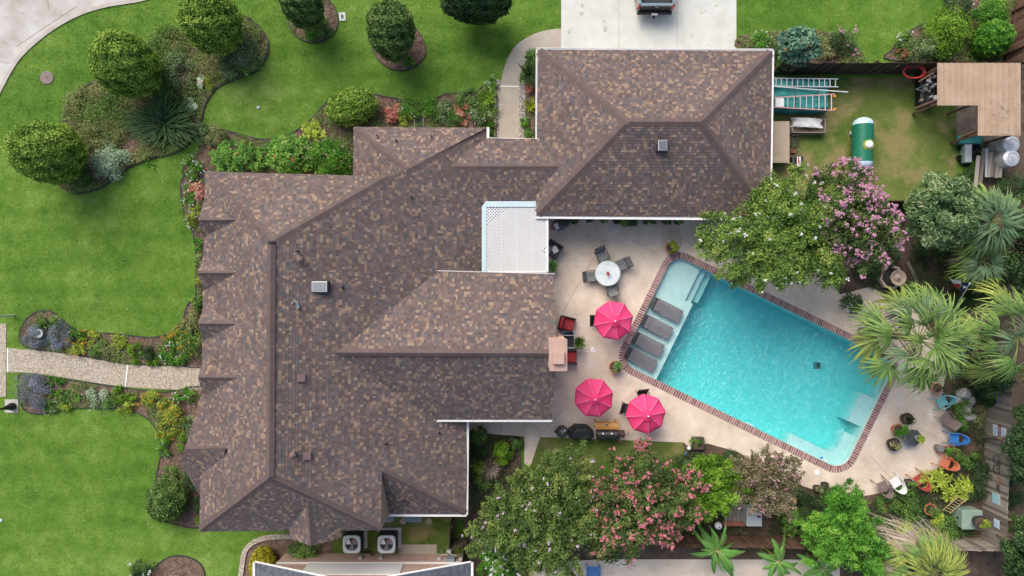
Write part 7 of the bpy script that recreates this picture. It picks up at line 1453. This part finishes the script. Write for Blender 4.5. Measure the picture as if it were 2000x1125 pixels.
hang('pale turquoise framed plaque on the lower right fence', 'plaque', 'wall_plaque', 962, 1.05, [('frame', K['lightgrey'], lambda b_: bbox(b_, (-0.01,0,0), (0.02,0.60,0.60), 0.006)), ('panel', mat('turquoise_panel', [(0.28,0.56,0.62),(0.45,0.68,0.72)], rough=0.4, nscale=14), lambda b_: box(b_, (-0.024,0,0), (0.012,0.50,0.50)))])
hang('small pale blue door shaped plaque near the fence corner', 'plaque', 'wall_plaque', 1008, 1.15, [('frame', C_['signblue'], lambda b_: bbox(b_, (-0.01,0,0), (0.02,0.46,0.40), 0.006)), ('panel', mat('icy_panel', [(0.55,0.66,0.80)], rough=0.4), lambda b_: box(b_, (-0.024,0,0), (0.012,0.36,0.28)))])
hang('dark metal lizard ornament on the right fence', 'ornament', 'metal_lizard', 940, 1.2, [('body', K['dark'], lambda b_: tube(b_, [(-0.03,-0.2,0.1),(-0.03,0,0),(-0.03,0.22,-0.1)], [0.01,0.04,0.012], 6)), ('leg', K['dark'], lambda b_: [tube(b_, [(-0.03,y,0),(-0.03,y+0.06,s*0.12)], 0.012, 5) for y in (-0.08,0.08) for s in (-1,1)])])
hang('rust brown fish ornament on the right fence', 'ornament', 'metal_fish', 925, 1.25, [('body', C_['copper'], lambda b_: b_.add(xf(np.array([(0.02*math.sin(t),0.2*math.cos(t),0.09*math.sin(t)) for t in np.linspace(0,6.0,14)]),(-0.03,0,0)), [list(range(14))])), ('tail', C_['copper'], lambda b_: b_.add([(-0.03,-0.18,0),(-0.03,-0.3,0.08),(-0.03,-0.3,-0.08)], [[0,1,2]]))])
hang('colourful toy aeroplane ornament high on the right fence', 'ornament', 'plane_ornament', 772, 1.1, [('body', C_['blue'], lambda b_: bbox(b_, (-0.05,0,0), (0.06,0.36,0.10), 0.02)), ('nose', F['gold'], lambda b_: bbox(b_, (-0.05,0.0,-0.16), (0.05,0.18,0.12), 0.02)), ('tail', C_['orange'], lambda b_: bbox(b_, (-0.05,0.0,0.14), (0.05,0.12,0.10), 0.02))])
def ringw(b_, y, z, R_): tube(b_, [(-0.05,y+R_*math.cos(t),z+R_*math.sin(t)) for t in np.linspace(0,2*math.pi,19)], 0.014, 5, caps=False)
hang('black metal bicycle wall ornament on the right fence', 'ornament', 'bicycle_ornament', 897, 1.05, [('wheel', K['black'], lambda b_: ringw(b_,0.26,0,0.24)), ('wheel', K['black'], lambda b_: ringw(b_,-0.26,0,0.24)), ('frame', K['black'], lambda b_: tube(b_, [(-0.05,0.26,0),(-0.05,0.05,0.25),(-0.05,-0.15,0.2),(-0.05,-0.26,0)], 0.016, 5))])
# --- south yard bits
for px,py,lab in ((752,1009,'blue grey bin half under the south eave left'),(806,1011,'blue grey bin half under the south eave right')):
    p = P(px,py,0.9); r = thing('storage_bin', lab, 'bin', (p.x,p.y+0.15,0), group='bins under the south eave'); part(r, 'body', C_['bluebin'], lambda b_: bbox(b_, (0,0,0.45), (0.85,0.62,0.86), 0.05)); part(r, 'lid', C_['bluebin'], lambda b_: bbox(b_, (0,-0.02,0.92), (0.95,0.70,0.08), 0.03)); part(r, 'handle', K['white_vinyl'], lambda b_: bbox(b_, (0.1,-0.37,0.9), (0.2,0.03,0.04), 0.01))
for k,(px,py) in enumerate([(759,1016),(787,1018),(837,1018),(905,1057)]):
    o = tag(lathe(MB(), [(0.0,0.035),(0.17,0.033),(0.185,0.02),(0.185,0.0)], 20).build('stepping_stone', K['aggregate']), ['leftmost','second','third','rightmost'][k]+' round pebble stepping stone in the south yard', 'stepping stone', 'stepping stones'); o.location = P(px,py,0.008)
sheet('paved_slab', [(780,1063),(853,1063),(853,1081),(780,1081)], K['walk'], 0.03, 0.03)
# neighbour house at the bottom edge: brick gable wall, white gable, dark roof
K['nbrick'] = bpy.data.materials.new('pink_brick_wall'); nt = K['nbrick']; nt.use_nodes = True; t_ = nt.node_tree; pr_ = t_.nodes['Principled BSDF']; pr_.inputs['Roughness'].default_value = 0.9
bt = t_.nodes.new('ShaderNodeTexBrick'); bt.inputs['Color1'].default_value = (0.42,0.22,0.16,1); bt.inputs['Color2'].default_value = (0.55,0.38,0.30,1); bt.inputs['Mortar'].default_value = (0.55,0.48,0.42,1); bt.inputs['Scale'].default_value = 1.0; bt.inputs['Brick Width'].default_value = 0.22; bt.inputs['Row Height'].default_value = 0.075; bt.inputs['Mortar Size'].default_value = 0.008
ge = t_.nodes.new('ShaderNodeNewGeometry'); sp_ = t_.nodes.new('ShaderNodeSeparateXYZ'); cb = t_.nodes.new('ShaderNodeCombineXYZ'); t_.links.new(ge.outputs['Position'], sp_.inputs[0]); t_.links.new(sp_.outputs['X'], cb.inputs[0]); t_.links.new(sp_.outputs['Z'], cb.inputs[1]); t_.links.new(cb.outputs[0], bt.inputs['Vector']); t_.links.new(bt.outputs['Color'], pr_.inputs['Base Color'])
yw = P(0,1081).y; xl, xr = P(556,1081).x, P(905,1081).x; nh = thing('neighbour_house', 'neighbouring house with pink brick wall, white gable and slate grey roof at the bottom edge', 'house', ((xl+xr)/2, yw-3, 0))
part(nh, 'brick_wall', K['nbrick'], lambda b_: box(b_, ((xl+xr)/2, yw-4, 0.62), (xr-xl, 8, 1.24)), world=True)
zp = 4.6; xm = (xl+xr)/2
part(nh, 'siding', K['white_vinyl'], lambda b_: box(b_, (P(690,1100,1.9).x, yw+0.01, 1.95), (m(190,1.9), 0.05, 1.40)), world=True)
part(nh, 'gable', K['nbrick'], lambda b_: b_.add([(xl,yw-0.02,1.24),(xr,yw-0.02,1.24),(xr,yw-0.02,2.3),(xm,yw-0.02,zp-0.1),(xl,yw-0.02,2.3),(xl,yw-7.9,1.24),(xr,yw-7.9,1.24),(xr,yw-7.9,2.3),(xm,yw-7.9,zp-0.1),(xl,yw-7.9,2.3)], [[4,3,2,1,0],[0,5,9,4],[1,2,7,6],[5,6,7,8,9]]), world=True)
part(nh, 'trim', K['white_paint'], lambda b_: box(b_, (xm,yw+0.02,1.26), (xr-xl,0.06,0.10)), world=True)
K['slate'] = mat('slate_grey_shingle', [(0.075,0.085,0.10),(0.10,0.113,0.132),(0.135,0.148,0.17)], attr=True, rough=0.9, fine=0.15)
for s in (-1,1):
    xe_ = xl-0.75 if s < 0 else xr+0.55; ze_ = 2.2; y0_, y1_ = yw+0.42, yw-9
    rs = part(nh, 'roof_slope', K['felt'], lambda b_: b_.add([(xe_,y0_,ze_),(xm,y0_,zp),(xm,y1_,zp),(xe_,y1_,ze_)]+[(xe_,y0_,ze_-0.12),(xm,y0_,zp-0.12),(xm,y1_,zp-0.12),(xe_,y1_,ze_-0.12)], [[0,1,2,3] if s > 0 else [3,2,1,0],[0,4,5,1],[1,5,6,2],[2,6,7,3],[3,7,4,0]]), world=True)
    def shing(b_):
        n = int(abs(xm-xe_)/0.13); dz = (zp-ze_)/(xm-xe_)
        for i in range(n):
            xa, xb = xe_+(xm-xe_)*i/n, xe_+(xm-xe_)*(i+1)/n; y = y0_
            while y > y1_:
                w = random.choice((0.15,0.22,0.3)); b_.add([(xa,y,ze_+dz*(xa-xe_)+0.02),(xa,y-w,ze_+dz*(xa-xe_)+0.02),(xb,y-w,ze_+dz*(xb-xe_)+0.006),(xb,y,ze_+dz*(xb-xe_)+0.006)], [[0,1,2,3] if s < 0 else [3,2,1,0]], random.random()); y -= w
    o = part(rs, 'shingle_field', K['slate'], shing); o['kind'] = 'stuff'
    part(nh, 'rake_board', K['white_paint'], lambda b_: tube(b_, [(xe_,y0_+0.02,ze_-0.02),(xm,y0_+0.02,zp-0.02)], 0.055, 4), world=True); part(nh, 'gutter', K['white_paint'], lambda b_: box(b_, (xe_+s*0.06,(y0_+y1_)/2,ze_-0.02), (0.12,y0_-y1_,0.10)), world=True)
# electrical boxes and meter pipes on the neighbour wall
for k,(px,z) in enumerate([(704,0.7),(744,0.7),(858,0.75),(900,0.8)]):
    x = P(px,1090,z).x; r = thing('electrical_box', ['left','second','third','rightmost'][k]+' small pale electrical box on the pink brick wall', 'electrical box', (x,yw+0.06,z), group='boxes on the brick wall'); part(r, 'box', K['lightgrey'], lambda b_: bbox(b_, (0,0,0), (0.17,0.10,0.22), 0.01)); part(r, 'conduit', K['grey'], lambda b_: tube(b_, [(0,0.0,-0.1),(0,0.02,-z+0.02)], 0.014, 6))
x = P(880,1090,1.0).x; r = thing('electric_meter', 'dark grey meter cabinet on the pink brick wall', 'meter', (x,yw+0.1,1.0)); part(r, 'cabinet', C_['bluebin'], lambda b_: bbox(b_, (0,0,0), (0.46,0.18,0.5), 0.02)); part(r, 'pipe', K['grey'], lambda b_: tube(b_, [(0,0.05,-0.2),(0,0.08,-0.98)], 0.03, 7))
x = P(878,1080,0.3).x; r = thing('gas_meter', 'pale grey gas meter with pipes by the neighbour wall', 'gas meter', (x,yw+0.3,0)); part(r, 'meter', K['lightgrey'], lambda b_: bbox(b_, (0,0,0.5), (0.26,0.18,0.3), 0.05)); part(r, 'pipe', K['lightgrey'], lambda b_: (tube(b_, [(-0.08,0,0.65),(-0.08,0,0.85),(-0.4,-0.05,0.85),(-0.42,-0.05,0.02)], 0.025, 7), tube(b_, [(0.08,0,0.65),(0.08,0,0.82),(0.4,-0.1,0.82),(0.42,-0.2,0.5)], 0.025, 7)))
# pipes for the air conditioners
o = tag(tube(MB(), [P(706,1078,0.2),P(722,1078,0.25),P(726,1083,0.3),P(728,1086,0.35)], 0.045, 7).build('refrigerant_hose', K['black']), 'black insulated hose running from the left air conditioner', 'hose')
# --- neighbour yard: pump equipment, table, globe, blue chair
p = P(1474,1011,1.2); r = thing('pool_heater', 'pale grey square pool heater between the lower garden and fence', 'heater', (p.x,p.y,0)); part(r, 'cabinet', K['lightgrey'], lambda b_: bbox(b_, (0,0,0.55), (0.78,0.92,1.1), 0.03)); part(r, 'lid', K['lightgrey'], lambda b_: bbox(b_, (0,0,1.13), (0.82,0.96,0.06), 0.02)); part(r, 'exhaust', C_['rust'], lambda b_: box(b_, (0.24,0.05,1.165), (0.18,0.12,0.02))); part(r, 'pipe', K['white_vinyl'], lambda b_: [tube(b_, [(x,-0.48,0.5),(x,-0.62,0.5),(x,-0.62,0.05)], 0.04, 8) for x in (-0.12,0.04)])
r = thing('sand_filter_deck', 'grey plank platform left of the pool heater', 'platform', P(1435,1003,0))
for i in range(6): part(r, 'plank', K['wood'], lambda b_: bbox(b_, P(1418+i*8,1000,0.3), (0.2,1.1,0.05), 0.006, rnd=0.6+0.06*i, seg=1), world=True)
part(r, 'joist', K['wood_dark'], lambda b_: [box(b_, P(1438,y,0.14), (1.3,0.08,0.26)) for y in (985,1015)], world=True)
o = tag(tube(MB(), [P(1412,1023,0.4),P(1455,1024,0.4)], 0.13, 10).build('filter_cylinder', C_['copper']), 'long rusty red cylinder below the grey platform', 'cylinder')
p = P(1403,1027,1.6); r = thing('lamp_globe', 'white globe lamp on a post by the lower fence', 'lamp', (p.x,p.y,0)); part(r, 'globe', K['white_vinyl'], lambda b_: lathe(b_, [(0.0,1.78),(0.12,1.74),(0.19,1.64),(0.2,1.56),(0.16,1.44),(0.06,1.38)], 20), smooth=True); part(r, 'cap', K['black'], lambda b_: lathe(b_, [(0.0,1.81),(0.03,1.80),(0.04,1.77)], 10)); part(r, 'post', K['black'], lambda b_: tube(b_, [(0,0,0),(0,0,1.42)], 0.04, 8))
p = P(1159,1118,0.5); r = thing('blue_slat_chair', 'blue slatted chair at the bottom edge on the neighbour patio', 'chair', (p.x,p.y,0.02))
for i in range(6): part(r, 'slat', C_['blue'], lambda b_: box(b_, (0,0.25-i*0.11,0.42), (0.62,0.08,0.025)))
for s in (-1,1): part(r, 'arm', C_['blue'], lambda b_: box(b_, (s*0.34,0,0.55), (0.07,0.75,0.04)))
for s in (-1,1):
    for y in (-0.28,0.28): part(r, 'leg', C_['blue'], lambda b_: box(b_, (s*0.32,y,0.26), (0.05,0.05,0.52)))
# white bird figure and blue ornament by the square planter
p = P(1346,876,0.3); r = thing('garden_bird', 'white bird ornament by the square planter on the deck edge', 'ornament', (p.x,p.y,0.03)); part(r, 'body', K['white_vinyl'], lambda b_: lathe(b_, [(0.0,0.42),(0.08,0.36),(0.12,0.24),(0.07,0.12),(0.0,0.1)], 14), smooth=True); part(r, 'stand', K['dark'], lambda b_: tube(b_, [(0,0,0),(0,0,0.14)], 0.02, 6))
o = tag(lathe(MB(), [(0.0,0.14),(0.07,0.12),(0.08,0.05),(0.0,0)], 12).build('blue_ball', C_['blue']), 'small blue ball beside the white bird ornament', 'ball'); o.location = P(1339,886,0.02)
pl_ = thing('planter_tub', 'square dark tub under the deck edge shrub', 'planter', P(1361,864,0)); part(pl_, 'tub', K['dark'], lambda b_: bbox(b_, (0,0,0.2), (0.62,0.66,0.34), 0.02)); part(pl_, 'soil', K['soil'], lambda b_: box(b_, (0,0,0.375), (0.55,0.58,0.02)))
# --- front yard bits
r = thing('manhole_cover', 'round grey concrete utility cover on the front lawn', 'manhole', P(92,152,0)); part(r, 'cover', C_['taupe'], lambda b_: lathe(b_, [(0.0,0.045),(0.33,0.045),(0.36,0.035),(0.36,0.0)], 32)); part(r, 'lift_slot', K['dark'], lambda b_: [box(b_, (x,0.0,0.047), (0.03,0.1,0.006)) for x in (-0.05,0.05)])
r = thing('valve_box', 'small square grey valve box on the upper lawn', 'valve box', P(669,33,0), 0.1); part(r, 'lid', K['lightgrey'], lambda b_: bbox(b_, (0,0,0.03), (0.36,0.46,0.04), 0.01)); part(r, 'window', K['dark'], lambda b_: box(b_, (0,0,0.052), (0.12,0.2,0.008)))
for px,py,lab in ((505,210,'small white round sprinkler cap on the middle lawn'),(3,1016,'pale sprinkler head at the left photo edge')):
    o = tag(lathe(MB(), [(0.0,0.07),(0.06,0.065),(0.09,0.05),(0.09,0.0)], 16).build('sprinkler_cap', K['lightgrey']), lab, 'sprinkler', 'sprinkler caps'); o.location = P(px,py,0)
r = thing('lamp_post', 'black lamp post on a concrete pad left of the lower path bed', 'lamp post', P(27,793,0)); part(r, 'pad', K['kerb'], lambda b_: bbox(b_, (-0.1,0,0.02), (0.72,0.72,0.06), 0.01)); part(r, 'base', K['black'], lambda b_: lathe(b_, [(0.20,0.05),(0.20,0.25),(0.12,0.4),(0.13,0.5),(0.07,0.7),(0.05,0.9)], 14)); part(r, 'shaft', K['black'], lambda b_: tube(b_, [(0,0,0.8),(0,0,2.1)], [0.05,0.035], 10)); part(r, 'lantern', K['glass'], lambda b_: lathe(b_, [(0.08,2.1),(0.16,2.5),(0.16,2.52)], 6)); part(r, 'roof', K['black'], lambda b_: lathe(b_, [(0.2,2.52),(0.0,2.75)], 6))
r = thing('white_post', 'pale metal post standing on the lawn at the left photo edge', 'post', P(28,616,0)); part(r, 'post', K['alu'], lambda b_: tube(b_, [(0,0,0),(0,0,1.6)], 0.06, 10)); part(r, 'cap', K['lightgrey'], lambda b_: lathe(b_, [(0.0,1.66),(0.07,1.63),(0.07,1.58)], 10))
p = P(68,650,0.5); o = tag(lathe(MB(), [(0.0,0.0),(0.16,0.0),(0.1,0.2),(0.14,0.4),(0.24,0.52),(0.2,0.52),(0.0,0.42)], 18).build('garden_urn', K['lightgrey']), 'grey stone urn among the purple bushes of the upper bed', 'urn'); o.location = P(88,650,0.0)
r = thing('entry_drain', 'narrow dark steps trench in the mulch above the entry roof', 'drain', P(819,238,0)); part(r, 'channel', K['dark'], lambda b_: box(b_, (0,0,0.05), (0.42,0.55,0.08))); part(r, 'rail', K['wood'], lambda b_: [box(b_, (s*0.24,0,0.08), (0.05,0.62,0.12), rnd=0.8) for s in (-1,1)])
